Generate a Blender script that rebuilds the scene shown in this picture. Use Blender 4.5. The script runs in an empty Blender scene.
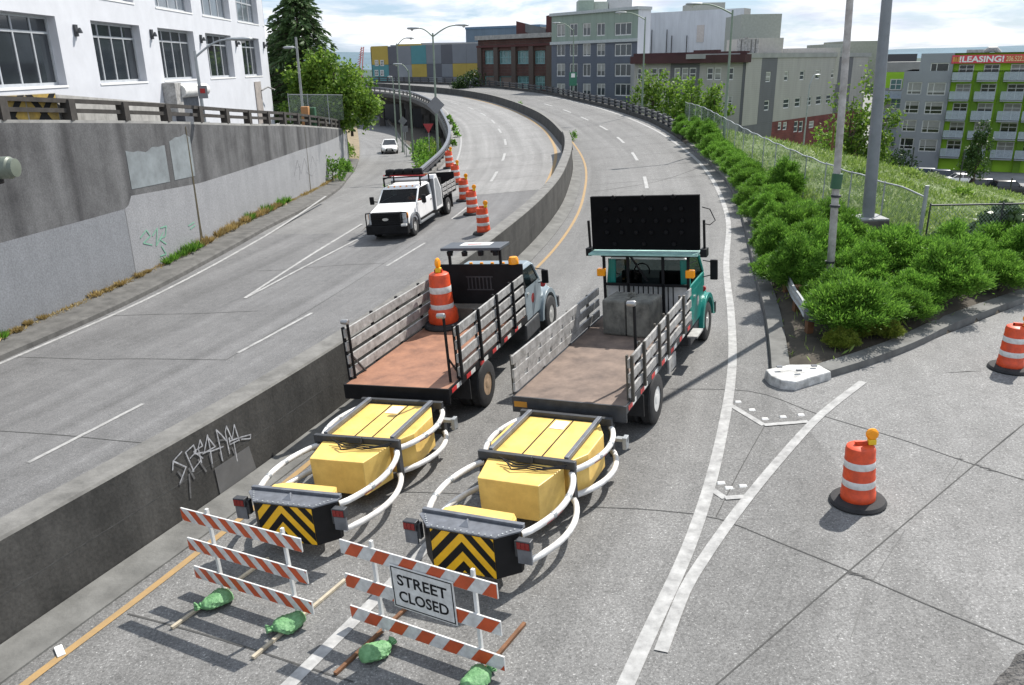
import bpy, math, random
import numpy as np
from mathutils import Vector, Matrix
R = math.radians
random.seed(7); np.random.seed(7)
scn = bpy.context.scene
C = scn.collection

# ------------------------------------------------------------------ camera
FPX, HY, ROLL, CAMH = 800.0, 64.0, R(0.9), 7.3
CX, CY = 512.0, 342.5
PITCH = math.atan((CY - HY) / FPX)
_fw = np.array([0, math.cos(PITCH), -math.sin(PITCH)])
_up = np.array([0, math.sin(PITCH), math.cos(PITCH)])
_rt = np.array([1.0, 0, 0])
EX = math.cos(ROLL) * _rt - math.sin(ROLL) * _up
EY = -math.sin(ROLL) * _rt - math.cos(ROLL) * _up
cam = bpy.data.objects.new('camera', bpy.data.cameras.new('camera')); C.objects.link(cam)
cam.matrix_world = Matrix(((EX[0], -EY[0], -_fw[0], 0), (EX[1], -EY[1], -_fw[1], 0), (EX[2], -EY[2], -_fw[2], CAMH), (0, 0, 0, 1)))
cam.data.sensor_width = 36; cam.data.lens = FPX / 1024 * 36
cam.data.clip_start = 0.05; cam.data.clip_end = 20000
scn.camera = cam

# ------------------------------------------------------------------ light
SUN_EL, SUN_AZ = R(50), R(41)          # azimuth measured from +Y towards +X
scn.view_settings.view_transform = 'Standard'; scn.view_settings.look = 'None'
scn.view_settings.exposure = 0.52; scn.view_settings.gamma = 1
w = bpy.data.worlds.new('World'); scn.world = w; w.use_nodes = True
nt = w.node_tree; nt.nodes.clear()
def wn(t, **k):
    n = nt.nodes.new(t)
    for a, b in k.items(): setattr(n, a, b)
    return n
sky = wn('ShaderNodeTexSky', sky_type='NISHITA', sun_disc=False, sun_elevation=SUN_EL, sun_rotation=SUN_AZ, air_density=1.0, dust_density=0.6)
bg = wn('ShaderNodeBackground'); bg.inputs[1].default_value = 0.076
tc = wn('ShaderNodeTexCoord'); sep = wn('ShaderNodeSeparateXYZ'); nt.links.new(tc.outputs['Generated'], sep.inputs[0])
dv = wn('ShaderNodeVectorMath', operation='DIVIDE')
ad = wn('ShaderNodeMath', operation='ADD'); ad.inputs[1].default_value = 0.16
ab = wn('ShaderNodeMath', operation='ABSOLUTE'); nt.links.new(sep.outputs[2], ab.inputs[0]); nt.links.new(ab.outputs[0], ad.inputs[0])
cmb = wn('ShaderNodeCombineXYZ')
for i in range(3): nt.links.new(ad.outputs[0], cmb.inputs[i])
nt.links.new(tc.outputs['Generated'], dv.inputs[0]); nt.links.new(cmb.outputs[0], dv.inputs[1])
nz = wn('ShaderNodeTexNoise'); nz.inputs['Scale'].default_value = 1.25; nz.inputs['Detail'].default_value = 9; nz.inputs['Roughness'].default_value = 0.58; nz.inputs['Distortion'].default_value = 0.35
nt.links.new(dv.outputs[0], nz.inputs['Vector'])
cr = wn('ShaderNodeValToRGB'); cr.color_ramp.elements[0].position = 0.41; cr.color_ramp.elements[1].position = 0.55
nt.links.new(nz.outputs[0], cr.inputs[0])
nz2 = wn('ShaderNodeTexNoise'); nz2.inputs['Scale'].default_value = 2.6; nz2.inputs['Detail'].default_value = 8
nt.links.new(dv.outputs[0], nz2.inputs['Vector'])
cr2 = wn('ShaderNodeValToRGB')
cr2.color_ramp.elements[0].position = 0.34; cr2.color_ramp.elements[0].color = (7.0, 7.6, 8.9, 1)
cr2.color_ramp.elements[1].position = 0.58; cr2.color_ramp.elements[1].color = (11.0, 11.2, 11.6, 1)
nt.links.new(nz2.outputs[0], cr2.inputs[0])
mx = wn('ShaderNodeMix', data_type='RGBA')
blu = wn('ShaderNodeMix', data_type='RGBA'); blu.inputs[0].default_value = .55; blu.inputs[7].default_value = (4.4, 6.6, 9.6, 1); nt.links.new(sky.outputs[0], blu.inputs[6])
nt.links.new(cr.outputs[0], mx.inputs[0]); nt.links.new(blu.outputs[2], mx.inputs[6]); nt.links.new(cr2.outputs[0], mx.inputs[7])
nt.links.new(mx.outputs[2], bg.inputs[0])
nt.links.new(bg.outputs[0], wn('ShaderNodeOutputWorld').inputs[0])
sun = bpy.data.objects.new('sun', bpy.data.lights.new('sun', 'SUN')); C.objects.link(sun)
sun.data.energy = 4.9; sun.data.angle = R(0.53); sun.data.color = (1.0, 0.95, 0.88)
sd = Vector((math.sin(SUN_AZ) * math.cos(SUN_EL), math.cos(SUN_AZ) * math.cos(SUN_EL), math.sin(SUN_EL)))
sun.rotation_euler = sd.to_track_quat('Z', 'Y').to_euler()

# ------------------------------------------------------------------ survey of the site: road profile, cross-fall, sight lines
def hermite(pts):
    a = np.array(sorted(pts), float); x, y = a[:, 0], a[:, 1]; m = np.gradient(y, x)
    def f(t):
        t = np.asarray(t, float); i = np.clip(np.searchsorted(x, t) - 1, 0, len(x) - 2)
        hh = x[i + 1] - x[i]; u = (t - x[i]) / hh
        inside = ((2*u**3-3*u**2+1)*y[i] + (u**3-2*u**2+u)*hh*m[i] + (-2*u**3+3*u**2)*y[i+1] + (u**3-u**2)*hh*m[i+1])
        return np.where(t < x[0], y[0] + m[0]*(t-x[0]), np.where(t > x[-1], y[-1] + m[-1]*(t-x[-1]), inside))
    return f
XM = hermite([(-5,-12.2),(8.8,-6.85),(13.3,-5.0),(22,-2.12),(28,-.3),(34,1.3),(40,2.55),(46,3.4),(53,4.15),(61,4.55),(69,4.35),(77,4.0),(85,3.35),(94,2.1),(105,.1),(118,-3.2),(128,-7),(138,-12.5),(150,-21),(165,-34),(250,-120)])
def zr(Y):
    t = np.maximum(0, np.asarray(Y, float) - 18); return .027*t*t/(t+6)
def chd(Y): return 1/np.sqrt(1 + ((XM(np.asarray(Y)+1.)-XM(np.asarray(Y)-1.))/2)**2)
def zroad(X, Y): return zr(Y) + .07*np.clip((X-XM(Y))*chd(Y), -9.5, 13)
def zramp(X, Y):
    t = np.maximum(0, np.asarray(Y, float) - 38); return np.maximum(zroad(X, Y) - .062*t*t/(t+5), -2.7)
def ray(px, py): return EX*(px-CX) + EY*(py-CY) + _fw*FPX
def G(px, py, zf=zroad, dz=0.0):
    v = ray(px, py); hi = 400/math.hypot(v[0], v[1]); ts = np.linspace(1e-4, hi, 6000)
    d = (CAMH + v[2]*ts) - zf(v[0]*ts, v[1]*ts) - dz
    k = int(np.argmax(d <= 0)); a, b = ts[max(k-1, 0)], ts[k]
    for _ in range(30):
        m = (a+b)/2
        if CAMH + v[2]*m - float(zf(v[0]*m, v[1]*m)) - dz > 0: a = m
        else: b = m
    return Vector((v[0]*b, v[1]*b, CAMH + v[2]*b))
def at(px, py, Y):
    v = ray(px, py); t = Y/v[1]; return Vector((v[0]*t, Y, CAMH + v[2]*t))
def hgt(P, py):                        # z over the point P seen at picture row py
    lo, hi = -30., 80.
    for _ in range(50):
        m = (lo+hi)/2; q = np.array([P[0], P[1], m-CAMH]); y = CY + FPX*(q@EY)/(q@_fw)
        if y > py: lo = m
        else: hi = m
    return lo

# ------------------------------------------------------------------ materials
MATS = {}
def nodes(name):
    m = bpy.data.materials.new(name); m.use_nodes = True; t = m.node_tree; t.nodes.clear()
    o = t.nodes.new('ShaderNodeOutputMaterial'); p = t.nodes.new('ShaderNodeBsdfPrincipled'); t.links.new(p.outputs[0], o.inputs[0])
    return m, t, p, o
def N(t, typ, ins={}, **k):
    n = t.nodes.new(typ)
    for a, b in k.items(): setattr(n, a, b)
    for a, b in ins.items():
        if hasattr(b, 'is_linked') or isinstance(b, bpy.types.NodeSocket): t.links.new(b, n.inputs[a])
        else: n.inputs[a].default_value = b
    return n
def rgb(c, k=1.0): return (c[0]*k, c[1]*k, c[2]*k, 1)
def mat(name, c, rough=.6, metal=0, var=.12, scale=3.0, bump=0.0, bscale=40, stretch=None, spec=.5, c2=None):
    if name in MATS: return MATS[name]
    m, t, p, o = nodes(name)
    g = N(t, 'ShaderNodeTexCoord'); vec = g.outputs['Object']
    if stretch: vec = N(t, 'ShaderNodeMapping', {'Vector': vec, 'Scale': stretch}).outputs[0]
    a = N(t, 'ShaderNodeTexNoise', {'Vector': vec, 'Scale': scale, 'Detail': 8., 'Roughness': .65})
    r = N(t, 'ShaderNodeValToRGB', {'Fac': a.outputs[0]})
    r.color_ramp.elements[0].position = .3; r.color_ramp.elements[1].position = .7
    r.color_ramp.elements[0].color = rgb(c, 1-var) if c2 is None else rgb(c2); r.color_ramp.elements[1].color = rgb(c, 1+var)
    t.links.new(r.outputs[0], p.inputs['Base Color'])
    p.inputs['Roughness'].default_value = rough; p.inputs['Metallic'].default_value = metal; p.inputs['Specular IOR Level'].default_value = spec
    if bump:
        b = N(t, 'ShaderNodeTexNoise', {'Vector': g.outputs['Object'], 'Scale': bscale, 'Detail': 5.})
        bp = N(t, 'ShaderNodeBump', {'Height': b.outputs[0], 'Strength': bump, 'Distance': .02}); t.links.new(bp.outputs[0], p.inputs['Normal'])
    MATS[name] = m; return m
def leafmat(name, c1, c2, trans=.35, rough=.55):
    if name in MATS: return MATS[name]
    m, t, p, o = nodes(name)
    g = N(t, 'ShaderNodeNewGeometry'); ob = N(t, 'ShaderNodeObjectInfo')
    r = N(t, 'ShaderNodeValToRGB', {'Fac': g.outputs['Random Per Island']})
    r.color_ramp.elements[0].color = rgb(c1); r.color_ramp.elements[1].color = rgb(c2)
    h = N(t, 'ShaderNodeHueSaturation', {'Color': r.outputs[0]})
    mr = N(t, 'ShaderNodeMapRange', {'Value': ob.outputs['Random'], 'To Min': .8, 'To Max': 1.2}); t.links.new(mr.outputs[0], h.inputs['Value'])
    t.links.new(h.outputs[0], p.inputs['Base Color']); p.inputs['Roughness'].default_value = rough; p.inputs['Specular IOR Level'].default_value = .3
    tr = N(t, 'ShaderNodeBsdfTranslucent', {'Color': h.outputs[0]})
    mixn = N(t, 'ShaderNodeMixShader', {0: trans, 1: p.outputs[0], 2: tr.outputs[0]}); t.links.new(mixn.outputs[0], o.inputs[0])
    MATS[name] = m; return m
def roadmat(name, base, streak=.35, speck=1.0):
    m, t, p, o = nodes(name)
    uv = N(t, 'ShaderNodeUVMap'); uv.uv_map = 'UVMap'; g = N(t, 'ShaderNodeTexCoord')
    s1 = N(t, 'ShaderNodeTexNoise', {'Vector': N(t, 'ShaderNodeMapping', {'Vector': uv.outputs[0], 'Scale': (1.1, .018, 1)}).outputs[0], 'Scale': 1.0, 'Detail': 4., 'Roughness': .6})
    s2 = N(t, 'ShaderNodeTexNoise', {'Vector': g.outputs['Object'], 'Scale': .32, 'Detail': 9., 'Roughness': .7})
    s3 = N(t, 'ShaderNodeTexNoise', {'Vector': g.outputs['Object'], 'Scale': 26., 'Detail': 3., 'Roughness': .8})
    s4 = N(t, 'ShaderNodeTexVoronoi', {'Vector': g.outputs['Object'], 'Scale': 34.})
    s5 = N(t, 'ShaderNodeTexNoise', {'Vector': g.outputs['Object'], 'Scale': 2.6, 'Detail': 6., 'Roughness': .75})
    def ramp(fac, a, b, lo, hi):
        r = N(t, 'ShaderNodeMapRange', {'Value': fac, 'From Min': lo, 'From Max': hi, 'To Min': a, 'To Max': b}); return r.outputs[0]
    def mul(a, b): return N(t, 'ShaderNodeMath', {0: a, 1: b}, operation='MULTIPLY').outputs[0]
    v = mul(ramp(s1.outputs[0], 1-streak, 1+streak*.5, .3, .7), ramp(s2.outputs[0], .87, 1.12, .3, .7))
    v = mul(v, ramp(s3.outputs[0], 1-.45*speck, 1+.45*speck, .25, .75))
    v = mul(v, ramp(s4.outputs[0], 1+.35*speck, 1-.05*speck, .0, .35))
    v = mul(v, ramp(s5.outputs[0], .86, 1.12, .3, .7))
    s7 = N(t, 'ShaderNodeTexNoise', {'Vector': g.outputs['Object'], 'Scale': 1.1, 'Detail': 7., 'Roughness': .7})
    v = mul(v, ramp(s7.outputs[0], 1., .80, .62, .70))
    s6 = N(t, 'ShaderNodeTexNoise', {'Vector': g.outputs['Object'], 'Scale': 38., 'Detail': 2., 'Roughness': .5})
    v = mul(v, ramp(s6.outputs[0], 1., 1.+.8*speck, .63, .69)); v = mul(v, ramp(s6.outputs[0], 1.-.4*speck, 1., .28, .34))
    mm = N(t, 'ShaderNodeMix', {6: (0, 0, 0, 1), 7: rgb(base), 0: v}, data_type='RGBA', clamp_factor=False)
    t.links.new(mm.outputs[2], p.inputs['Base Color']); p.inputs['Roughness'].default_value = .82; p.inputs['Specular IOR Level'].default_value = .35
    bp = N(t, 'ShaderNodeBump', {'Height': s3.outputs[0], 'Strength': .35, 'Distance': .012}); t.links.new(bp.outputs[0], p.inputs['Normal'])
    MATS[name] = m; return m
def wallmat(name, base, dark, period=0.0, lo=0.0, hi=5.0):
    m, t, p, o = nodes(name)
    g = N(t, 'ShaderNodeTexCoord'); uv = N(t, 'ShaderNodeUVMap'); uv.uv_map = 'UVMap'
    st = N(t, 'ShaderNodeTexNoise', {'Vector': N(t, 'ShaderNodeMapping', {'Vector': uv.outputs[0], 'Scale': (.8, .07, 1)}).outputs[0], 'Scale': 1.6, 'Detail': 7., 'Roughness': .6})
    bl = N(t, 'ShaderNodeTexNoise', {'Vector': g.outputs['Object'], 'Scale': .9, 'Detail': 9., 'Roughness': .7})
    fi = N(t, 'ShaderNodeTexNoise', {'Vector': g.outputs['Object'], 'Scale': 18., 'Detail': 4.})
    f = N(t, 'ShaderNodeMath', {0: st.outputs[0], 1: bl.outputs[0]}, operation='ADD').outputs[0]
    if period:
        sx = N(t, 'ShaderNodeSeparateXYZ', {0: uv.outputs[0]})
        wv = N(t, 'ShaderNodeMath', {0: N(t, 'ShaderNodeMath', {0: N(t, 'ShaderNodeMath', {0: sx.outputs[0], 1: 2.06}, operation='SUBTRACT').outputs[0], 1: math.pi/period}, operation='MULTIPLY').outputs[0]}, operation='COSINE').outputs[0]
        wv = N(t, 'ShaderNodeMath', {0: N(t, 'ShaderNodeMath', {0: wv}, operation='ABSOLUTE').outputs[0], 1: 22.}, operation='POWER').outputs[0]
        wv = N(t, 'ShaderNodeMath', {0: wv, 1: bl.outputs[0]}, operation='MULTIPLY').outputs[0]
        wv = N(t, 'ShaderNodeMath', {0: wv, 1: .55}, operation='MULTIPLY').outputs[0]
        f = N(t, 'ShaderNodeMath', {0: f, 1: wv}, operation='SUBTRACT').outputs[0]
    r = N(t, 'ShaderNodeValToRGB', {'Fac': N(t, 'ShaderNodeMath', {0: f, 1: .5}, operation='MULTIPLY').outputs[0]})
    r.color_ramp.elements[0].position = .33; r.color_ramp.elements[1].position = .62
    r.color_ramp.elements[0].color = rgb(dark); r.color_ramp.elements[1].color = rgb(base)
    mm = N(t, 'ShaderNodeMix', {0: N(t, 'ShaderNodeMapRange', {'Value': fi.outputs[0], 'From Min': .3, 'From Max': .7, 'To Min': .8, 'To Max': 1.15}).outputs[0], 6: (0, 0, 0, 1), 7: r.outputs[0]}, data_type='RGBA', clamp_factor=False)
    t.links.new(mm.outputs[2], p.inputs['Base Color']); p.inputs['Roughness'].default_value = .88; p.inputs['Specular IOR Level'].default_value = .3
    bp = N(t, 'ShaderNodeBump', {'Height': fi.outputs[0], 'Strength': .3, 'Distance': .015}); t.links.new(bp.outputs[0], p.inputs['Normal'])
    MATS[name] = m; return m
def brickmat(name, c1, c2, mortar, scale=1.0):
    m, t, p, o = nodes(name)
    uv = N(t, 'ShaderNodeUVMap'); uv.uv_map = 'UVMap'
    b = N(t, 'ShaderNodeTexBrick', {'Vector': uv.outputs[0], 'Color1': rgb(c1), 'Color2': rgb(c2), 'Mortar': rgb(mortar), 'Scale': scale, 'Brick Width': .5, 'Row Height': .16, 'Mortar Size': .012})
    n = N(t, 'ShaderNodeTexNoise', {'Vector': uv.outputs[0], 'Scale': .5, 'Detail': 8.})
    mm = N(t, 'ShaderNodeMix', {0: N(t, 'ShaderNodeMapRange', {'Value': n.outputs[0], 'From Min': .3, 'From Max': .7, 'To Min': .7, 'To Max': 1.25}).outputs[0], 6: (0, 0, 0, 1), 7: b.outputs[0]}, data_type='RGBA', clamp_factor=False)
    t.links.new(mm.outputs[2], p.inputs['Base Color']); p.inputs['Roughness'].default_value = .85
    MATS[name] = m; return m
def sidingmat(name, c, pitch=.2, vert=False, depth=.75):
    m, t, p, o = nodes(name)
    uv = N(t, 'ShaderNodeUVMap'); uv.uv_map = 'UVMap'; sx = N(t, 'ShaderNodeSeparateXYZ', {0: uv.outputs[0]})
    fr = N(t, 'ShaderNodeMath', {0: N(t, 'ShaderNodeMath', {0: sx.outputs[0 if vert else 1], 1: pitch}, operation='DIVIDE').outputs[0]}, operation='FRACT').outputs[0]
    k = N(t, 'ShaderNodeMapRange', {'Value': fr, 'From Min': .0, 'From Max': .14, 'To Min': depth, 'To Max': 1.}).outputs[0]
    n = N(t, 'ShaderNodeTexNoise', {'Vector': N(t, 'ShaderNodeMapping', {'Vector': uv.outputs[0], 'Scale': (1, .2, 1)}).outputs[0], 'Scale': .8, 'Detail': 8., 'Roughness': .65})
    k = N(t, 'ShaderNodeMath', {0: k, 1: N(t, 'ShaderNodeMapRange', {'Value': n.outputs[0], 'From Min': .3, 'From Max': .7, 'To Min': .86, 'To Max': 1.1}).outputs[0]}, operation='MULTIPLY').outputs[0]
    mm = N(t, 'ShaderNodeMix', {0: k, 6: (0, 0, 0, 1), 7: rgb(c)}, data_type='RGBA', clamp_factor=False)
    t.links.new(mm.outputs[2], p.inputs['Base Color']); p.inputs['Roughness'].default_value = .75
    MATS[name] = m; return m
def glassmat(name, c=(.02, .025, .03), rough=.06):
    return mat(name, c, rough, 0, .3, .7, spec=.7)

m_orange = mat('orange_plastic', (.70, .075, .016), .48, 0, .1, 7, c2=(.42, .05, .016))
m_sheet = mat('white_sheeting', (.68, .68, .66), .45, 0, .08, 9, c2=(.47, .46, .44))
m_rub = mat('rubber', (.022, .022, .023), .85, 0, .35, 6, .2)
m_tyre = mat('tyre_rubber', (.02, .02, .021), .8, 0, .4, 5, .15)
m_amber = mat('amber_lens', (.9, .33, .01), .2, 0, .1, 8)
m_ambercase = mat('yellow_case', (.75, .5, .02), .5)
m_black = mat('black_paint', (.010, .010, .011), .55, 0, .4, 3, spec=.2)
m_steel = mat('dark_steel', (.05, .053, .058), .5, .3, .35, 4)
m_greysteel = mat('grey_steel', (.14, .15, .17), .5, .3, .3, 5, .1)
m_alu = mat('weathered_aluminium', (.36, .355, .345), .6, .1, .3, 5, .15, 30, c2=(.17, .165, .155))
m_galv = mat('galvanised_steel', (.34, .36, .37), .5, .4, .2, 4)
m_chrome = mat('bright_rim', (.6, .6, .58), .3, .7, .25, 6)
m_rust = mat('rusty_bed', (.30, .145, .085), .6, 0, .18, 2.2, .15, 20, c2=(.17, .08, .05))
m_browned = mat('brown_bed', (.19, .14, .11), .8, 0, .2, 2.2, .15, 20, c2=(.09, .066, .055))
m_red = mat('red_lens', (.35, .012, .012), .25)
m_redtape = mat('red_tape', (.5, .03, .03), .4)
m_white = mat('white_paint', (.78, .78, .77), .4, 0, .06, 2)
m_offwhite = mat('worn_white_paint', (.62, .62, .60), .55, 0, .2, 3)
m_yellow = mat('attenuator_yellow', (.76, .53, .15), .45, 0, .08, 3.2, .08, 12, c2=(.60, .39, .10))
m_yellowtop = m_yellow
m_chev = mat('chevron_yellow', (.75, .42, .01), .4, 0, .12, 5)
m_tube = mat('tube_white', (.72, .715, .70), .4, 0, .2, 4, c2=(.46, .45, .43))
m_glass = glassmat('dark_glass'); m_glass2 = glassmat('window_glass', (.035, .045, .05), .08)
m_line = mat('white_line_paint', (.37, .37, .362), .78, 0, .15, 5, c2=(.2, .2, .197))
m_yline = mat('yellow_line_paint', (.30, .19, .075), .75, 0, .25, 6, c2=(.27, .19, .1))
m_crack = mat('joint_tar', (.055, .055, .053), .9, 0, .4, 6)
m_conc = mat('bare_concrete', (.30, .295, .28), .88, 0, .3, 1.6, .3, 20)
m_kerb = mat('kerb_concrete', (.135, .135, .128), .9, 0, .35, 1.8, .3, 20)
m_pole = mat('pole_green_grey', (.19, .24, .19), .55, .2, .15, 3)
m_polegrey = mat('pole_grey', (.30, .31, .31), .55, .2, .25, 2)
m_wood = mat('timber', (.36, .24, .13), .8, 0, .3, 6, .2)
m_oldwood = mat('rusty_timber', (.16, .075, .035), .85, 0, .35, 6, .2)
m_bark = mat('bark', (.085, .065, .05), .9, 0, .35, 6, .4)
m_bag = mat('green_bag', (.16, .33, .15), .6, 0, .15, 11, .8, 26, c2=(.07,.19,.07))
m_bagtop = m_bag
m_road = roadmat('roadway_concrete', (.225, .223, .218), .26, .9)
m_road2 = roadmat('old_roadway_concrete', (.17, .17, .168), .2, 1.0)
m_pave = roadmat('pavement_concrete', (.185, .184, .180), .08, 1.25)
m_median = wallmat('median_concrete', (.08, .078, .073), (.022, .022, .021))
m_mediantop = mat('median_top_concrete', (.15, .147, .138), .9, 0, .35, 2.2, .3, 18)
m_retain = wallmat('retaining_concrete', (.155, .156, .158), (.055, .055, .057), 2.93)
m_soil = mat('soil', (.055, .046, .034), .95, 0, .4, 2, .4, 9)
m_grassground = mat('grass_ground', (.085,.12,.03), .95, 0, .4, 1.2, .3, 6, c2=(.06, .09, .03))
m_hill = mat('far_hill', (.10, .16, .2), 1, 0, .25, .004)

# ------------------------------------------------------------------ mesh builder
class MB:
    def __init__(s): s.v = []; s.f = []; s.m = []; s.uv = None
    def add(s, vs, fs, mi=0):
        k = len(s.v); s.v += [tuple(float(c) for c in q) for q in vs]; s.f += [tuple(i+k for i in f) for f in fs]; s.m += [mi]*len(fs); return s
    def box(s, x0, x1, y0, y1, z0, z1, mi=0):
        return s.add([(x0,y0,z0),(x1,y0,z0),(x1,y1,z0),(x0,y1,z0),(x0,y0,z1),(x1,y0,z1),(x1,y1,z1),(x0,y1,z1)],
                     [(0,3,2,1),(4,5,6,7),(0,1,5,4),(1,2,6,5),(2,3,7,6),(3,0,4,7)], mi)
    def hexa(s, b, t, mi=0):           # bottom ring, top ring (any count)
        n = len(b); return s.add(list(b)+list(t), [tuple(range(n-1,-1,-1)), tuple(range(n,2*n))]+[(i,(i+1)%n,n+(i+1)%n,n+i) for i in range(n)], mi)
    def prism(s, poly, a, b, axis='x', mi=0):
        P = {'x': lambda q,h: (h,q[0],q[1]), 'y': lambda q,h: (q[0],h,q[1]), 'z': lambda q,h: (q[0],q[1],h)}[axis]
        return s.hexa([P(q,a) for q in poly], [P(q,b) for q in poly], mi)
    def beam(s, p, q, w, h, mi=0, up=(0,0,1)):
        p, q, u = Vector(p), Vector(q), Vector(up); d = (q-p).normalized(); x = d.cross(u)
        if x.length < 1e-4: x = d.cross(Vector((1,0,0)))
        x.normalize(); z = x.cross(d).normalized(); x *= w/2; z *= h/2
        r = lambda c: [c-x-z, c+x-z, c+x+z, c-x+z]
        return s.hexa(r(p), r(q), mi)
    def tube(s, pts, r, n=8, mi=0, cap=True):
        pts = [Vector(p) for p in pts]; rs = r if isinstance(r, (list, tuple)) else [r]*len(pts); vs = []; fs = []
        d0 = (pts[1]-pts[0]).normalized(); u = d0.cross(Vector((0,0,1)))
        if u.length < 1e-3: u = d0.cross(Vector((1,0,0)))
        u.normalize()
        for i, p in enumerate(pts):
            d = (pts[min(i+1,len(pts)-1)]-pts[max(i-1,0)]).normalized(); u = (u-d*u.dot(d)).normalized(); v = d.cross(u)
            for k in range(n):
                a = 2*math.pi*k/n; vs.append(p+(u*math.cos(a)+v*math.sin(a))*rs[i])
        for i in range(len(pts)-1):
            for k in range(n): fs.append((i*n+k, i*n+(k+1)%n, (i+1)*n+(k+1)%n, (i+1)*n+k))
        if cap: fs += [tuple(range(n-1,-1,-1)), tuple(range((len(pts)-1)*n, len(pts)*n))]
        return s.add(vs, fs, mi)
    def lathe(s, prof, n=24, o=(0,0,0), axis='z', mi=0, cap=True):
        vs = []; fs = []
        for r, h in prof:
            for k in range(n):
                a = 2*math.pi*k/n; c, e = r*math.cos(a), r*math.sin(a)
                q = (c,e,h) if axis == 'z' else ((h,c,e) if axis == 'x' else (e,h,c))
                vs.append((q[0]+o[0], q[1]+o[1], q[2]+o[2]))
        for i in range(len(prof)-1):
            for k in range(n): fs.append((i*n+k, i*n+(k+1)%n, (i+1)*n+(k+1)%n, (i+1)*n+k))
        if cap and prof[0][0] > 1e-4: fs.append(tuple(range(n-1,-1,-1)))
        if cap and prof[-1][0] > 1e-4: fs.append(tuple(range((len(prof)-1)*n, len(prof)*n)))
        return s.add(vs, fs, mi)
    def ball(s, o, r, n=10, mi=0, sc=(1,1,1)):
        pr = [(r*math.sin(math.pi*i/n), -r*math.cos(math.pi*i/n)) for i in range(n+1)]; pr[0] = (1e-5, -r); pr[-1] = (1e-5, r)
        k = len(s.v); s.lathe(pr, 2*n, (0,0,0), 'z', mi)
        for i in range(k, len(s.v)): v = s.v[i]; s.v[i] = (v[0]*sc[0]+o[0], v[1]*sc[1]+o[1], v[2]*sc[2]+o[2])
        return s
    def move(s, M):
        s.v = [tuple(M @ Vector(q)) for q in s.v]; return s
    def build(s, name, mats, parent=None, smooth=35, bevel=0, kind=None, uv=None):
        me = bpy.data.meshes.new(name); me.from_pydata(s.v, [], s.f); me.update()
        for m in (mats if isinstance(mats, (list, tuple)) else [mats]): me.materials.append(m)
        me.polygons.foreach_set('material_index', s.m)
        if smooth:
            me.polygons.foreach_set('use_smooth', [True]*len(s.f)); me.set_sharp_from_angle(angle=R(smooth))
        if uv is not None:
            l = me.uv_layers.new(name='UVMap'); idx = np.empty(len(me.loops), int); me.loops.foreach_get('vertex_index', idx)
            l.data.foreach_set('uv', np.array(uv, float)[idx].ravel())
        o = bpy.data.objects.new(name, me); C.objects.link(o)
        if parent is not None: o.parent = parent
        if bevel:
            b = o.modifiers.new('bevel', 'BEVEL'); b.width = bevel; b.segments = 2; b.limit_method = 'ANGLE'; b.angle_limit = R(40)
        if kind: o['kind'] = kind
        return o
def tag(o, label, cat, group=None):
    o['label'] = label; o['category'] = cat
    if group: o['group'] = group
    return o
def thing(name, label, cat, loc=(0,0,0), rz=0.0, group=None):
    o = bpy.data.objects.new(name, None); C.objects.link(o); o.location = loc; o.rotation_euler = (0,0,rz); o.empty_display_size = .2
    return tag(o, label, cat, group)
def plab(o, label): o['label'] = label; return o
def copy_tree(o, parent=None):
    c = o.copy(); C.objects.link(c)
    if parent is not None: c.parent = parent
    for ch in list(o.children): copy_tree(ch, c)
    return c
def on_road(o, x, y, heading, zf=zroad, dz=0.0):   # heading: clockwise from +Y, thing's +y axis runs that way; stands square on the sloping road
    z = float(zf(x, y)); e = .4
    nx = -(float(zf(x+e, y))-float(zf(x-e, y)))/(2*e); ny = -(float(zf(x, y+e))-float(zf(x, y-e)))/(2*e)
    up = Vector((nx, ny, 1)).normalized(); f = Vector((math.sin(heading), math.cos(heading), 0)); f = (f-up*f.dot(up)).normalized(); r = f.cross(up)
    o.matrix_world = Matrix(((r.x, f.x, up.x, x), (r.y, f.y, up.y, y), (r.z, f.z, up.z, z+dz), (0,0,0,1)))
    return o
def text_mesh(s, name, w, h, m, parent, M, depth=.004, bold=0.0):
    cu = bpy.data.curves.new(name, 'FONT'); cu.body = s; cu.extrude = depth; cu.offset = bold; cu.resolution_u = 3
    tmp = bpy.data.objects.new(name+'_tmp', cu); C.objects.link(tmp); bpy.context.view_layer.update()
    me = bpy.data.meshes.new_from_object(tmp.evaluated_get(bpy.context.evaluated_depsgraph_get())); bpy.data.objects.remove(tmp)
    co = np.array([v.co for v in me.vertices]); lo, hi = co.min(0), co.max(0); sx, sy = w/(hi[0]-lo[0]), h/(hi[1]-lo[1])
    for v in me.vertices:
        v.co = M @ Vector(((v.co.x-(lo[0]+hi[0])/2)*sx, (v.co.y-(lo[1]+hi[1])/2)*sy, v.co.z))
    me.materials.clear(); me.materials.append(m)
    o = bpy.data.objects.new(name, me); C.objects.link(o)
    if parent is not None: o.parent = parent
    return o
def clip(poly, a, b, c):               # keep a*x+b*y<=c
    out = []
    for i in range(len(poly)):
        p, q = poly[i], poly[(i+1) % len(poly)]; dp, dq = a*p[0]+b*p[1]-c, a*q[0]+b*q[1]-c
        if dp <= 0: out.append(p)
        if dp*dq < 0: t = dp/(dp-dq); out.append((p[0]+t*(q[0]-p[0]), p[1]+t*(q[1]-p[1])))
    return out
def stripes(poly, pitch, wid, k, off=0.0):   # bands x + k*y in [n*pitch+off, +wid]
    res = []
    for n in range(-60, 60):
        p = clip(poly, -1, -k, -(n*pitch+off))
        if len(p) > 2: p = clip(p, 1, k, n*pitch+off+wid)
        if len(p) > 2: res.append(p)
    return res
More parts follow.
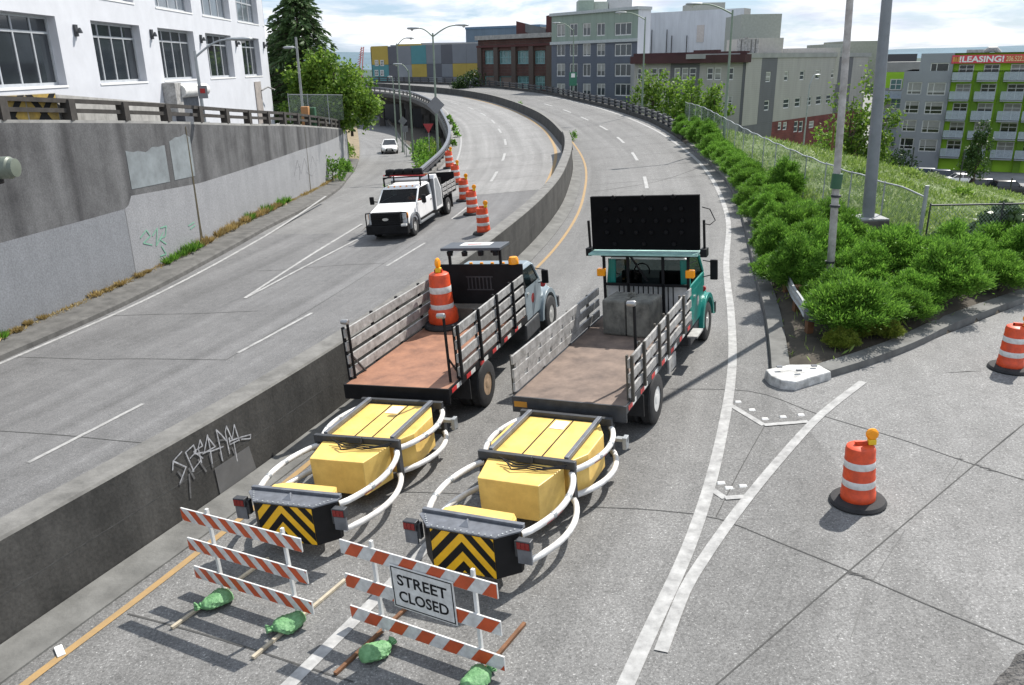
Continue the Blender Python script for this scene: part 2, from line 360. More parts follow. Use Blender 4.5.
def strip(name, m, Ys, fL, fR, zf, cols=16, kind='structure', dz=0.0):
    vs = []; uv = []; fs = []
    for j, y in enumerate(Ys):
        a, b = float(fL(y)), float(fR(y))
        for i in range(cols+1):
            x = a+(b-a)*i/cols; vs.append((x, y, float(zf(x, y))+dz)); uv.append(((x-float(XM(y)))*float(chd(y)), y))
    for j in range(len(Ys)-1):
        for i in range(cols): k = j*(cols+1)+i; fs.append((k, k+1, k+cols+2, k+cols+1))
    b = MB(); b.add(vs, fs); return b.build(name, m, None, 0, 0, kind, uv)
def resample(pts, step):
    pts = [Vector((p[0], p[1], 0)) for p in pts]; d = [0]
    for i in range(1, len(pts)): d.append(d[-1]+(pts[i]-pts[i-1]).length)
    n = max(1, int(d[-1]/step)); fx = hermite(list(zip(d, [p.x for p in pts]))) if len(pts) > 2 else (lambda t: np.interp(t, d, [p.x for p in pts])); fy = hermite(list(zip(d, [p.y for p in pts]))) if len(pts) > 2 else (lambda t: np.interp(t, d, [p.y for p in pts]))
    return [(float(fx(t)), float(fy(t))) for t in np.linspace(0, d[-1], n+1)], d[-1]
def normals(p):
    out = []
    for i in range(len(p)):
        a, b = p[max(i-1, 0)], p[min(i+1, len(p)-1)]; d = Vector((b[0]-a[0], b[1]-a[1])).normalized(); out.append((d.y, -d.x))
    return out                         # right-hand side
def ribbon(name, m, pts, wid, zf=zroad, dz=.008, step=.5, mb=None, cols=1):
    p, L = resample(pts, step); nn = normals(p); vs = []; fs = []
    for (x, y), n in zip(p, nn):
        for k in range(cols+1):
            e = (k/cols-.5)*wid; X, Y = x+n[0]*e, y+n[1]*e; vs.append((X, Y, float(zf(X, Y))+dz))
    for j in range(len(p)-1):
        for i in range(cols): k = j*(cols+1)+i; fs.append((k, k+1, k+cols+2, k+cols+1))
    b = mb or MB(); b.add(vs, fs)
    return b if mb is not None else b.build(name, m, None, 0, 0, 'structure')
def sweep(name, mats, pts, prof, zf, step=1.0, parent=None, kind=None, fm=None, smooth=0, bevel=0, mb=None):
    # closed profile [(offset to the right, height)], counter-clockwise looking along the path
    p, L = resample(pts, step); nn = normals(p); vs = []; fs = []; mi = []; uv = []; n = len(prof); s = 0
    for j, ((x, y), q) in enumerate(zip(p, nn)):
        if j: s += math.dist(p[j], p[j-1])
        zz = float(zf(x, y))
        for e, h in prof: vs.append((x+q[0]*e, y+q[1]*e, zz+h)); uv.append((s, h+e*.3))
    for j in range(len(p)-1):
        for i in range(n): fs.append((j*n+i, j*n+(i+1)%n, (j+1)*n+(i+1)%n, (j+1)*n+i)); mi.append(fm[i] if fm else 0)
    fs += [tuple(range(n)), tuple(range((len(p)-1)*n+n-1, (len(p)-1)*n-1, -1))]; mi += [0, 0]
    b = mb or MB(); k = len(b.v); b.add(vs, fs); b.m[-len(fs):] = mi
    if mb is not None: return b
    return b.build(name, mats, parent, smooth, bevel, kind, uv)

# ================================================================== THE SETTING
KR = hermite([(12,4.3),(16.1,5.6),(20.15,6.72),(25.55,7.96),(31.85,9.41),(39.5,11.0),(46,11.95),(53.1,12.5),(62.3,13.0),(70,13.1),(76.4,12.95),(84,12.2),(93,11.0),(101.5,9.3),(121,4.7),(134,-.6),(148,-9),(160,-20),(172,-34)])
KL = hermite([(-5,-21.7),(10,-17.9),(21.84,-14.87),(26,-13.8),(34.5,-12.5),(42,-11.75),(48.6,-11.4),(55,-11.6),(61.5,-12.3),(70,-13.3),(81.4,-15),(97,-17.7),(127,-23.2),(193,-36.4),(205,-39)])
EL = hermite([(36,-7.3),(38,-7.2),(46,-6.3),(55,-5.5),(62,-5.05),(70,-5.1),(77,-5.5),(85,-6.3),(95,-7.5),(107,-9.1),(121,-12),(133.5,-16),(142,-20.5),(152,-28),(160,-36)])
RR = hermite([(38,-7.2),(50,-6.95),(62,-6.9),(75,-8.2),(92,-10.9),(112,-14.5),(135,-18.6),(160,-23.5),(205,-33)])
YRR = lambda X: np.interp(X, [5.6,6.0,6.8,7.73,9.26,14.0,22,40,70,120],[16.1,15.75,16.15,16.6,17.5,20.9,26,38,57,90])
Yn = np.concatenate([np.arange(2, 38.01, .5), np.arange(39, 165, 1.0)])
MW = lambda Y: .25/chd(Y)

# ground to the horizon (the low city floor) and far hills
b = MB(); b.add([(-6000,-200,-9.35),(6000,-200,-9.35),(6000,9000,-9.35),(-6000,9000,-9.35)], [(0,1,2,3)])
b.build('ground', mat('city_ground', (.17,.17,.16), .9, 0, .3, .05), None, 0, 0, 'structure')
def hill(y, x0, x1, h, seed, m, name='hills'):
    rng = random.Random(seed); n = 70; vs = []; fs = []; ph = [rng.uniform(0, 6.28) for _ in range(6)]
    for i in range(n+1):
        t = i/n; x = x0+(x1-x0)*t; e = math.sin(math.pi*t)**.4
        hh = h*e*(.72+.14*math.sin(5*t+ph[0])+.09*math.sin(13*t+ph[1])+.05*math.sin(31*t+ph[2])+.03*math.sin(67*t+ph[3]))
        vs += [(x, y-h*6, -9.3), (x, y-h*2, -9.3+hh*.6), (x, y, -9.3+hh), (x, y+h*5, -9.3)]
    for i in range(n):
        for k in range(3): fs.append((i*4+k, (i+1)*4+k, (i+1)*4+k+1, i*4+k+1))
    MB().add(vs, fs).build(name, m, None, 60, 0, 'structure')
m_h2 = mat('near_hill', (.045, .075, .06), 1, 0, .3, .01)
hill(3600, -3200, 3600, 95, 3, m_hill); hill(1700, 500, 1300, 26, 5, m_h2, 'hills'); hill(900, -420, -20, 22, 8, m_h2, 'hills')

# roadways
Ya = Yn[Yn <= 38]; Yb = Yn[Yn >= 38]
m_roadn = roadmat('near_roadway_concrete', (.15, .15, .151), .3, .9)
strip('roadway', m_roadn, Ya, KL, lambda y: XM(y)-.2, zroad, 26)
strip('roadway', m_roadn, Yb[Yb <= 46], EL, lambda y: XM(y)-.2, zroad, 14); strip('roadway', m_road, Yb[Yb >= 46], EL, lambda y: XM(y)-.2, zroad, 14)
strip('ramp_road', m_road2, Yb[Yb < 150].tolist()+list(range(150, 206, 4)), KL, lambda y: RR(y), zramp, 8)
m_road3 = roadmat('right_roadway_concrete', (.165, .164, .160), .25, 1.25)
strip('roadway', m_road3, Yn[Yn >= 16], lambda y: XM(y)-.2, KR, zroad, 22)
strip('pavement', m_road3, np.arange(1, 16.01, .5), lambda y: XM(y)-.2, lambda y: 5.58, zroad, 24)
strip('pavement', m_pave, np.arange(1, 16.01, .5), lambda y: 5.58, lambda y: 60, zroad, 60)
vs = []; fs = []; xs = list(np.arange(5.58, 14, .35))+list(np.arange(14, 60, 1.5)); uv = []
for i, x in enumerate(xs):
    y1 = max(16.02, float(YRR(x)))
    for k in range(9):
        y = 16+(y1-16)*k/8; vs.append((x, y, float(zroad(x, y)))); uv.append(((x-float(XM(y)))*float(chd(y)), y))
for i in range(len(xs)-1):
    for k in range(8): a = i*9+k; fs.append((a, a+9, a+10, a+1))
MB().add(vs, fs).build('pavement', m_pave, None, 0, 0, 'structure', uv)

# painted lines
def line(pix, wid, m=m_line, dz=.010, name='lane_marking', zf=zroad): return ribbon(name, m, [G(*p, zf)[:2] for p in pix], wid, zf, dz, .4)
def curve_line(f, y0, y1, wid, m, zf=zroad, dz=.010): return ribbon('lane_marking', m, [(float(f(y)), y) for y in np.arange(y0, y1, 2.)], wid, zf, dz, .5)
YLf = hermite([(30,-.9),(40,1.2),(47,2.1),(55.7,3.1),(62.3,3.55),(69.2,3.6),(77.1,3.35),(84,2.75),(94.6,1.4),(105.3,-.7),(118,-4.1),(126.5,-7)])
YRf = hermite([(2,-7.9),(8.06,-6.16),(9.42,-5.6),(11.39,-4.85),(16,-3.25),(24,-.55),(30,1.4),(37.07,3.05),(44.5,4.15),(53.4,5.0),(58.7,5.2),(64.4,5.2),(77,4.85),(85,4.2),(94,3.0),(105,1.0),(118,-2.3),(130,-6.8)])
curve_line(YLf, 30, 127, .22, m_yline); curve_line(YRf, 2, 131, .13, m_yline)
EWL = hermite([(48,-4.7),(60.1,-4.0),(69.4,-4.1),(77.3,-4.5),(85.5,-5.35),(95,-6.6),(107,-8.05),(121,-10.9),(133,-14.6)])
curve_line(EWL, 48, 133, .14, m_line)
curve_line(hermite([(8,-18.3),(22.15,-14.6),(25.9,-13.55),(36.9,-11.75),(49,-10.9)]), 8, 50, .13, m_line)
line([(22,313),(0,322)], .01) if False else None
ERf = hermite([(7.35,1.24),(8.46,1.76),(10.49,2.73),(13.1,3.72),(17.05,5.02),(21,6.05),(26,7.2),(33.9,9.3),(39,10.3),(44.4,11.15),(51,11.9),(59.9,12.35),(67.9,12.45),(72.8,12.3),(82.8,11.6),(91.7,10.5),(101,8.9),(110.9,6.7),(119,4.4)])
curve_line(ERf, 4, 119, .2, m_line)
line([(661,652),(671,625),(686,588),(706,556),(735,515),(782,457),(820,416),(863,382)], .17, dz=.014)
line([(730,405),(764,425.5)], .12); line([(764,425.5),(808,422)], .12, dz=.016); line([(708,487),(725,498.6)], .12); line([(725,498.6),(747,497)], .12, dz=.016)
line([(245,298),(300,262),(362,224)], .13); line([(245,298.5),(310,264),(364,236)], .13, dz=.014)
line([(282,692),(345,630),(400,575),(440,533)], .19)
for a, e in [((28,463),(143,404)),((238,353),(312,313)),((387,266),(425,243)),((452,219),(470,205))]: line([a, e], .12)
DL = hermite([(46,-1.6),(52.3,-1.0),(61,-.42),(71.6,-.32),(80.4,-.9),(91.3,-1.9),(100.6,-3.4),(109.5,-5.3),(118,-7.9),(128,-12)])
for y0 in [50.5, 59.6, 68.8, 78, 87.2, 96.4, 105.6, 114.8]:
    curve_line(DL, y0, y0+4.1, .19, m_line)
DR = hermite([(36,6.3),(43.4,7.4),(47,7.85),(54.8,8.55),(63,8.9),(73.3,8.7),(82.8,7.9),(95.9,6.25),(106,4.3),(118,1)])
for y0 in [33.5, 43.4, 54, 63.5, 72.8, 82.3, 91.6, 101]:
    curve_line(DR, y0, y0+4.1, .19, m_line)
# slab joints and cracks
for pix, wd in [([(640,509),(711,517),(780,543),(849,571),(930,606),(1024,645)], .022),([(716,685),(780,630),(849,571),(972,467),(1024,424)], .02),
          ([(668,389),(754,392),(820,415),(906,441),(972,464),(1024,480)], .022),([(128,614),(170,625),(254,650),(302,666),(353,682)], .028),
          ([(0,431),(71,436),(110,440),(156,444)], .03),([(18,357),(120,359),(226,360)], .03),([(105,316),(180,314),(258,311)], .03),([(587,507),(640,509)], .022),
          ([(396,492),(440,493),(487,495)], .022),([(593,192),(650,183),(704,166)], .05),([(226,360),(300,316),(420,240)], .02),
          ([(764,427),(740,470),(716,517)], .014),([(257,271),(330,266),(385,263)], .03)]:
    ribbon('road_joint', m_crack, [G(*p)[:2] for p in pix], wd, zroad, .005, .4)
m_saw = mat('saw_line', (.12,.12,.117), .9, 0, .2, 6)
for pix in [[(739,622),(770,568),(792,533)],[(872,582),(905,530)],[(944,482),(962,455)],[(868,588),(850,640)]]: ribbon('road_joint', m_saw, [G(*p)[:2] for p in pix], .012, zroad, .004, .4)
for y in np.arange(46, 120, 5.2):
    ribbon('road_joint', m_crack, [(float(EL(y))+.8, y), (float(XM(y))-.9, y)], .03, zroad, .005, .5)
    ribbon('road_joint', m_crack, [(float(XM(y))+1.2, y), (float(KR(y))-.3, y)], .03, zroad, .005, .5)
# patches where the slab corners have broken out
m_patch = mat('asphalt_patch', (.06,.06,.06), .9, 0, .3, 8, .3)
for px, py, r in [(856,575,.085),(853,573,.05),(866,579,.05),(985,468,.08),(993,471,.07),(978,465,.05),(960,459,.05)]:
    P = G(px, py); rg = random.Random(px); b = MB(); vs = []
    for k in range(12):
        a = k*math.pi/6; q = r*rg.uniform(.35,1.2); vs.append((P.x+q*1.7*math.cos(a), P.y+q*.3*math.sin(a)-q*.75*math.cos(a), 0))
    b.add([(x, y, float(zroad(x, y))+.007) for x, y, z in vs], [tuple(range(12))]); b.build('road_patch', m_patch, None, 0, 0, 'structure')
# raised pavement markers
for px, py in [(738,402),(752,410),(765,419),(783,417),(801,415),(721,483),(729,488),(743,486)]:
    P = G(px, py); MB().hexa([(P.x-.07,P.y-.05,P.z),(P.x+.07,P.y-.05,P.z),(P.x+.07,P.y+.05,P.z),(P.x-.07,P.y+.05,P.z)],[(P.x-.055,P.y-.025,P.z+.02),(P.x+.055,P.y-.025,P.z+.02),(P.x+.055,P.y+.025,P.z+.02),(P.x-.055,P.y+.025,P.z+.02)]).build('road_stud', m_offwhite, None, 0, 0, 'structure')

# median barrier: tall near wall on a concrete ledge, lower wall along the viaduct
mp = [(float(XM(y)), y) for y in np.arange(3, 61.6, 1.5)]
med = thing('median_wall', 'long stained concrete wall down the middle of the road, scrawled with white graffiti', 'wall', (0,0,0))
sweep('wall', [m_median, m_mediantop], mp, [(-.6,-.1),(-.02,-.1),(-.07,1.46),(-.1,1.5),(-.54,1.5),(-.57,1.46)], zroad, .6, med, None, [0,0,1,1,1,0])
sweep('joint', m_crack, mp, [(-.06,.72),(-.0445,.72),(-.0455,.74),(-.06,.74)], zroad, .6, med)
sweep('ledge', m_kerb, mp, [(-.02,-.1),(.62,-.1),(.6,.07),(.0,.11)], zroad, .6, med)
mp2 = [(float(XM(y)), y) for y in np.arange(61.7, 164, 1.5)]
bar = thing('median_barrier', 'low dark concrete barrier curving between the two roads on the viaduct', 'barrier', (0,0,0))
sweep('wall', [m_median, m_mediantop], mp2, [(-.3,-.1),(.3,-.1),(.14,.86),(-.14,.86)], zroad, 1, bar, None, [0,0,1,0])
# graffiti strokes on the right face of the median wall
face = lambda y, z: Vector((float(XM(y))-.019-.034*z+.008, y, float(zroad(float(XM(y)), y))+z))
def med_uv(px, py):                    # picture point on the wall face -> (y, z)
    v = ray(px, py); t = 0.0
    lo, hi = 1e-4, .2
    for _ in range(60):
        m = (lo+hi)/2; P = v*m
        if P[0] < float(XM(P[1]))-.03: hi = m
        else: lo = m
    return v[1]*lo, CAMH+v[2]*lo-float(zroad(float(XM(v[1]*lo)), v[1]*lo))
m_graf = mat('graffiti_paint', (.40,.41,.43), .8, 0, .35, 14, c2=(.17,.17,.18))
def flat_stroke(mb, q, wd, off):
    for a, e in zip(q[:-1], q[1:]):
        (y0, z0), (y1, z1) = a, e; l = math.hypot(y1-y0, z1-z0)+1e-6; dy, dz = -(z1-z0)/l*wd/2, (y1-y0)/l*wd/2; ey, ez = (y1-y0)/l*wd*.3, (z1-z0)/l*wd*.3
        mb.add([face(y, z)+Vector((off, 0, 0)) for y, z in ((y0+dy-ey, z0+dz-ez), (y0-dy-ey, z0-dz-ez), (y1-dy+ey, z1-dz+ez), (y1+dy+ey, z1+dz+ez))], [(0,1,2,3)])
gb = MB(); zg = lambda p: (160+p[0]/6.846, 410+p[1]/6.846)
for st in [[(160,285),(100,350),(185,390),(165,440),(140,500)],[(100,350),(95,410)],[(185,290),(205,340),(235,420)],[(185,290),(240,240),(255,285),(215,330)],[(285,205),(270,260),(290,360)],[(285,205),(300,245),(240,285),(300,330)],[(225,420),(285,345)],[(335,170),(350,260),(362,365)],[(335,170),(310,290)],[(340,190),(385,250),(300,300)],[(395,135),(415,240),(430,345)],[(395,135),(430,170),(460,210)],[(465,110),(455,150),(480,300)],[(465,110),(500,200),(517,100),(548,210)],[(480,190),(485,235),(545,205)],[(480,215),(560,185),(625,168),(622,195),(560,200)],[(510,220),(530,350)],[(240,300),(360,280),(440,250)]]:
    flat_stroke(gb, [med_uv(*zg(p)) for p in st], .024, -.002)
plab(gb.build('graffiti', m_graf, med), 'white sprayed graffiti lettering')
sm_ = MB()
for st in [[(130,420),(165,470),(140,510)],[(205,400),(240,470)],[(270,340),(320,420)],[(345,300),(365,390)],[(415,290),(435,350)],[(500,260),(530,340)],[(205,440),(210,600)],[(400,210),(560,190)]]:
    flat_stroke(sm_, [med_uv(*zg(p)) for p in st], .035, -.004)
plab(sm_.build('graffiti_smear', mat('faded_spray', (.13,.13,.132), .85, 0, .2, 12, c2=(.065,.065,.065)), med), 'faded washed out spray paint')
c4 = [med_uv(*zg(p)) for p in [(375,400),(610,245),(655,400),(410,590)]]; b = MB(); vs = []; fs = []
for i in range(13):
    for k in range(5):
        u, v = i/12, k/4; y = (c4[0][0]*(1-u)+c4[1][0]*u)*(1-v)+(c4[3][0]*(1-u)+c4[2][0]*u)*v; z = (c4[0][1]*(1-u)+c4[1][1]*u)*(1-v)+(c4[3][1]*(1-u)+c4[2][1]*u)*v; vs.append(face(y, z)+Vector((-.003,0,0)))
for i in range(12):
    for k in range(4): j = i*5+k; fs.append((j, j+5, j+6, j+1))
plab(MB().add(vs, fs).build('paint_patch', mat('grey_overpaint', (.12,.12,.12), .8, 0, .15, 3), med, 0), 'grey overpainted patch')

# kerbs
b = MB()
kr = [(float(KR(y)), y) for y in np.arange(16.6, 60, 1.)]
sweep('kerb', m_kerb, kr, [(-.0,-.1),(.42,-.1),(.42,.17),(.03,.16)], zroad, .5, None, 'structure')
sweep('kerb', m_kerb, [(6.95,16.22),(7.73,16.6),(9.26,17.5),(11.5,19.2),(14.0,20.9),(22,26),(40,38)], [(-.45,-.1),(0,-.1),(-.02,.16),(-.45,.17)], zroad, .4, None, 'structure')
zn = float(zroad(6, 16)); nose = [(5.57,16.5),(5.58,16.1),(5.72,15.8),(6.0,15.66),(6.3,15.82),(6.95,16.13),(6.83,16.62),(6.2,16.72)]
MB().hexa([(x, y, float(zroad(x, y))-.05) for x, y in nose], [(x*.95+.3, y*.95+.8, zn+.2+.05*(x-6)) for x, y in nose]).build('kerb', mat('chipped_white_kerb', (.62,.62,.6), .75, 0, .1, 5, .4, 12, c2=(.25,.25,.24)), None, 0, .03, 'structure')
for x, y in [(5.85,16.35),(6.2,16.12),(6.62,16.38)]: MB().box(x-.06,x+.06,y-.03,y+.03,zn+.27,zn+.3).build('kerb_reflector', m_greysteel, None, 0, 0, 'structure')
kl = [(float(KL(y)), y) for y in np.arange(6, 100, 1.5)]
WB = hermite([(-5,-22.9),(10,-19.05),(23.57,-15.75),(34.6,-13.9),(40,-13.5),(46,-13.2),(54,-13.05),(62,-13.4),(69.2,-14.1),(76,-15.0),(82,-16.0)]); WE = 80.0
vs = []; fs = []; ys = np.arange(4, WE+1, .75)
for y in ys:
    a, e = float(WB(y)), float(KL(y)); z = float(zramp(e, y))
    vs += [(a-.2, y, z+.24), (e-.1, y, z+.19), (e, y, z+.15), (e+.03, y, z-.1)]
for j in range(len(ys)-1):
    for i in range(3): k = j*4+i; fs.append((k, k+1, k+5, k+4))
MB().add(vs, fs).build('kerb', mat('dirty_kerb', (.095,.093,.088), .92, 0, .4, 2.2, .3, 16), None, 0, 0, 'structure')
vs = []; fs = []; ys = np.arange(80.5, 205, 2.)
for y in ys:
    e = float(KL(y)); z = float(zramp(e, y)); vs += [(e-9, y, z+2.2), (e-3.0, y, z+.7), (e-1.2, y, z+.2), (e-.1, y, z+.16), (e, y, z+.14), (e+.03, y, z-.1)]
for j in range(len(ys)-1):
    for i in range(5): k = j*6+i; fs.append((k, k+1, k+7, k+6))
MB().add(vs, fs).build('verge', mat('dry_soil', (.2,.16,.1), .95, 0, .35, 1.2, .4, 6), None, 0, 0, 'structure')
ribbon('lane_marking', m_line, [(-15.5,112),(-13.5,113)], .5, zramp, .01)

# wedge of planted ground between the ramp and the viaduct
sweep('kerb', m_kerb, [(float(RR(y))+.1, y) for y in np.arange(47, 160, 2.)], [(-.12,-.1),(.12,-.1),(.12,.16),(-.1,.16)], zramp, 1, None, 'structure')
vs = []; fs = []; ys = np.arange(38, 160, 1.5)
for y in ys:
    a = float(RR(y))+(.2 if y > 46 else -.05); e = max(a+.1, float(EL(y))-.3+max(0, min(4, (y-60)*.4)))
    for k in range(5): x = a+(e-a)*k/4; vs.append((x, y, float(zramp(float(RR(y)), y))+(.12 if y > 46 else -.01)+(.25*math.sin(math.pi*k/4) if y > 46 else 0)))
for j in range(len(ys)-1):
    for i in range(4): k = j*5+i; fs.append((k, k+1, k+6, k+5))
MB().add(vs, fs).build('verge', m_soil, None, 0, 0, 'structure')

# viaduct: deck edge girder, columns, parapet rail with posts on the ramp side
via = thing('viaduct', 'curving concrete viaduct carrying the road over the ramp on dark columns', 'bridge', (0,0,0))
el = [(float(EL(y)), y) for y in np.arange(46, 160, 2.)]
sweep('kerb', m_kerb, [(float(EL(y)), y) for y in np.arange(42, 47.1, 1.)], [(-.2,-1.2),(.12,-1.2),(.12,.16),(-.18,.16)], zroad, .5, None, 'structure')
m_girder = mat('dark_girder', (.06,.058,.055), .85, 0, .35, 1.5)
sweep('girder', m_girder, el, [(-.35,-.55),(.3,-.9),(.3,-.02),(-.35,-.02)], zroad, 1.5, via)
sweep('deck_underside', m_girder, el[8:], [(1.2,-1.4),(15.5,-1.0),(15.5,-.35),(.35,-.35)], zroad, 1.5, via)
sweep('girder', m_girder, [(float(XM(y))+1, y) for y in np.arange(60, 160, 2.)], [(0,-1.7),(.8,-1.7),(.8,-.5),(0,-.5)], zroad, 2, via)
sweep('girder', m_girder, [(float(KR(y))+.3, y) for y in np.arange(62, 165, 2.)], [(-.3,-.9),(.35,-.55),(.35,-.02),(-.3,-.02)], zroad, 1.5, via)
for y in np.arange(66, 156, 10.):
    MB().box(float(EL(y))+.2, float(EL(y))+14, y-.5, y+.5, float(zroad(float(EL(y)), y))-2.0, float(zroad(float(EL(y)), y))-.95).build('pier_cap', m_girder, via, 0)
    for o_ in (1.0, 4.5, 8.5, 12.5):
        x = float(EL(y))+o_; zt = float(zroad(x, y))-.9
        MB().box(x-.45, x+.45, y-.45, y+.45, -9.3, zt).build('column', m_girder, via, 0, .05)
par = thing('viaduct_parapet', 'dark parapet with two rails and short posts along the left edge of the viaduct', 'parapet', (0,0,0))
sweep('kerb_beam', m_mediantop, el, [(-.3,-.02),(.25,-.02),(.2,.22),(-.25,.22)], zroad, 1, par)
for h_ in (.48, .74): sweep('rail', m_steel if h_ < .6 else m_greysteel, el, [(-.14,h_),(.1,h_),(.1,h_+.16),(-.14,h_+.16)], zroad, 1, par)
pth, L = resample(el, 2.0); k = 0
for x, y in pth:
    k += 1
    if k > 95: break
    z = float(zroad(x, y)); MB().box(x-.1, x+.08, y-.13, y+.13, z+.2, z+.76).build('post', m_steel, par, 0)
par2 = thing('viaduct_parapet', 'dark parapet with heavy posts along the right edge of the viaduct', 'parapet', (0,0,0))
er = [(float(KR(y))+.35, y) for y in np.arange(62, 170, 2.)]
sweep('kerb_beam', m_median, er, [(-.3,-.02),(.3,-.02),(.3,.3),(-.3,.3)], zroad, 1, par2)
for h_ in (.5, .82): sweep('rail', m_steel, er, [(-.1,h_),(.1,h_),(.1,h_+.15),(-.1,h_+.15)], zroad, 1, par2)
pth, L = resample(er, 2.4)
for x, y in pth[:60]:
    z = float(zroad(x, y)); MB().box(x-.14, x+.14, y-.18, y+.18, z+.28, z+1.08).build('post', m_steel, par2, 0)

# retaining wall with rail on top
WT = hermite([(-5,7.6),(10,6.75),(23.6,5.95),(34.6,5.15),(42,4.55),(50,3.95),(57,3.35),(69,2.35),(80,1.4)])
rw = thing('retaining_wall', 'tall stained concrete retaining wall with a grey painted lower half, left of the road', 'wall', (0,0,0))
vs = []; fs = []; uv = []; ys = np.arange(3, WE+.1, .75); s = 0; px_ = None
_gy = np.arange(3, WE+.1, .75); _gx = WB(_gy)
def wn2(y): a, e = float(WB(y+.3)), float(WB(y-.3)); d = Vector((a-e, .6, 0)).normalized(); return Vector((d.y, -d.x, 0))
def wpt(y, z, off=0.0): n = wn2(y); return Vector((float(np.interp(y, _gy, _gx)), y, z))+n*off
zs = lambda y: np.linspace(float(zramp(float(KL(y)), y))-.3, float(WT(y)), 9)
for y in ys:
    if px_ is not None: s += math.dist((float(WB(y)), y), px_)
    px_ = (float(WB(y)), y)
    for z in zs(y): vs.append(wpt(y, z)); uv.append((s, z))
    for z in (float(WT(y)), -3): vs.append(wpt(y, z, -.5)); uv.append((s, z))
for j in range(len(ys)-1):
    for i in range(10): k = j*11+i; fs.append((k, k+11, k+12, k+1))
fs.append(tuple(range((len(ys)-1)*11, len(ys)*11))[::-1])
MB().add(vs, fs).build('wall', m_retain, rw, 0, 0, None, uv)
m_pw = wallmat('wall_overpaint', (.225,.235,.25), (.18,.188,.2))
m_pw2 = wallmat('wall_overpaint_light', (.30,.305,.315), (.24,.245,.255))
def wall_uv(px, py):
    v = ray(px, py); lo, hi = 1e-4, .3
    for _ in range(60):
        m = (lo+hi)/2
        if v[0]*m < float(WB(v[1]*m)): hi = m
        else: lo = m
    return v[1]*lo, CAMH+v[2]*lo
def wpatch(y0, y1, f0, f1, m, off, label, n=14):
    vs = []; fs = []; uv = []
    yy_ = sorted({y0, y1, *[float(g) for g in _gy if y0 < g < y1], *np.arange(y0, y1, .25)}); n = len(yy_)-1
    for y in yy_:
        a = f0(y); e = f1(y)
        for z in (a, (a+e)/2, e): vs.append(wpt(y, z, off)); uv.append((y, z))
    for j in range(n):
        for i in range(2): k = j*3+i; fs.append((k, k+3, k+4, k+1))
    return plab(MB().add(vs, fs).build('paint_patch', m, rw, 0, 0, None, uv), label)
q = [wall_uv(*p) for p in [(0,243),(128,208),(130,196),(200,183),(300,150),(345,132)]]
lowz = lambda y: float(zramp(float(KL(y)), y))+.12
ftop = lambda y: float(np.interp(y, [a for a, e in q], [e for a, e in q]))
y3 = wall_uv(128,230)[0]
wpatch(7, y3, lowz, lambda y: min(ftop(y), float(WT(y))-.1), m_pw, .006, 'grey painted lower part of the wall')
wpatch(y3+.03, WE-1.5, lowz, lambda y: min(ftop(y), float(WT(y))-.15), m_pw2, .006, 'pale grey painted far part of the wall', 24)
for pa in [[(125,150),(163,137)],[(168,136),(189,133)]]:
    a, e = wall_uv(*pa[0]), wall_uv(*pa[1]); zl = wall_uv(pa[0][0], 191 if pa[0][0] < 150 else 182)[1]
    wpatch(a[0], e[0], lambda y: zl-.03*(y-a[0]), lambda y: a[1]-.12+.06*math.sin(3.1*y)+.04*math.sin(7*y), mat('pale_overpaint', (.20,.225,.235), .85, 0, .25, 1.6), .012, 'pale blue-grey overpainted square', 12)
# streak of rust and moss at the expansion joint, second joint
for x0, y0, x1, y1, wd in [(187,125,201,247,.09),(306,124,309,192,.06)]:
    a, e = wall_uv(x0, y0+4), wall_uv(x1, y1-2); yy = (a[0]+e[0])/2; zt = float(WT(yy)); b = MB()
    b.add([wpt(yy-wd*.4, zt-.1, .015), wpt(yy+wd*.4, zt-.1, .015), wpt(yy+wd, lowz(yy)+1, .015), wpt(yy+wd*1.8, lowz(yy), .015), wpt(yy-wd*1.5, lowz(yy), .015), wpt(yy-wd*.8, lowz(yy)+1, .015)], [(0,1,2,5),(5,2,3,4)])
    plab(b.build('joint_stain', mat('moss_stain', (.06,.05,.025), .95, 0, .4, 5), rw, 0), 'dark mossy stain running down the joint')
def scrawl(strokes, m, wd, label):
    b = MB()
    for st in strokes:
        P = [wpt(*wall_uv(*p), .02) for p in st]
        for a, e in zip(P[:-1], P[1:]): b.beam(a, e, wd, .004, 0, wn2(a.y))
    plab(b.build('graffiti', m, rw, 0), label)
m_ggreen = mat('green_spray', (.17,.36,.26), .85, 0, .2, 9)
scrawl([[(140,238),(146,230),(150,236),(143,243),(152,245)],[(152,236),(157,228),(156,246),(163,232)],[(160,228),(166,226),(165,236),(159,239),(166,244)],[(161,246),(166,254),(160,256)],[(188,226),(194,222)],[(190,229),(195,225)]], m_ggreen, .05, 'faint green spray paint scribble')
scrawl([[(294,176),(297,160),(301,174),(304,158),(308,170)],[(310,168),(312,156),(316,166)],[(296,168),(318,160)],[(300,164),(299,180)],[(306,172),(312,176),(316,168)]], mat('grey_spray', (.2,.2,.21), .85), .018, 'thin grey spray paint tag')
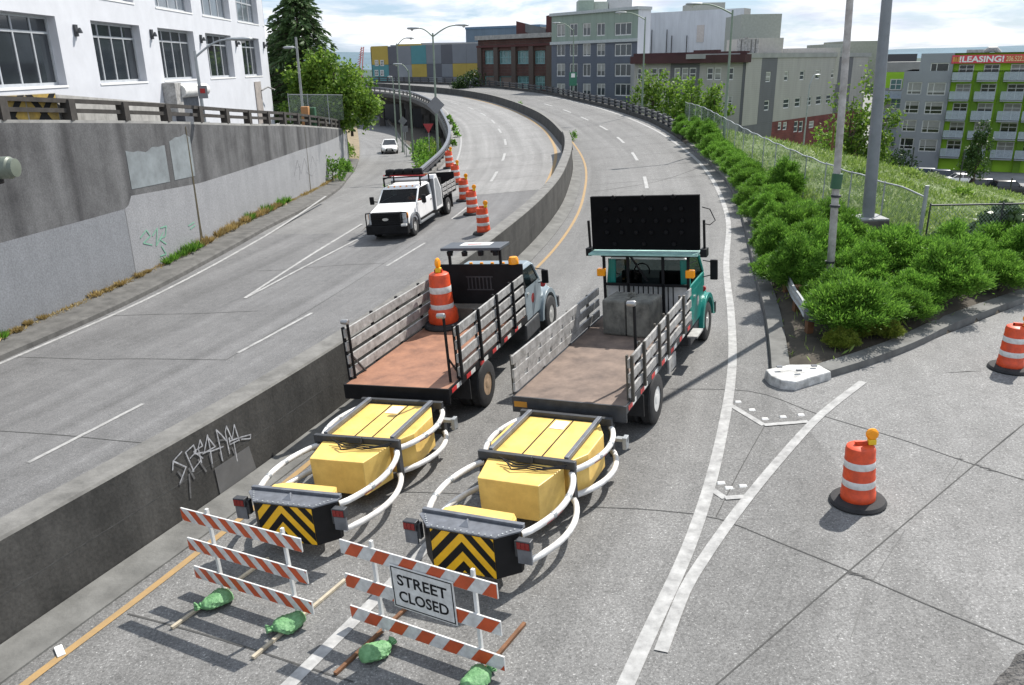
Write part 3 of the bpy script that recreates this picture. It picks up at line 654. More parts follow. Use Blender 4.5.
# bridge rail along the wall top
rl = thing('street_railing', 'heavy dark steel railing with square posts on top of the retaining wall', 'railing', (0,0,0))
def railpts(off): return [tuple(wpt(y, 0, off)[:2]) for y in np.arange(4, WE, 1.5)]
zt = lambda X, Y: WT(Y)
m_rail = mat('weathered_rail', (.05,.045,.04), .75, .2, .4, 3)
sweep('kerb_beam', m_conc, railpts(-.3), [(-.3,-.02),(.26,-.02),(.26,.1),(-.3,.1)], zt, 1, rl)
sweep('rail', m_rail, railpts(-.2), [(-.09,.34),(.09,.34),(.09,.48),(-.09,.48)], zt, 1, rl); sweep('rail', m_rail, railpts(-.2), [(-.12,.66),(.12,.66),(.12,.8),(-.12,.8)], zt, 1, rl)
y = 5.0
while y < WE:
    p = wpt(y, float(WT(y)), -.2); MB().box(p.x-.16, p.x+.16, p.y-.2, p.y+.2, p.z+.08, p.z+.78).build('post', m_rail, rl, 0); y += 2.93

# upper street behind the wall
vs = []; fs = []
for y in np.arange(2, WE+.1, 3.):
    for k in range(5): vs.append((float(WB(y))-.45-k*25*(k > 0), y, float(WT(y))-.06))
for j in range(26):
    for i in range(4): k = j*5+i; fs.append((k, k+1, k+6, k+5))
MB().add(vs, fs).build('upper_street', mat('street_asphalt', (.09,.09,.09), .9, 0, .25, 1), None, 0, 0, 'structure')
b = MB()
vs = []; fs = []
for y in np.arange(80, 212, 6.):
    for x in (-150, -60, -35): vs.append((min(x, float(KL(y))-8.8-(0 if x == -35 else -x-35)), y, 1.2-.02*(y-80)))
for j in range(21):
    for i in range(2): k = j*3+i; fs.append((k, k+1, k+4, k+3))
b.add(vs, fs); b.build('upper_street', m_soil, None, 0, 0, 'structure')

# right-hand bank: planting bed, then the slope down to the low street
XF = hermite([(20,12.7),(24.3,12.6),(31,12.5),(38,12.9),(46,13.5),(55,14.2),(63,14.7),(75,14.9),(90,13.5),(110,9.5),(125,5.5),(140,-2)])
def zbank(X, Y):
    X, Y = np.asarray(X, float), np.asarray(Y, float)
    xk = np.where(Y > 16.1, KR(Y), 5.6); ins = np.minimum((X-xk)*.95, (Y-YRR(X))*.85)
    zb = zroad(np.minimum(X, xk+9), Y)
    f = np.minimum(X-XF(Y), (Y-25.3)); f = np.maximum(f, 0)
    drop = .23*f*f/(f+1.5) + np.clip((Y-62)/30, 0, 1)*np.clip((X-KR(Y))*.5, 0, 2.2)
    z = np.maximum(zb+.16+.05*np.clip(ins, 0, 4)-drop, -9.2)
    z = np.where(ins < .05, np.minimum(z, zb-.6), np.where(ins < .5, np.minimum(z, zb+.07), z))
    return z + np.where(ins > .4, .05*np.sin(X*1.9+Y)*np.cos(Y*1.3), 0)
gx = np.concatenate([np.arange(-14, 5, 2.), np.arange(5, 16, .3), np.arange(16, 45, .8), np.arange(45, 170, 3.)]); gy = np.concatenate([np.arange(15, 28, .3), np.arange(28, 60, .6), np.arange(60, 150, 1.5)])
XX, YY = np.meshgrid(gx, gy); ZZ = zbank(XX, YY); nx = len(gx)
vs = np.stack([XX.ravel(), YY.ravel(), ZZ.ravel()], 1)
fs = []
for j in range(len(gy)-1):
    for i in range(nx-1):
        if gx[i+1] > float(KR(gy[j]))-1.0: k = j*nx+i; fs.append((k, k+1, k+nx+1, k+nx))
o = MB().add(vs, fs).build('bank_terrain', [m_grassground, m_soil], None, 60, 0, 'structure')
for p in o.data.polygons:
    c_ = p.center
    if (c_.y < 25.4 and c_.x < 24) or c_.x < float(XF(c_.y)): p.material_index = 1
vs = [(46,135,-9.1),(46,95,-9.1),(170,86,-9.1),(170,135,-9.1)]; MB().add(vs, [(0,1,2,3)]).build('low_street', mat('low_asphalt', (.2,.2,.2), .9, 0, .2, .8), None, 0, 0, 'structure')

# ================================================================== BUILDINGS
class Facade:                          # upright plane through two sight lines at known depths
    def __init__(s, xl, Yl, xr, Yr, py=80):
        s.a = at(xl, py, Yl); s.b = at(xr, py, Yr); s.u = Vector((s.b.x-s.a.x, s.b.y-s.a.y, 0)); s.L = s.u.length; s.u.normalize()
        s.n = Vector((s.u.y, -s.u.x, 0))           # outward, towards the camera
    def uv(s, px, py):
        v = Vector(ray(px, py)); o = Vector((0, 0, CAMH)); t = (s.a-o).dot(s.n)/v.dot(s.n); P = o+v*t
        return (P-s.a).dot(s.u), P.z
    def P(s, u, z, off=0.0): return Vector((s.a.x, s.a.y, 0))+s.u*u+s.n*off+Vector((0, 0, z))
    def rect(s, x0, y0, x1, y1):
        a, e = s.uv(x0, (y0+y1)/2)[0], s.uv(x1, (y0+y1)/2)[0]; c = (x0+x1)/2
        return a, e, s.uv(c, y1)[1], s.uv(c, y0)[1]
    def block(s, mb, u0, u1, z0, z1, o0, o1, mi=0):   # from offset o0 (back) to o1 (front)
        q = [s.P(u0, 0, o1), s.P(u1, 0, o1), s.P(u1, 0, o0), s.P(u0, 0, o0)]
        return mb.hexa([p+Vector((0,0,z0)) for p in q], [p+Vector((0,0,z1)) for p in q], mi)
def wall_with_holes(F, u0, u1, z0, z1, holes, depth=.25, thick=.4, zuv=0.0):
    # front skin cut round the openings plus the reveals; returns builder and uv
    us = sorted({u0, u1, *[h[0] for h in holes], *[h[1] for h in holes]}); zs_ = sorted({z0, z1, *[h[2] for h in holes], *[h[3] for h in holes]})
    us = [u for u in us if u0-1e-6 <= u <= u1+1e-6]; zs_ = [z for z in zs_ if z0-1e-6 <= z <= z1+1e-6]
    b = MB(); uv = []
    def quad(ps, uvs): b.add(ps, [(0,1,2,3)]); uv.extend(uvs)
    for i in range(len(us)-1):
        for j in range(len(zs_)-1):
            cu, cz = (us[i]+us[i+1])/2, (zs_[j]+zs_[j+1])/2
            if any(h[0] < cu < h[1] and h[2] < cz < h[3] for h in holes): continue
            quad([F.P(us[i],zs_[j]), F.P(us[i+1],zs_[j]), F.P(us[i+1],zs_[j+1]), F.P(us[i],zs_[j+1])], [(us[i],zs_[j]),(us[i+1],zs_[j]),(us[i+1],zs_[j+1]),(us[i],zs_[j+1])])
    for a, e, c, d in holes:
        for p, q in [((a,c),(e,c)),((e,c),(e,d)),((e,d),(a,d)),((a,d),(a,c))]:
            quad([F.P(p[0],p[1]), F.P(q[0],q[1]), F.P(q[0],q[1],-depth), F.P(p[0],p[1],-depth)], [p, q, q, p])
    return b, uv
_rw = random.Random(3)
def window(F, parent, h, m_frame, m_pane, depth=.2, fw=.07, cols=2, rows=(0.5,), name='window', label=None, cwid=None):
    a, e, c, d = h; b = MB(); wz = d-c; wu = e-a
    bl_ = _rw.random() if m_pane.name in ('far_glass', 'black_glass') else 1
    F.block(b, a, a+fw, c, d, -depth, -depth+.07); F.block(b, e-fw, e, c, d, -depth, -depth+.07)
    F.block(b, a+fw, e-fw, c, c+fw, -depth, -depth+.068); F.block(b, a+fw, e-fw, d-fw, d, -depth, -depth+.068)
    for k in range(1, cols): u = a+wu*(cwid[k-1] if cwid else k/cols); F.block(b, u-fw*.4, u+fw*.4, c+fw, d-fw, -depth, -depth+.06)
    for r in rows: z = c+wz*r; F.block(b, a+fw, e-fw, z-fw*.4, z+fw*.4, -depth, -depth+.056)
    w_ = b.build(name, m_frame, parent, 0)
    g = MB(); g.add([F.P(a,c,-depth+.02), F.P(e,c,-depth+.02), F.P(e,d,-depth+.02), F.P(a,d,-depth+.02)], [(0,1,2,3)]); g.build('pane', m_pane, w_, 0)
    if bl_ < .45:
        k_ = _rw.choice([.35,.6,.9]); q_ = MB(); q_.add([F.P(a+fw,d-fw-(wz-2*fw)*k_,-depth+.024), F.P(e-fw,d-fw-(wz-2*fw)*k_,-depth+.024), F.P(e-fw,d-fw,-depth+.024), F.P(a+fw,d-fw,-depth+.024)], [(0,1,2,3)]); q_.build('blind', mat(_rw.choice(['pale_blind','grey_blind']), (.3,.3,.28) if _rw.random() < .5 else (.16,.17,.17), .8), w_, 0)
    if label: w_['label'] = label
    return w_
def shell(F, u0, u1, z0, z1, depth, name, m, parent, front=-.02, uvk=True):
    # body of the building behind the front skin: sides, back, roof
    q = [F.P(u0,0,front), F.P(u1,0,front), F.P(u1,0,-depth), F.P(u0,0,-depth)]; b = MB(); uv = []
    for i, j in ((1,2),(2,3),(3,0)):
        b.add([q[i]+Vector((0,0,z0)), q[j]+Vector((0,0,z0)), q[j]+Vector((0,0,z1)), q[i]+Vector((0,0,z1))], [(0,1,2,3)]); L_ = (q[j]-q[i]).length; uv += [(0,z0),(L_,z0),(L_,z1),(0,z1)]
    b.add([p+Vector((0,0,z1)) for p in q], [(0,1,2,3)]); uv += [(0,0)]*4
    return b.build(name, m, parent, 0, 0, None, uv)
ZB = -9.3
m_deckshade = mat('deck_shade_dark', (.05,.05,.052), .9)
def roofbox(x0, y0, x1, y1, Y, depth, name, m, parent, sink=3.0):
    G_ = Facade(x0, Y, x1, Y, (y0+y1)/2); a, e, c, d = G_.rect(x0, y0, x1, y1); b = MB(); G_.block(b, a, e, c-sink, d, -depth, 0); return b.build(name, m, parent, 0)
m_gl_far = glassmat('far_glass', (.05,.06,.065), .12)
m_gl_teal = glassmat('teal_glass', (.10,.19,.19), .2)
m_fr_white = mat('white_frame', (.6,.6,.58), .6)
m_roofg = mat('roof_grey', (.3,.3,.29), .9, 0, .15, .5)

# white factory building on the left
F = Facade(-60, 27.5, 268, 68)
wb = thing('white_building', 'white painted industrial building with tall gridded windows, above the retaining wall', 'building', (0,0,0))
m_wwall = mat('white_masonry', (.56,.575,.61), .7, 0, .07, .9, .1, 8)
wins = [(-40,15,61,86),(95.5,22,143,82),(161,28,196,80),(208,35,233,78),(243,38,260.5,76.5)]
wins2 = [(96,-36,130,-2),(153,-30,189,10),(200,-23,228,18),(235.5,-16,256.5,22.5),(262.5,-10,274,25)]
H1 = [F.rect(*q) for q in wins]; H2 = [F.rect(*q) for q in wins2]
zc = sum(h[2] for h in H1)/5; zd = sum(h[3] for h in H1)/5; zc2 = sum(h[2] for h in H2)/5
H1 = [(a, e, zc, zd) for a, e, c, d in H1]; H2 = [(a, e, zc2, zc2+(zd-zc)) for a, e, c, d in H2]
uE = F.uv(268, 60)[0]
H2 = [h if h[1] < uE-.3 else (h[0], uE-.5, h[2], h[3]) for h in H2]
bb, uv = wall_with_holes(F, -3, uE, 2, zc2+4.5, H1+H2, .45); bb.build('wall', m_wwall, wb, 0, 0, None, uv)
shell(F, -3, uE, 2, zc2+4.5, 22, 'wall', m_wwall, wb)
m_fr_steel = mat('pale_steel_frame', (.42,.44,.46), .5, .2)
for i, h in enumerate(H1): window(F, wb, h, m_fr_steel, m_glass, .42, .12, 4 if i else 5, (.76,))
for h in H2: window(F, wb, h, m_fr_steel, glassmat('pale_glass', (.12,.14,.16), .1), .42, .12, 4, (.5,))
for h in H1+H2: b = MB(); F.block(b, h[0]-.05, h[1]+.05, h[2]-.09, h[2]-.003, -.3, .03); b.build('sill', m_white, wb, 0)
for px, py in [(75,32),(151,35.5),(200.5,40),(236,44),(263.5,46)]:
    u, z = F.uv(px, py); b = MB(); F.block(b, u-.12, u+.12, z-.18, z+.3, .0, .1); k = F.P(u, z+.05, .22); b.lathe([(.04,.12),(.1,-.03),(.11,-.1)], 10, k); b.build('wall_lamp', m_steel, wb, 30)
u, z = F.uv(181, 90.5); b = MB(); b.tube([F.P(u-1.9, z, .6), F.P(u+2.2, z, .6)], .36, 14); b.build('duct', m_offwhite, wb, 40)
u, z = F.uv(167, 97); b = MB(); F.block(b, u-.5, u+.5, z-1.0, z+.75, .01, .7); b.build('duct_box', m_alu, wb, 0, .03)
u, z = F.uv(183, 101); b = MB(); F.block(b, u-1.4, u+1.2, z-1.3, z+.55, .01, .5); b.build('vent_grille', m_greysteel, wb, 0)
u, z = F.uv(258.5, 98); b = MB(); F.block(b, u-.8, u+.9, z-1.9, z+1.2, .01, .06); b.build('door', mat('rust_door', (.3,.27,.25), .7, 0, .3, 2), wb, 0)
u, z = F.uv(265, 90); b = MB(); b.tube([F.P(u-1.4, z, .1), F.P(u-.9, z+.25, .5), F.P(u+.2, z, .7)], .06, 8); b.build('pipe', m_alu, wb)

# low street wall painted with black and yellow crosses in front of it
pf = Facade(-30, 24.5, 58, 28.2, 105); L0 = pf.L
sw = thing('street_wall', 'low concrete wall at far left painted with yellow and black crosses', 'wall', (0,0,0))
zt_, zb_ = pf.uv(40, 93.5)[1], pf.uv(40, 122)[1]-.4
b = MB(); pf.block(b, -4, L0, zb_, zt_, -.4, 0); b.build('wall', m_conc, sw, 0, .02)
b = MB(); bl = MB(); h_ = zt_-zb_
for k in range(12):
    u0 = L0-1.45*(k+1)*1.0
    b.add([pf.P(q[0], q[1], .006) for q in [(u0,zb_+.02),(u0+1.4,zb_+.02),(u0+1.4,zt_-.02),(u0,zt_-.02)]], [(0,1,2,3)])
    for s_ in (1, -1):
        c = u0+.70; q = [(c-s_*.55-.15, zb_+.02),(c-s_*.55+.15, zb_+.02),(c+s_*.55+.15, zt_-.02),(c+s_*.55-.15, zt_-.02)]
        bl.add([pf.P(a, z, .012+.002*s_) for a, z in (q if s_ > 0 else q)], [(0,1,2,3)])
plab(b.build('paint_patch', mat('faded_yellow', (.42,.28,.05), .8, 0, .15, 3, c2=(.2,.15,.06)), sw, 0), 'yellow painted squares'); plab(bl.build('paint_cross', m_black, sw, 0), 'black painted crosses')
pf2 = Facade(58, 28.3, 165, 42, 105); sw2 = thing('street_wall', 'plain grey concrete wall running below the white building, behind the steel railing', 'wall', (0,0,0))
b = MB(); z1_ = pf2.uv(60, 94)[1]; z2_ = pf2.uv(160, 104)[1]
b.hexa([pf2.P(0,2,0), pf2.P(pf2.L,2,0), pf2.P(pf2.L,2,-.4), pf2.P(0,2,-.4)], [pf2.P(0,z1_,0), pf2.P(pf2.L,z2_,0), pf2.P(pf2.L,z2_,-.4), pf2.P(0,z1_,-.4)]); b.build('wall', m_conc, sw2, 0)

# long building clad in coloured panels, far end of the viaduct
F = Facade(372.5, 176, 480, 158); cl = thing('panel_building', 'long flat building clad in grey, teal and mustard panels beyond the viaduct', 'building', (0,0,0))
zt_ = F.uv(420, 45.5)[1]; uA = F.uv(388, 60)[0]
shell(F, 0, F.L+14, ZB, zt_, 25, 'wall', mat('grey_cladding', (.17,.18,.2), .7), cl, -.0)
pal = {'g': mat('panel_grey', (.17,.185,.205), .6, 0, .08, .4), 'd': mat('panel_dark', (.085,.09,.105), .6, 0, .1, .4), 't': mat('panel_teal', (.06,.22,.24), .6, 0, .1, .4), 'y': mat('panel_mustard', (.38,.28,.045), .6, 0, .1, .4), 'l': mat('panel_pale', (.22,.24,.26), .6, 0, .08, .4)}
rowtop = 0
colx = [372.5, 389, 397.5, 412, 427, 442, 453, 467, 480]
rowy = [45, 64, 77, 91]
tab = ['ytt', 'ddg', 'gld', 'tyd', 'gdg', 'dgd', 'gyg', 'gyg']
for i in range(8):
    a, e = F.uv(colx[i], 65)[0], F.uv(colx[i+1], 65)[0]
    for j in range(3):
        zhi, zlo = F.uv(425, rowy[j])[1], F.uv(425, rowy[j+1])[1]
        if j == 2: zlo = F.uv(425, 96)[1]
        if j == 0 and i == 0: zhi = F.uv(380, 46)[1]
        b = MB(); F.block(b, a+.02, e-.02, zlo+.02, zhi-.02, 0, .12); b.build('cladding_panel', pal[tab[i][j]], cl, 0)
b = MB(); F.block(b, 0, F.L, ZB, F.uv(425, 96)[1]-.05, 0, .1); b.build('shaded_base_wall', m_deckshade, cl, 0)  # dark colour stands in for the shade below the viaduct deck
b = MB(); a, e, c, d = F.rect(383, 48.5, 388, 54); F.block(b, a, e, c, d, -4, -.1); b.build('stair_tower', pal['y'], cl, 0)
roofbox(396, 44, 421, 50, 180, 8, 'roof_unit', pal['y'], cl)
roofbox(421, 42.5, 486, 49, 181, 9, 'roof_unit', m_roofg, cl)
roofbox(390.5, 45, 395.8, 50, 180, 6, 'roof_unit', pal['l'], cl)
for px in (377.5, 383):
    a, e, c, d = F.rect(px-2, 60, px+1.5, 66); window(F, cl, (a, e, c, d), m_fr_white, m_gl_far, -.13, .15, 2, (.5,)); a, e, c, d = F.rect(px-2, 70, px+1.5, 76); window(F, cl, (a, e, c, d), m_fr_white, m_gl_far, -.13, .15, 2, (.5,))
F = Facade(466, 215, 540, 205, 40); bx = thing('metal_building', 'plain blue-grey metal building standing behind the brick building', 'building', (0,0,0))
zt_ = F.uv(490, 28.5)[1]; b, uv = wall_with_holes(F, 0, F.L, ZB, zt_, []); b.build('wall', sidingmat('bluegrey_siding', (.12,.17,.22), .6, True, .85), bx, 0, 0, None, uv); shell(F, 0, F.L, ZB, zt_, 20, 'wall', m_roofg, bx)
b = MB(); F.block(b, -.1, F.L+.1, zt_, zt_+.5, -20, .15); b.build('roof_edge', mat('blue_trim', (.09,.16,.24), .5), bx, 0)

# two storey brick building
F = Facade(479, 150, 551.5, 138); bk = thing('brick_building', 'two storey red brick building with gridded teal windows and pilasters, beside the viaduct', 'building', (0,0,0))
m_br = brickmat('red_brick', (.085,.036,.028), (.06,.027,.022), (.08,.06,.05), .35); m_br2 = mat('maroon_brick', (.075,.024,.022), .85, 0, .2, .6)
zt_ = F.uv(515, 36.5)[1]
cols = [(484.5,494.5),(499,512),(517,529.5),(534.5,545)]; Hs = []; Hr = []
for a, e in cols:
    Hr.append(F.rect(a, 50.5, e, 64)); Hs.append(F.rect(a, 76, e, 89.5))
b, uv = wall_with_holes(F, 0, F.L, ZB, zt_, Hr+Hs, .35); b.build('wall', m_br, bk, 0, 0, None, uv); shell(F, 0, F.L, ZB, zt_, 22, 'wall', m_br, bk)
for h in Hr: window(F, bk, h, mat('teal_frame', (.16,.3,.3), .6), m_gl_teal, .3, .18, 3, (.5,))
for i, h in enumerate(Hs):
    window(F, bk, h, mat('teal_frame', (.16,.3,.3), .6), m_gl_teal if i > 1 else mat('brown_shutter', (.17,.13,.11), .8), .3, .18, 3 if i > 1 else 1, (.5,) if i > 1 else ())
b = MB()
for px in (480.5, 496.8, 514.5, 532, 549.5):
    u = F.uv(px, 65)[0]; F.block(b, u-.5, u+.5, ZB, zt_-1.2, 0, .3)
b.build('pilaster', m_br, bk, 0)
b = MB(); F.block(b, -.3, F.L+.1, zt_-.35, zt_+.35, -1, .5); b.build('cornice', m_conc, bk, 0)
b = MB(); F.block(b, -.1, F.L, zt_-1.6, zt_-1.25, 0, .35); b.build('string_course', m_br2, bk, 0)
p = [F.rect(504, 19.5, 537, 37)]; a, e, c, d = p[0]; zm = F.uv(520, 30)[1]
b = MB(); b.hexa([F.P(a,c-1,-3), F.P(e,c-1,-3), F.P(e,c-1,-10), F.P(a,c-1,-10)], [F.P(a,d,-3), F.P(e,zm,-3), F.P(e,zm-2,-10), F.P(a,d-2,-10)]); b.build('sloping_roof_house', m_br2, bk, 0)
b = MB(); a, e, c, d = F.rect(510, 21, 534, 34); b.add([F.P(a+.8,d-1.6,-2.9), F.P(e,zm-1.3,-2.9), F.P(e,zm+.1,-2.9), F.P(a+.8,d-.2,-2.9)], [(0,1,2,3)]); b.build('skylight', m_gl_far, bk, 0)
b = MB(); a, e, c, d = F.rect(538, 15, 552, 37); b.hexa([F.P(a,c-1,-2), F.P(e,c-1,-2), F.P(e,c-1,-8), F.P(a,c-1,-8)], [F.P(a,d,-2), F.P(e-1.2,d+.2,-2), F.P(e-1.2,d,-8), F.P(a,d,-8)]); b.build('stair_tower', m_br2, bk, 0)

# blue-grey apartment block with a green top storey
F = Facade(551.5, 130, 636, 116); ap = thing('apartment_building', 'four storey apartment block, slate blue below a pale green metal top storey', 'building', (0,0,0))
zt_ = F.uv(594, 13)[1]; zm = F.uv(594, 41.5)[1]
cols = [(556.5,565),(569.5,577.5),(582.5,590.5),(596.5,605),(614.5,631.5)]; rows = [(23,36),(43.5,56.2),(63.5,76.5),(83.5,96)]
Hg = [F.rect(a, rows[0][0]+(594-(a+e)/2)*.02, e, rows[0][1]+(594-(a+e)/2)*.02) for a, e in cols]
Hb = [F.rect(a, r[0], e, r[1]) for r in rows[1:] for a, e in cols]
b, uv = wall_with_holes(F, 0, F.L, ZB, zm-.01, Hb, .2); b.build('wall', sidingmat('slate_siding', (.10,.115,.145), .3), ap, 0, 0, None, uv)
b, uv = wall_with_holes(F, 0, F.L, zm, zt_, Hg, .2); plab(b.build('wall', sidingmat('green_metal', (.25,.31,.26), 1.2, True, .8), ap, 0, 0, None, uv), 'pale green metal top storey')
shell(F, 0, F.L, ZB, zt_, 2.5, 'wall', sidingmat('white_siding', (.55,.57,.61), .8, True, .9), ap)
for h in Hg+Hb: window(F, ap, h, m_fr_white, m_gl_far, .15, .14, 3 if h[1]-h[0] > 2 else 2, () , cwid=None)
b = MB(); F.block(b, -.15, F.L+.15, zm-.22, zm+.18, 0, .22); F.block(b, -.2, F.L+.2, zt_, zt_+.4, -2.5, .3); b.build('trim_band', mat('pale_band', (.4,.43,.43), .6), ap, 0)
roofbox(578.5, 0, 594, 14, 127, 4, 'penthouse', mat('green_penthouse', (.25,.31,.26), .7), ap); roofbox(594.2, 1.5, 608, 14, 128, 4, 'penthouse', mat('pale_green_penthouse', (.33,.37,.33), .7), ap)
roofbox(609, -2, 632, 14, 130, 3, 'penthouse', mat('pale_penthouse', (.42,.43,.44), .7), ap)

# tall white windowless block behind
F = Facade(630, 152, 742, 140, 40); wbx = thing('white_block', 'tall white windowless metal-clad block rising behind the low grey housing', 'building', (0,0,0))
zt_ = F.uv(686, 11)[1]; z2 = F.uv(742, 14.5)[1]
b, uv = wall_with_holes(F, 0, F.L, ZB, zt_, []); b.build('wall', sidingmat('white_siding', (.55,.57,.61), .8, True, .9), wbx, 0, 0, None, uv); shell(F, 0, F.L, ZB, zt_, 3, 'wall', m_roofg, wbx)
a, e, c, d = F.rect(697, 25, 704, 42); b = MB(); F.block(b, a, e, c, d, 0, .1); plab(b.build('cladding_panel', mat('beige_panel', (.5,.46,.44), .7), wbx, 0), 'beige cladding panel')
roofbox(692, 2.5, 725, 14, 150, 8, 'roof_unit', mat('roof_unit_grey', (.36,.37,.34), .8), wbx)
b = MB()
for px in (652, 667, 672, 687): u, z = F.uv(px, 48); b.tube([F.P(u, z-1, .3), F.P(u, z+2+px % 3, .3)], .08, 6)
b.build('roof_pipe', m_steel, wbx)

# low grey housing with a maroon cornice
F = Facade(634, 111, 745, 98, 80); F2 = Facade(745, 98, 866, 128, 90)
hs = thing('housing_block', 'long three storey grey housing with white sash windows and a maroon parapet', 'building', (0,0,0))
m_beige = sidingmat('beige_siding', (.36,.345,.32), .24); m_dgrey = sidingmat('dark_siding', (.125,.125,.135), .24)
zt_ = F.uv(700, 52)[1]; zcor = F.uv(700, 63)[1]
W1 = [(637,67.5,641.5,80),(651,67.5,657,74),(658,67.5,664,74),(674,67.5,680,80),(681.5,67.5,688,80),(689,67.5,696,80),(706.5,67.5,713,80),(714,67.5,721,80),(727.5,67.5,733.5,80),(706.5,95,712,109),(713,95,719.5,109),(727,95.5,732,109.5),(651,95,657,108),(674,95,680,108),(682,95,688,108)]
Hh = [F.rect(*q) for q in W1]; Hh = [(a, e, *( (F.rect(706,67.5,713,80)[2:]) if q[1] < 80 else (F.rect(706,95,712,109)[2:]))) for (a, e, c, d), q in zip(Hh, W1)]
def band(F, xs, mats, Hh, z0, z1, parent):
    for i in range(len(xs)-1):
        u0, u1 = F.uv(xs[i], 80)[0], F.uv(xs[i+1], 80)[0]; hh = [h for h in Hh if u0 <= (h[0]+h[1])/2 < u1]; hh = [(max(h[0], u0+.05), min(h[1], u1-.05), h[2], h[3]) for h in hh]
        b, uv = wall_with_holes(F, u0+.01, u1-.01, z0, z1, hh, .2); b.build('wall', mats[i], parent, 0, 0, None, uv)
        for h in hh: window(F, parent, h, m_fr_white, m_gl_far, .14, .13, 1, (.5,))
band(F, [634, 670, 699, 742, 745], [m_beige, m_dgrey, m_beige, m_dgrey], Hh, ZB, zcor, hs)
b = MB(); F.block(b, -.1, F.L+.3, zcor, zcor+.9, -.5, .75); F.block(b, -.1, F.L+.02, zcor+.9, zt_, -.5, .15)
b.build('cornice', mat('maroon_cornice', (.06,.022,.022), .8, 0, .25, .5), hs, 0)
b = MB(); a, e, c, d = F.rect(694, 50, 718, 56); F.block(b, a, e, zt_-.1, d, -.6, .12); b.build('parapet', mat('maroon_cornice', (.06,.022,.022), .8), hs, 0)
z2t = F2.uv(745, 58)[1]; zba = F2.uv(800, 118)[1]
W2 = [(766,70,771,80.5),(784.5,69.5,788.5,80),(800,70.5,804.5,79.5),(815.5,71,820,80),(831,71.5,835,79),(764.5,98,769.5,108.5),(783.5,97.5,789.5,107),(795,97.5,800.5,106.5),(807,97.3,811.5,106.2),(816,96.5,821.5,105.5),(826,96.3,831,104.5),(838,96,841.5,104)]
Hh2 = [F2.rect(*q) for q in W2]
r1 = (F2.rect(800,70.5,804.5,80)[2:]); r2 = F2.rect(795,97.5,800.5,107)[2:]
Hh2 = [(a, e, *(r1 if q[1] < 85 else r2)) for (a, e, c, d), q in zip(Hh2, W2)]
band(F2, [745, 760.5, 776, 836, 851, 866], [m_beige, m_dgrey, m_beige, m_dgrey, m_beige], Hh2, zba, z2t, hs)
W3 = [(778,122,781.5,130),(783,122,787,130),(794,121,798,132),(799,121,803,132),(809,121,814,128)]
b, uv = wall_with_holes(F2, F2.uv(776, 80)[0], F2.L, ZB, zba-.01, [F2.rect(*q) for q in W3], .2); plab(b.build('wall', brickmat('maroon_base', (.17,.04,.035), (.13,.03,.028), (.12,.06,.05), .6), hs, 0, 0, None, uv), 'maroon brick ground storey')
b, uv = wall_with_holes(F2, 0, F2.uv(776, 80)[0]-.01, ZB, zba-.01, [], .2); b.build('wall', m_dgrey, hs, 0, 0, None, uv)
for q in W3: window(F2, hs, F2.rect(*q), m_fr_white, m_gl_far, .14, .13, 1, (.5,))
b = MB(); F2.block(b, -.1, F2.L+.1, z2t, z2t+.55, -8, .12); b.build('roof_edge', m_roofg, hs, 0)
q = [F.P(.2,0,-.45), F.P(F.L-.5,0,-.5), F2.P(1,0,-.5), F2.P(F2.L,0,-.45), F2.P(F2.L,0,-.45)+Vector((0,16,0)), F.P(.2,0,0)+Vector((0,22,0))]
MB().hexa([p+Vector((0,0,ZB)) for p in q], [p+Vector((0,0,z2t-.15)) for p in q]).build('wall', m_roofg, hs, 0)
for x0, y0, x1, y1, m, Y, dp in [(741,14,781,40,mat('sage_box',(.27,.29,.26),.8),126,9),(743,38,783,58,mat('tan_box',(.42,.4,.37),.8),106,8),(787,48,840,62,mat('tan_box',(.42,.4,.37),.8),118,9),(825,44,846,62,mat('sage_box',(.27,.29,.26),.8),127,8),(842,41,878,64,mat('sage_box2',(.3,.31,.26),.8),131,8)]:
    roofbox(x0, y0, x1, y1, Y, dp, 'roof_unit', m, hs)
b = MB()
for px in (739, 743, 746, 749, 753, 757):
    q = at(px, 45, 104.5); b.tube([q-Vector((0,0,3)), q+Vector((0,0,.9-.2*(px % 2)))], .25, 8)
b.build('roof_vent', m_alu, hs)

# apartment block with green walls, balconies and a leasing banner
F = Facade(897.5, 128, 925, 126, 110); F = Facade(890, 128.6, 1060, 118, 110)
ls = thing('apartment_building', 'grey and lime green apartment block with balconies and a red LEASING banner', 'building', (0,0,0))
m_gl_dk = glassmat('black_glass', (.02,.022,.024), .15)
m_lgrey = mat('grey_panel_wall', (.27,.285,.305), .7, 0, .07, .3); m_lime = mat('lime_wall', (.3,.55,.03), .7, 0, .1, .3)
z7 = lambda x, y: (880+x/4.278, 40+y/4.278)
uL1 = F.uv(*z7(105, 135))[0]; uL0 = F.uv(*z7(178, 60))[0]; uG = F.uv(*z7(285, 290))[0]; zt_ = F.uv(*z7(245, 57))[1]; zs1 = F.uv(*z7(140, 133))[1]; uR = F.uv(1050, 100)[0]
rowsR = [(98,155),(182,237),(264,318),(344,398),(425,478)]; colR = [(210,288),(200,278),(190,269),(180,260),(171,249)]
rowsL = [(180,233),(261,314),(341,392),(418,468)]; colL = [(113,175),(104,165),(96,156),(88,148)]
HR = [F.rect(*z7(c[0], r[0]), *z7(c[1], r[1])) for r, c in zip(rowsR, colR)]; HL = [F.rect(*z7(c[0], r[0]), *z7(c[1], r[1])) for r, c in zip(rowsL, colL)]
ua, ue = np.mean([h[0] for h in HR]), np.mean([h[1] for h in HR]); HR = [(ua, ue, h[2], h[3]) for h in HR]
ua, ue = np.mean([h[0] for h in HL]), np.mean([h[1] for h in HL]); HL = [(ua, ue, h[2], h[3]) for h in HL]
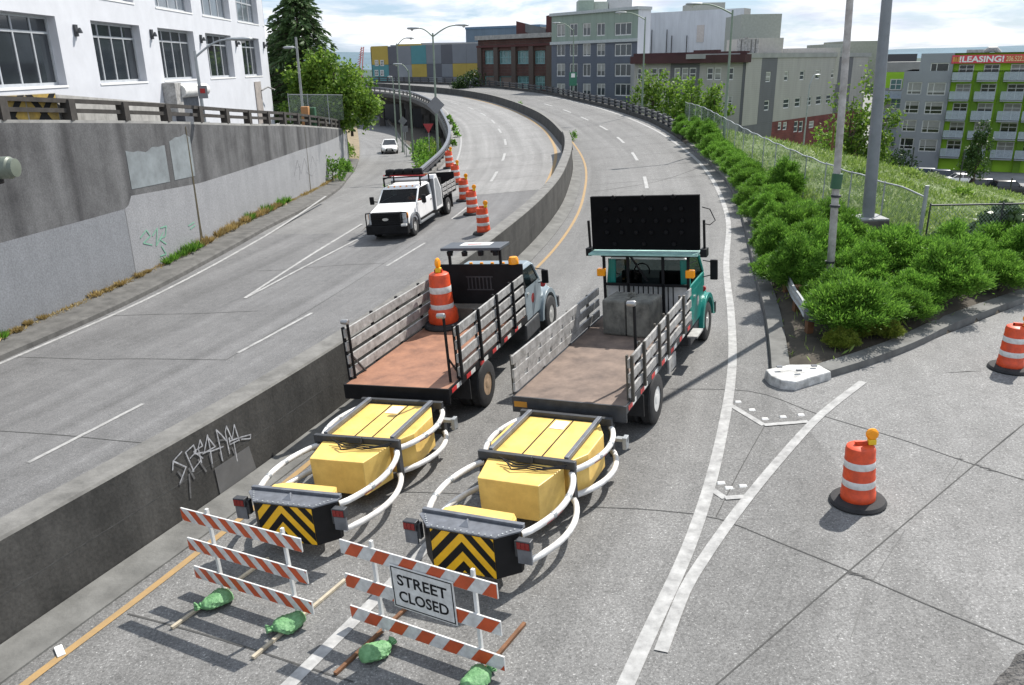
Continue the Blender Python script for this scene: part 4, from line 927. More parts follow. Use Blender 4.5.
b, uv = wall_with_holes(F, uL1, uG, ZB, zs1, [h for h in HR[1:]]+HL, .25); b.build('wall', m_lgrey, ls, 0, 0, None, uv)
b, uv = wall_with_holes(F, uL0, uG, zs1, zt_, [HR[0]], .25); b.build('wall', m_lgrey, ls, 0, 0, None, uv)
shell(F, uL1, uR, ZB, zs1, 20, 'wall', m_lgrey, ls); shell(F, uL0, uR, zs1, zt_, 20, 'wall', m_lgrey, ls)
b = MB(); b.add([F.P(uL1, zs1, 0), F.P(uL0, zs1, 0), F.P(uL0, zs1, -20), F.P(uL1, zs1, -20)], [(0,1,2,3)]); b.build('terrace', m_roofg, ls, 0)
for h in HR+HL: window(F, ls, h, m_fr_white, m_gl_dk, .18, .13, 2, (.32,), cwid=[.34])
b = MB(); F.block(b, uG+.01, uR, ZB, zt_, -.9, -.8); plab(b.build('wall', m_lime, ls, 0), 'lime green recessed wall')
bx_ = [(340,405),(448,516),(563,640),(672,750)]
zr_ = [F.uv(*z7(370, yy))[1] for yy in (105, 188, 270, 352, 432)]; zrb = [F.uv(*z7(370, yy))[1] for yy in (138, 220, 302, 387, 465)]; zbt = [F.uv(*z7(370, yy))[1] for yy in (174, 257, 343, 420, 502)]
m_balc = mat('balcony_rail', (.36,.41,.46), .5); m_lime2 = mat('dark_lime', (.13,.26,.015), .7)
for i, (x0, x1) in enumerate(bx_):
    a0, e0 = F.uv(*z7(x0, 105))[0], F.uv(*z7(x1, 105))[0]
    for j in range(5):
        window(F, ls, (a0, e0, zbt[j], zr_[j]), m_fr_white, m_gl_dk, .78, .13, 2, (.72,))
        b = MB(); F.block(b, a0-.7, e0-.1, zbt[j]-.15, zbt[j]+.02, -.78, .9); bal = b.build('balcony', m_lgrey, ls, 0)
        r_ = MB(); F.block(r_, a0-.7, e0-.1, zrb[j]-.06, zrb[j]+.02, .82, .9); F.block(r_, a0-.7, e0-.1, zbt[j]+.12, zbt[j]+.18, .82, .9)
        for k in range(26): u = a0-.68+(e0-a0+.55)*k/25; F.block(r_, u-.045, u+.045, zbt[j]+.18, zrb[j]-.06, .84, .88)
        r_.build('rail', m_balc, bal, 0)
    b = MB(); F.block(b, e0+.3, e0+1.2, ZB, zt_-3, -.79, -.3); b.build('pier', m_lime2, ls, 0)
zb0, zb1 = F.uv(*z7(450, 99))[1], F.uv(*z7(450, 63))[1]; u0b = F.uv(*z7(308, 80))[0]
b = MB(); F.block(b, u0b, uR, zb0, zb1, -.75, .12); bn = plab(b.build('banner', mat('banner_red', (.62,.06,.09), .5, 0, .06, .5), ls, 0), 'red banner with white lettering')
b = MB(); ue = F.uv(*z7(534, 80))[0]; F.block(b, ue+.1, uR-.02, zb0+.15, zb1-.15, .12, .15); plab(b.build('banner_panel', mat('banner_orange', (.55,.11,.05), .5), bn, 0), 'orange-red part behind the phone number')
def on_face(F, u, z, off): return Matrix(((F.u.x, 0, F.n.x, F.P(u, z, off).x), (F.u.y, 0, F.n.y, F.P(u, z, off).y), (0, 1, 0, z), (0, 0, 0, 1)))
ua_, ub_ = F.uv(*z7(341, 80))[0], F.uv(*z7(531, 80))[0]
text_mesh('!LEASING!', 'lettering', ub_-ua_, (zb1-zb0)*.74, m_white, bn, on_face(F, (ua_+ub_)/2, (zb0+zb1)/2, .13), .02, .03)
ua_, ub_ = F.uv(*z7(540, 80))[0], F.uv(*z7(622, 80))[0]
text_mesh('206.522.5', 'lettering', ub_-ua_, (zb1-zb0)*.62, mat('banner_cream', (.75,.55,.3), .5), bn, on_face(F, (ua_+ub_)/2, (zb0+zb1)/2, .17), .02, .01)
b = MB()
for k in range(3): a = F.uv(*z7(313+7.5*k, 80))[0]; F.block(b, a, a+.42, zb0+.25, zb1-.25, .12, .15)
plab(b.build('emblem', mat('banner_gold', (.65,.3,.08), .5), bn, 0), 'three gold upright bars')
a, e, c, d = F.rect(*z7(370, 40), *z7(448, 57)); b = MB(); F.block(b, a, e, c-.3, d, -8, -4); b.tube([F.P(e, c, -5), F.P(e+.6, d, -5), F.P(e+1.5, d, -5), F.P(e+2, c, -5)], .4, 8); b.build('roof_unit', m_alu, ls, 0)
# lime and grey wing to its left
F = Facade(876, 150, 922, 146, 90); wg = thing('apartment_wing', 'lime green walled wing with grey balconies, left of the leasing banner building', 'building', (0,0,0))
zt_ = F.uv(900, 62)[1]; zl = F.uv(895, 72)[1]; zl2 = F.uv(895, 88)[1]
b, uv = wall_with_holes(F, 0, F.L, zl, zt_, []); b.build('wall', m_roofg, wg, 0, 0, None, uv); shell(F, 0, F.L, ZB, zt_, 15, 'wall', m_roofg, wg)
HW = [F.rect(890, 79+k*19, 902, 90+k*19) for k in range(4)]
b, uv = wall_with_holes(F, 0, F.L, zl2, zl-.01, [HW[0]] if HW[0][2] > zl2 else [], .2); plab(b.build('wall', m_lime, wg, 0, 0, None, uv), 'lime green upper wall')
b, uv = wall_with_holes(F, 0, F.L, ZB, zl2-.01, HW[1:], .2); b.build('wall', m_roofg, wg, 0, 0, None, uv)
for h in HW: window(F, wg, h, m_fr_white, m_gl_teal, .15 if h is not HW[0] else -.03, .15, 2, (.5,))
for k in range(4):
    z = F.uv(895, 91+k*19)[1]; b = MB(); F.block(b, .4, F.L-.3, z-1.1, z, .05, .12); F.block(b, .4, F.L-.3, z-1.3, z-1.1, -.1, 1.2); b.build('balcony', m_balc, wg, 0)
F = Facade(885, 420, 942, 420, 60); fb = thing('distant_building', 'dark flat distant building on the skyline behind the lime green wing', 'building', (0,0,0)); a, e, c, d = F.rect(880, 54, 917, 62); b = MB(); F.block(b, a, e, ZB, d, -20, 0); b.build('wall', m_steel, fb, 0)

# ================================================================== STREET FURNITURE
def lamp_post(name, label, base, top_z, arms, m=m_pole, r0=.11, r1=.06, group=None, extra=None):
    # arms: list of (dx, dy, rise, luminaire length)
    t = thing(name, label, 'street lamp', base, 0, group); H = top_z-base[2]
    b = MB(); b.tube([(0,0,-.3),(0,0,H*.5),(0,0,H)], [r0, (r0+r1)/2, r1], 10); b.box(-.18,.18,-.18,.18,-.3,.12); b.build('pole', m, t, 40)
    for dx, dy, rise, ll in arms:
        L_ = math.hypot(dx, dy); ux, uy = dx/L_, dy/L_; pts = []
        for k in range(9): q = k/8; pts.append((dx*q, dy*q, H-.25+rise*math.sin(q*math.pi/2)))
        a = MB().tube(pts, [.05-.012*k/8 for k in range(9)], 8).build('arm', m, t, 60)
        e = Vector(pts[-1]); l = MB(); n = 7
        for k in range(n): pass
        pr = [(.02,-.05),(.09,.0),(.13,.25),(.17,ll*.6),(.14,ll*.9),(.03,ll)]
        vs = []; fs = []
        for i, (r, s_) in enumerate(pr):
            for k in range(10):
                an = 2*math.pi*k/10; vs.append((e.x+ux*s_-uy*r*math.cos(an), e.y+uy*s_+ux*r*math.cos(an), e.z+.02+r*.55*math.sin(an)))
        for i in range(len(pr)-1):
            for k in range(10): fs.append((i*10+k, i*10+(k+1)%10, (i+1)*10+(k+1)%10, (i+1)*10+k))
        fs += [tuple(range(9,-1,-1)), tuple(range(50,60))]
        l.add(vs, fs); hd_ = l.build('lamp_head', m_galv, t, 50)
        MB().lathe([(.11,0),(.09,-.07),(.03,-.1)], 10, (e.x+ux*ll*.6, e.y+uy*ll*.6, e.z-.06)).build('lens', mat('lamp_lens', (.5,.5,.48), .3), hd_)
    return t
def sign_plate(parent, p, n, w, h, m, shape='rect', name='sign_plate', back=None):
    n = Vector(n).normalized(); u = Vector((-n.y, n.x, 0)); z = Vector((0,0,1)); p = Vector(p)
    o = {'rect': [(-1,-1),(1,-1),(1,1),(-1,1)], 'diamond': [(0,-1),(1,0),(0,1),(-1,0)], 'tri': [(0,-1),(1,1),(-1,1)]}[shape]
    q = [p+u*a*w/2+z*c*h/2 for a, c in o]; return MB().hexa([x-n*.01 for x in q], [x+n*.01 for x in q]).build(name, m, parent, 0)
m_alsign = mat('sign_back', (.2,.205,.215), .55, .3, .12, 4)
def lamp_at(name, label, pb, Y, ytop, arms_px, m=m_pole, zf=zramp, r0=.11, r1=.06, X=None):
    q = at(pb[0], pb[1], Y); z = float(zf(q.x, Y)); base = Vector((q.x, Y, z)); tz = hgt(base, ytop); arms = []
    for px, py, ll in arms_px: e = at(px, py, Y); s_ = 1 if e.x > base.x else -1; arms.append((e.x-s_*ll-base.x, .25, max(.25, e.z-(tz-.25)), ll))
    return lamp_post(name, label, base, tz, arms, m, r0, r1)
l1 = lamp_at('street_lamp', 'tall green double armed street lamp beside the viaduct with a diamond sign on it', (438,153), 62.5, 33, [(405.5,28.5,1.0),(469,25,1.0)])
sign_plate(l1, (0,-.14,at(436,105,62.5).z-l1.location.z), (.1,-1,0), 1.33, 1.33, m_alsign, 'diamond')
lamp_at('street_lamp', 'single armed green street lamp by the ramp kerb, its arm pointing left', (412,134.5), 80, 70, [(391.5,64.5,.9)])
lamp_at('street_lamp', 'green street lamp among the columns with its arm pointing right', (401.6,128), 92, 43.5, [(414,38,.9)])
lamp_at('street_lamp', 'smallest farthest street lamp down the ramp, arm pointing left', (396,131), 104, 82, [(384,77,.9)])
lamp_at('street_lamp', 'street lamp in front of the brick and slate blue buildings, arm pointing left', (573,96), 112, 29, [(552,23,1.1)], zf=zroad)
lamp_at('street_lamp', 'green street lamp in front of the slate apartment block beside small trees', (642,108), 84, 17, [(615.5,12.6,1.1)], zf=zbank)
lamp_at('street_lamp', 'tall green street lamp rising from the hedge, long arm over the road', (724,135), 57, 10, [(686.5,4,1.1)], zf=zbank)
lamp_at('street_lamp', 'pale grey street lamp in front of the beige housing side wall', (805,130), 90, 84, [(823,75,.8)], m_galv, zf=lambda x, y: -6.0)
lamp_at('street_lamp', 'grey street lamp on the upper street before the white building', (203,112), 38, 51, [(250,39,1.1)], m_galv, zf=lambda x, y: WT(y), r0=.09)
q = at(203, 92, 37.8); t = thing('street_sign', 'small grey street sign fixed low on the left lamp post', 'sign', (q.x, q.y, q.z)); sign_plate(t, (0,-.02,0), (0,-1,0), .42, .55, m_alsign); sign_plate(t, (0,-.035,.05), (0,-1,0), .22, .2, m_red, name='sign_symbol')
t = thing('utility_pole', 'plain grey pole with a small lamp in front of the dark conifer', 'utility pole', at(303,112,62)); H = hgt(t.location, 37)-t.location.z
t.location.z = float(WT(62)); H = hgt(t.location, 37)-t.location.z
MB().tube([(0,0,-.3),(0,0,H)], [.1,.08], 10).build('pole', m_polegrey, t, 40)
e = at(287,47.5,62)-t.location; MB().tube([(0,0,e.z-.1),(e.x*.5,.1,e.z+.1),(e.x+.4,.1,e.z)], .04, 6).build('arm', m_galv, t); MB().ball((e.x+.1,.1,e.z), .2, 8, 0, (2.2,1,.5)).build('lamp_head', m_galv, t)
def post_sign(name, label, pb, Y, py, w, h, m, shape, zf=zramp, cat='sign'):
    q = at(pb[0], pb[1], Y); z = float(zf(q.x, Y)); t = thing(name, label, cat, (q.x, Y, z)); zc_ = at(pb[0], py, Y).z-z
    MB().tube([(0,0,-.2),(0,0,zc_+h*.4)], .04, 6).build('post', m_galv, t, 40); sign_plate(t, (0,-.06,zc_), (.05,-1,0), w, h, m, shape); return t
post_sign('warning_sign', 'grey back of a small diamond road sign by the far end of the ramp', (404,141), 88, 121, .95, .95, m_alsign, 'diamond')
post_sign('yield_sign', 'red triangular yield sign in the weeds beside the viaduct', (429,140), 72, 128.5, .9, .8, mat('sign_red', (.35,.03,.035), .45), 'tri')
post_sign('road_sign', 'small grey rectangular road sign back beside the diamond sign', (405.5,138), 84, 129, .6, .6, m_alsign, 'rect')
q = at(573, 79, 111.7); t = thing('route_sign', 'small green route sign on the lamp post by the slate blue building', 'sign', q); sign_plate(t, (0,0,0), (0,-1,0), 1.0, 1.7, mat('sign_green', (.03,.16,.1), .5), 'rect'); sign_plate(t, (0,-.03,.45), (0,-1,0), .5, .5, m_white, 'rect', 'sign_symbol')
# two big poles in the planting bed
t = thing('light_pole', 'tall weathered pale pole rising out of the near shrubs', 'pole', (9.0, 21.9, float(zbank(9.0, 21.9))))
tx = at(850, 0, 21.9).x-9.0; zt_ = at(850, 0, 21.9).z-t.location.z
MB().tube([(0,0,-.3),(0,0,.5),(tx*.5,0,zt_*.5),(tx*1.3,0,zt_*1.3)], [.11,.105,.095,.085], 14).build('pole', mat('weathered_pale_pole', (.4,.385,.37), .65, .1, .25, 3, c2=(.22,.2,.18)), t, 50)
q = at(837, 181, 21.9)-t.location; MB().tube([(q.x-.02,0,q.z-.2),(q.x,0,q.z+.2)], .145, 12).build('green_band', mat('green_box', (.03,.1,.05), .5), t, 40)
for yy in (196, 206, 262): q = at(836-(yy-196)*.1, yy, 21.9)-t.location; MB().tube([(q.x,0,q.z-.03),(q.x,0,q.z+.03)], .135, 12).build('strap', m_steel, t)
X2 = at(866,232,26.6).x; P2 = Vector((X2, 26.6, float(zbank(X2, 26.6)))); t = thing('light_pole', 'tall thick grey steel pole on a square concrete base behind the shrubs', 'pole', P2)
zb0 = hgt(P2, 247)-P2.z; zb1 = hgt(P2, 218)-P2.z; P2b = P2
b = MB(); b.box(-.52,.52,-.52,.52,-.3,zb1); b.build('base', mat('stained_base', (.11,.1,.088), .9, 0, .4, 2, .3, 14, c2=(.06,.055,.05)), t, 0, .04)
MB().box(-.5,.5,-.5,.5,zb1+.001,zb1+.05).build('base_plate', m_polegrey, t, 0)
e = at(887, 0, 26.6); dx, dz = e.x-P2.x, e.z-P2.z
MB().tube([(0,0,zb1),(dx*.5,0,zb1+(dz-zb1)*.5),(dx*1.2,0,zb1+(dz-zb1)*1.2)], [.2,.18,.15], 18).build('pole', mat('steel_blue_pole', (.2,.215,.23), .5, .3, .15, 2), t, 50)
b = MB()
for s_ in [[(-.3,.15),(-.1,.45),(.15,.5),(.3,.25),(.2,-.1),(-.1,-.2),(-.3,.15)],[(-.15,.22),(-.02,.26)],[(.1,.27),(.22,.22)],[(-.05,.0),(.12,.02)]]:
    for p, q in zip(s_[:-1], s_[1:]): b.beam((p[0], -.528, p[1]+zb1-.75), (q[0], -.528, q[1]+zb1-.75), .006, .06, 0, (0,1,0))
plab(b.build('graffiti', m_black, t), 'black spray painted face'); MB().box(-.47,-.34,-.53,-.522,zb1-.6,zb1-.4).build('sticker', m_white, t, 0)
# red crane mast far away
t = thing('crane_mast', 'thin red lattice crane mast far off beyond the trees', 'crane', at(357.5,70,240)); b = MB(); p0 = Vector((0,0,0)); p1 = at(362.5,47,240)-t.location
for s_ in (-.5,.5): b.beam(p0+Vector((s_,0,-6)), p1+Vector((s_*.6,0,0)), .22, .22)
for k in range(9): a = p0.lerp(p1, k/9); e = p0.lerp(p1, (k+1)/9); b.beam(a+Vector((-.5,0,0)), e+Vector((.5,0,0)), .14, .14)
b.build('mast', mat('crane_red', (.5,.12,.1), .6), t)

# chain link fences
m_wire = mat('fence_wire', (.33,.4,.36), .5, .4, .15, 5)
def chain_fence(t, pts, H, zf, pitch=.11, wire=.005, posts=2.6, m_p=m_galv, name_off=0.0):
    p, L = resample(pts, .25); cum = [0]
    for i in range(1, len(p)): cum.append(cum[-1]+math.dist(p[i], p[i-1]))
    fx = lambda s: (float(np.interp(s, cum, [a[0] for a in p])), float(np.interp(s, cum, [a[1] for a in p])))
    base = lambda s: Vector((*fx(s), 0))+Vector((0,0,float(zf(*fx(s)))))
    b = MB(); n = int(L/pitch)
    for k in range(-int(H/pitch), n):
        for d in (1, -1):
            s0 = k*pitch; s1 = s0+H; h0, h1 = (0, H) if d > 0 else (H, 0)
            if s0 < 0: h0 += (-s0)*d; s0 = 0
            if s1 > L: h1 -= (s1-L)*d; s1 = L
            if s1-s0 < .05: continue
            a, e = base(s0)+Vector((0,0,h0)), base(s1)+Vector((0,0,h1)); m_ = (s0+s1)/2; mm = base(m_)+Vector((0,0,(h0+h1)/2))
            for u, v in ((a, mm), (mm, e)):
                w = wire; b.add([u+Vector((0,0,w)), v+Vector((0,0,w)), v-Vector((0,0,w)), u-Vector((0,0,w))], [(0,1,2,3)])
    b.build('wire_mesh', m_wire, t, 0)
    s = 0.0
    while s <= L+.01:
        q = base(min(s, L)); MB().tube([q-Vector((0,0,.3)), q+Vector((0,0,H+.06))], .026, 8).build('post', m_p, t, 50); s += posts
    MB().tube([base(s)+Vector((0,0,H)) for s in np.arange(0, L, .5)]+[base(L)+Vector((0,0,H))], .028, 8).build('top_rail', m_p, t, 50)
    return t
f1 = thing('chain_link_fence', 'long chain link fence behind the hedge along the curving road', 'fence', (0,0,0))
chain_fence(f1, [(float(XF(y)), y) for y in np.arange(24.3, 72, 2.)], 2.0, zbank, .1, .007)
cz = float(zbank(12.6, 24.3)); MB().tube([(12.6,24.28,cz-.3),(12.6,24.28,cz+2.35)], .06, 10).build('corner_post', m_galv, f1, 50)
f2 = thing('chain_link_fence', 'low rusty wire fence running right from the tall corner post', 'fence', (0,0,0))
chain_fence(f2, [(12.75,24.2),(16,24.6),(20,25.4),(26,27.5)], 1.75, lambda x, y: zbank(12.3, 24.3)-.02*(x-12.3), .12, .005, 2.4, m_steel)
q0 = at(290,116,61); q1 = at(344,117,58); f3 = thing('chain_link_fence', 'grey chain link fence corner on top of the wall in front of the trees', 'fence', (0,0,0))
zc_ = hgt(q1, 95)-hgt(q1, 120); q2 = at(349,112,70)
chain_fence(f3, [(q0.x,q0.y),((q0.x+q1.x)/2,(q0.y+q1.y)/2),(q1.x,q1.y)], zc_, lambda x, y: hgt(Vector((q1.x,q1.y)), 120), .12, .008, 2.0)
for px, w_, pt, Y, m, lab in [(306,.5,106.5,57,mat('tan_box_paint',(.4,.2,.08),.7),'tan utility box behind the steel railing near the fence'),(312.5,.5,107.5,57.5,mat('green_box',(.03,.1,.05),.5),'dark green utility box beside the tan box near the fence')]:
    q = at(px, 118, Y); t = tag(MB().box(-w_/2,w_/2,-.25,.25,-.6,at(px,pt,Y).z-q.z).build('utility_box', m, None, 0, .03), lab, 'utility box'); t.location = q
# guardrail in the planting bed
g = thing('guardrail', 'galvanised guardrail half buried in the shrubs along the road', 'guardrail', (0,0,0))
gp_ = [(7.15,18.7),(7.75,22),(8.7,26.5),(9.6,30.5),(10.35,34),(11.1,37.5),(11.7,41.5)]
W_ = [(0,.42),(.035,.45),(.035,.52),(0,.55),(0,.6),(.035,.63),(.035,.70),(0,.73),(.05,.735),(.08,.70),(.08,.63),(.045,.6),(.045,.55),(.08,.52),(.08,.45),(.05,.415)]
sweep('rail', m_galv, gp_, W_, zbank, .5, g, None, None, 40)
pp, L = resample(gp_, 1.9)
for x, y in pp: z = float(zbank(x, y)); MB().box(x+.1,x+.25,y-.1,y+.1,z-.2,z+.72).build('post', m_oldwood, g, 0)
z = float(zbank(7.15, 18.7)); b = MB(); pr = []
for k in range(13): a = math.pi*.5+math.pi*1.15*k/12; pr.append((7.42+.27*math.cos(a), 18.62+.27*math.sin(a)))
for k in range(12): b.add([(pr[k][0],pr[k][1],z+.38),(pr[k+1][0],pr[k+1][1],z+.38),(pr[k+1][0],pr[k+1][1],z+.78),(pr[k][0],pr[k][1],z+.78)], [(0,1,2,3)])
o = b.build('end_shoe', m_greysteel, g, 60); so = o.modifiers.new('thick', 'SOLIDIFY'); so.thickness = .015
# camera side: corner of the overpass parapet, floodlight
def near_pt(px, py, Y): return at(px, py, Y)
a, e = at(984, 690, 1.9), at(1030, 634, 2.1); t = thing('overpass_parapet', 'rough grey concrete corner of the overpass parapet at lower right edge', 'parapet', (0,0,0))
b = MB(); u = Vector((e.x-a.x, e.y-a.y, 0)).normalized(); nrm = Vector((u.y, -u.x, 0)); n1 = 40; vs = []; fs = []
rg = random.Random(4)
for i in range(n1+1):
    s = -0.6+2.2*i/n1
    for k in range(9):
        q = a+(e-a).normalized()*s+nrm*(.035*k); vs.append(q+Vector((rg.uniform(-.006,.006), rg.uniform(-.006,.006), rg.uniform(-.012,.012)-(.0 if k else .02))))
    vs.append(a+(e-a).normalized()*s+Vector((0,0,-1.2))-nrm*.02)
for i in range(n1):
    for k in range(8): j = i*10+k; fs.append((j, j+1, j+11, j+10))
    j = i*10; fs.append((j, j+10, j+19, j+9))
b.add(vs, fs); b.build('coping', mat('coarse_concrete', (.13,.125,.12), .95, 0, .45, 22, 1.0, 60, c2=(.035,.033,.03)), t, 0)
t = thing('floodlight', 'grey green cylindrical lamp housing poking in at left edge', 'floodlight', at(-6,168,5)); b = MB()
b.lathe([(.03,-.26),(.062,-.25),(.062,.02),(.068,.03),(.068,.1),(.058,.11),(.056,.135),(.02,.14)], 20, (0,0,0), 'x'); b.build('housing', mat('olive_grey', (.13,.15,.12), .5, .1, .15, 8), t, 40)
MB().box(-.12,.02,-.05,.05,-.1,.12).build('bracket', m_black, t, 0, .01); MB().tube([(-.1,0,0),(-.6,.1,-.1),(-1.2,.2,-1.5)], .03, 8).build('arm', m_black, t)

# ================================================================== VEGETATION
def np_mesh(name, V, Q, mats, parent=None, kind=None):
    V = np.asarray(V, np.float32); Q = np.asarray(Q, np.int32); k = Q.shape[1]; me = bpy.data.meshes.new(name)
    me.vertices.add(len(V)); me.vertices.foreach_set('co', V.ravel()); me.loops.add(Q.size); me.loops.foreach_set('vertex_index', Q.ravel())
    me.polygons.add(len(Q)); me.polygons.foreach_set('loop_start', np.arange(0, Q.size, k, dtype=np.int32)); me.polygons.foreach_set('loop_total', np.full(len(Q), k, np.int32))
    me.update(calc_edges=True); me.validate()
    for m in (mats if isinstance(mats, (list, tuple)) else [mats]): me.materials.append(m)
    o = bpy.data.objects.new(name, me); C.objects.link(o)
    if parent is not None: o.parent = parent
    if kind: o['kind'] = kind
    return o
def leaves(P, D, L, W, rng, twist=None):
    # pointed leaf quads rooted at P, running along D (unit), length L, width W
    n = len(P); S = np.cross(D, rng.normal(size=(n,3))); S /= np.linalg.norm(S, axis=1, keepdims=True)+1e-9
    L = np.reshape(L, (-1,1)); W = np.reshape(W, (-1,1))
    V = np.stack([P, P+D*L*.5+S*W*.5, P+D*L, P+D*L*.5-S*W*.5], 1).reshape(-1,3)
    return V, np.arange(4*n).reshape(-1,4)
def unit(a): return a/(np.linalg.norm(a, axis=1, keepdims=True)+1e-9)
lf_shrub = leafmat('feathery_leaf', (.045,.13,.014), (.21,.40,.055), .45)
lf_shrub2 = leafmat('yellowish_leaf', (.10,.16,.02), (.26,.30,.05), .35)
lf_broad = leafmat('maple_leaf', (.06,.14,.015), (.22,.34,.05), .45)
lf_con = leafmat('conifer_needle', (.028,.062,.02), (.09,.15,.05), .25)
lf_dark = leafmat('dark_leaf', (.02,.05,.012), (.06,.11,.025), .25)
lf_ivy = leafmat('ivy_leaf', (.025,.06,.02), (.10,.15,.06), .15, .3)
lf_grass = leafmat('meadow_grass', (.09,.16,.028), (.28,.38,.085), .4)
lf_pale = leafmat('pale_meadow', (.13,.20,.06), (.42,.47,.25), .3)
lf_dry = leafmat('dry_grass', (.25,.17,.06), (.42,.33,.14), .25)

def shrub_mesh(parent, r, h, seed, m, plumes=70, per=95, leaf=.15):
    rg = np.random.default_rng(seed); Ps = []; Ds = []; Ls = []
    for k in range(plumes):
        a = rg.uniform(0, 2*np.pi); q = rg.uniform(0, 1)**.55; lean = q*rg.uniform(.75, 1.1)
        top = np.array([math.cos(a)*r*lean, math.sin(a)*r*lean, h*(1.05-.55*q*q)*rg.uniform(.72, 1.08)]); root = np.array([math.cos(a)*r*.25*q, math.sin(a)*r*.25*q, 0.])
        t = rg.uniform(.25, 1, per)**.75; c = root+(top-root)*t[:,None]; c[:,2] += h*.10*np.sin(np.pi*t)
        wid = .30*r*(1.12-t)**.7*(.35+t)
        off = rg.normal(size=(per,3))*wid[:,None]*.55; off[:,2] *= .6
        d = unit(off*1.3/(wid[:,None]+.01)+unit((top-root)[None,:])*1.0+np.array([0,0,.35])+rg.normal(size=(per,3))*.35)
        Ps.append(c+off); Ds.append(d); Ls.append(leaf*rg.uniform(.6, 1.3, per))
    P, D, L = np.concatenate(Ps), np.concatenate(Ds), np.concatenate(Ls); V, Q = leaves(P, D, L, L*.26, rg)
    V[:,2] = np.maximum(V[:,2], .02)
    o = np_mesh('foliage', V, Q, m, parent)
    b = MB()
    for k in range(9): a = rg.uniform(0, 6.28); b.tube([(.05*math.cos(a),.05*math.sin(a),-.1),(r*.5*math.cos(a),r*.5*math.sin(a),h*.65)], [.02,.008], 5)
    b.build('stem', m_bark, parent)
SHR = []
for i, (r, h, m) in enumerate([(1.0,1.45,lf_shrub),(1.1,1.25,lf_shrub),(.85,1.65,lf_shrub),(.75,.9,lf_shrub2)]):
    t = thing('shrub', 'x', 'shrub', (0,0,0)); shrub_mesh(t, r, h, 30+i, m, 100, 300, .095); SHR.append(t)
used = [False]*4
def put_shrub(x, y, k, s, rot, label, group, zf=zbank, sz=1.0):
    o = SHR[k] if not used[k] else copy_tree(SHR[k]); used[k] = True
    o.location = (x, y, float(zf(x, y))-.05); o.rotation_euler = (0, 0, rot); o.scale = (s, s, s*sz); tag(o, label, 'shrub', group); return o
rs = random.Random(11); placed = []
y = 17.3
cand = []
for y in np.arange(17.2, 66, .85):
    for e in np.arange(.75, 16, .95):
        x = float(KR(y))+e+rs.uniform(-.3,.3); yy = y+rs.uniform(-.3,.3)
        if yy < float(YRR(x))+.55: continue
        if yy > 25.5 and x > float(XF(yy))-.75: continue
        if yy < 25.5 and x > 22: continue
        if yy < 21 and e < 1.5: continue
        if e > 9.5 and yy > 25: continue
        if abs(x-8.8) < .75 and 20.2 < yy < 22.5: continue
        if abs(x-P2b.x+.25) < .95 and -3.0 < yy-P2b.y < .8: continue
        dmin = 1.02 if yy < 30 else 1.2
        if any(math.hypot(x-a, yy-b_) < dmin for a, b_ in placed): continue
        placed.append((x, yy))
for x, yy in placed:
    k = rs.choice([0,0,1,1,2,2]) if yy < 28 else rs.choice([0,1,1,0,2])
    if x > 12 and yy < 25.8 and yy-float(YRR(x)) > 2.7: continue
    s = rs.uniform(.88, 1.22)*(.82 if x > 11.5 and yy < 25.5 else 1)
    if yy > 40: s *= 1.08
    if x-float(KR(yy)) < 1.5 and yy > 20: s *= .85
    if abs(x-8.9) < 1.6 and 18.6 < yy < 21.6: s *= .72
    put_shrub(x, yy, k, s, rs.uniform(0, 6.28), 'feathery bright green shrub in the dense bed between the road and the fence', 'shrubs in the planting bed')
for px, py in [(868,352),(848,362),(783,268),(893,352)]:
    P = G(px, py); put_shrub(max(P.x, float(KR(P.y))+.8), P.y+.5, 3, .55, rs.uniform(0,6), 'low yellowish green shrub at the front edge of the planting bed', 'small shrubs at the bed edge')
print('shrubs', len(placed))

def tuft_mesh(name, parent, r, h, n, seed, m, loc=(0,0,0), mat2=None):
    rg = np.random.default_rng(seed); P = np.zeros((n,3)); a = rg.uniform(0, 2*np.pi, n); q = np.sqrt(rg.uniform(0,1,n))*r
    P[:,0] = np.cos(a)*q+loc[0]; P[:,1] = np.sin(a)*q+loc[1]; P[:,2] = loc[2]
    D = unit(np.stack([np.cos(a)*.5+rg.normal(size=n)*.35, np.sin(a)*.5+rg.normal(size=n)*.35, np.ones(n)], 1)); L = h*rg.uniform(.4,1.1,n)
    V, Q = leaves(P, D, L, np.full(n, .022)+L*.05, rg); return np_mesh(name, V, Q, m, parent)
def weed(x, y, z, r, h, m, label, seed, group=None, n=160):
    o = tuft_mesh('weed', None, r, h, n, seed, m); o.location = (x, y, z); tag(o, label, 'weed', group); return o
rw_ = random.Random(5); rg0 = np.random.default_rng(51)
for i, y in enumerate(np.arange(14.5, 47, .62)):
    if rw_.random() < .3: continue
    x = float(WB(y))+rw_.uniform(.12,.3); z = float(zramp(float(KL(y)), y))+.22; big = rw_.random() < .28; tall = y > 33
    weed(x, y, z, rw_.uniform(.1,.22), rw_.uniform(.14,.24)+(.2 if tall else 0)+(.12 if big else 0), lf_shrub if big else lf_dry,
         'tuft of green weeds growing at the foot of the retaining wall' if big else 'tuft of dry straw coloured grass along the foot of the retaining wall', 100+i, 'green weeds along the wall' if big else 'dry grass tufts along the wall', 130)
n = 9000; Yw = rg0.uniform(9, 62, n); Xw = WB(Yw)+.08+np.abs(rg0.normal(size=n))*.12; P = np.stack([Xw, Yw, zramp(KL(Yw), Yw)+.21], 1)
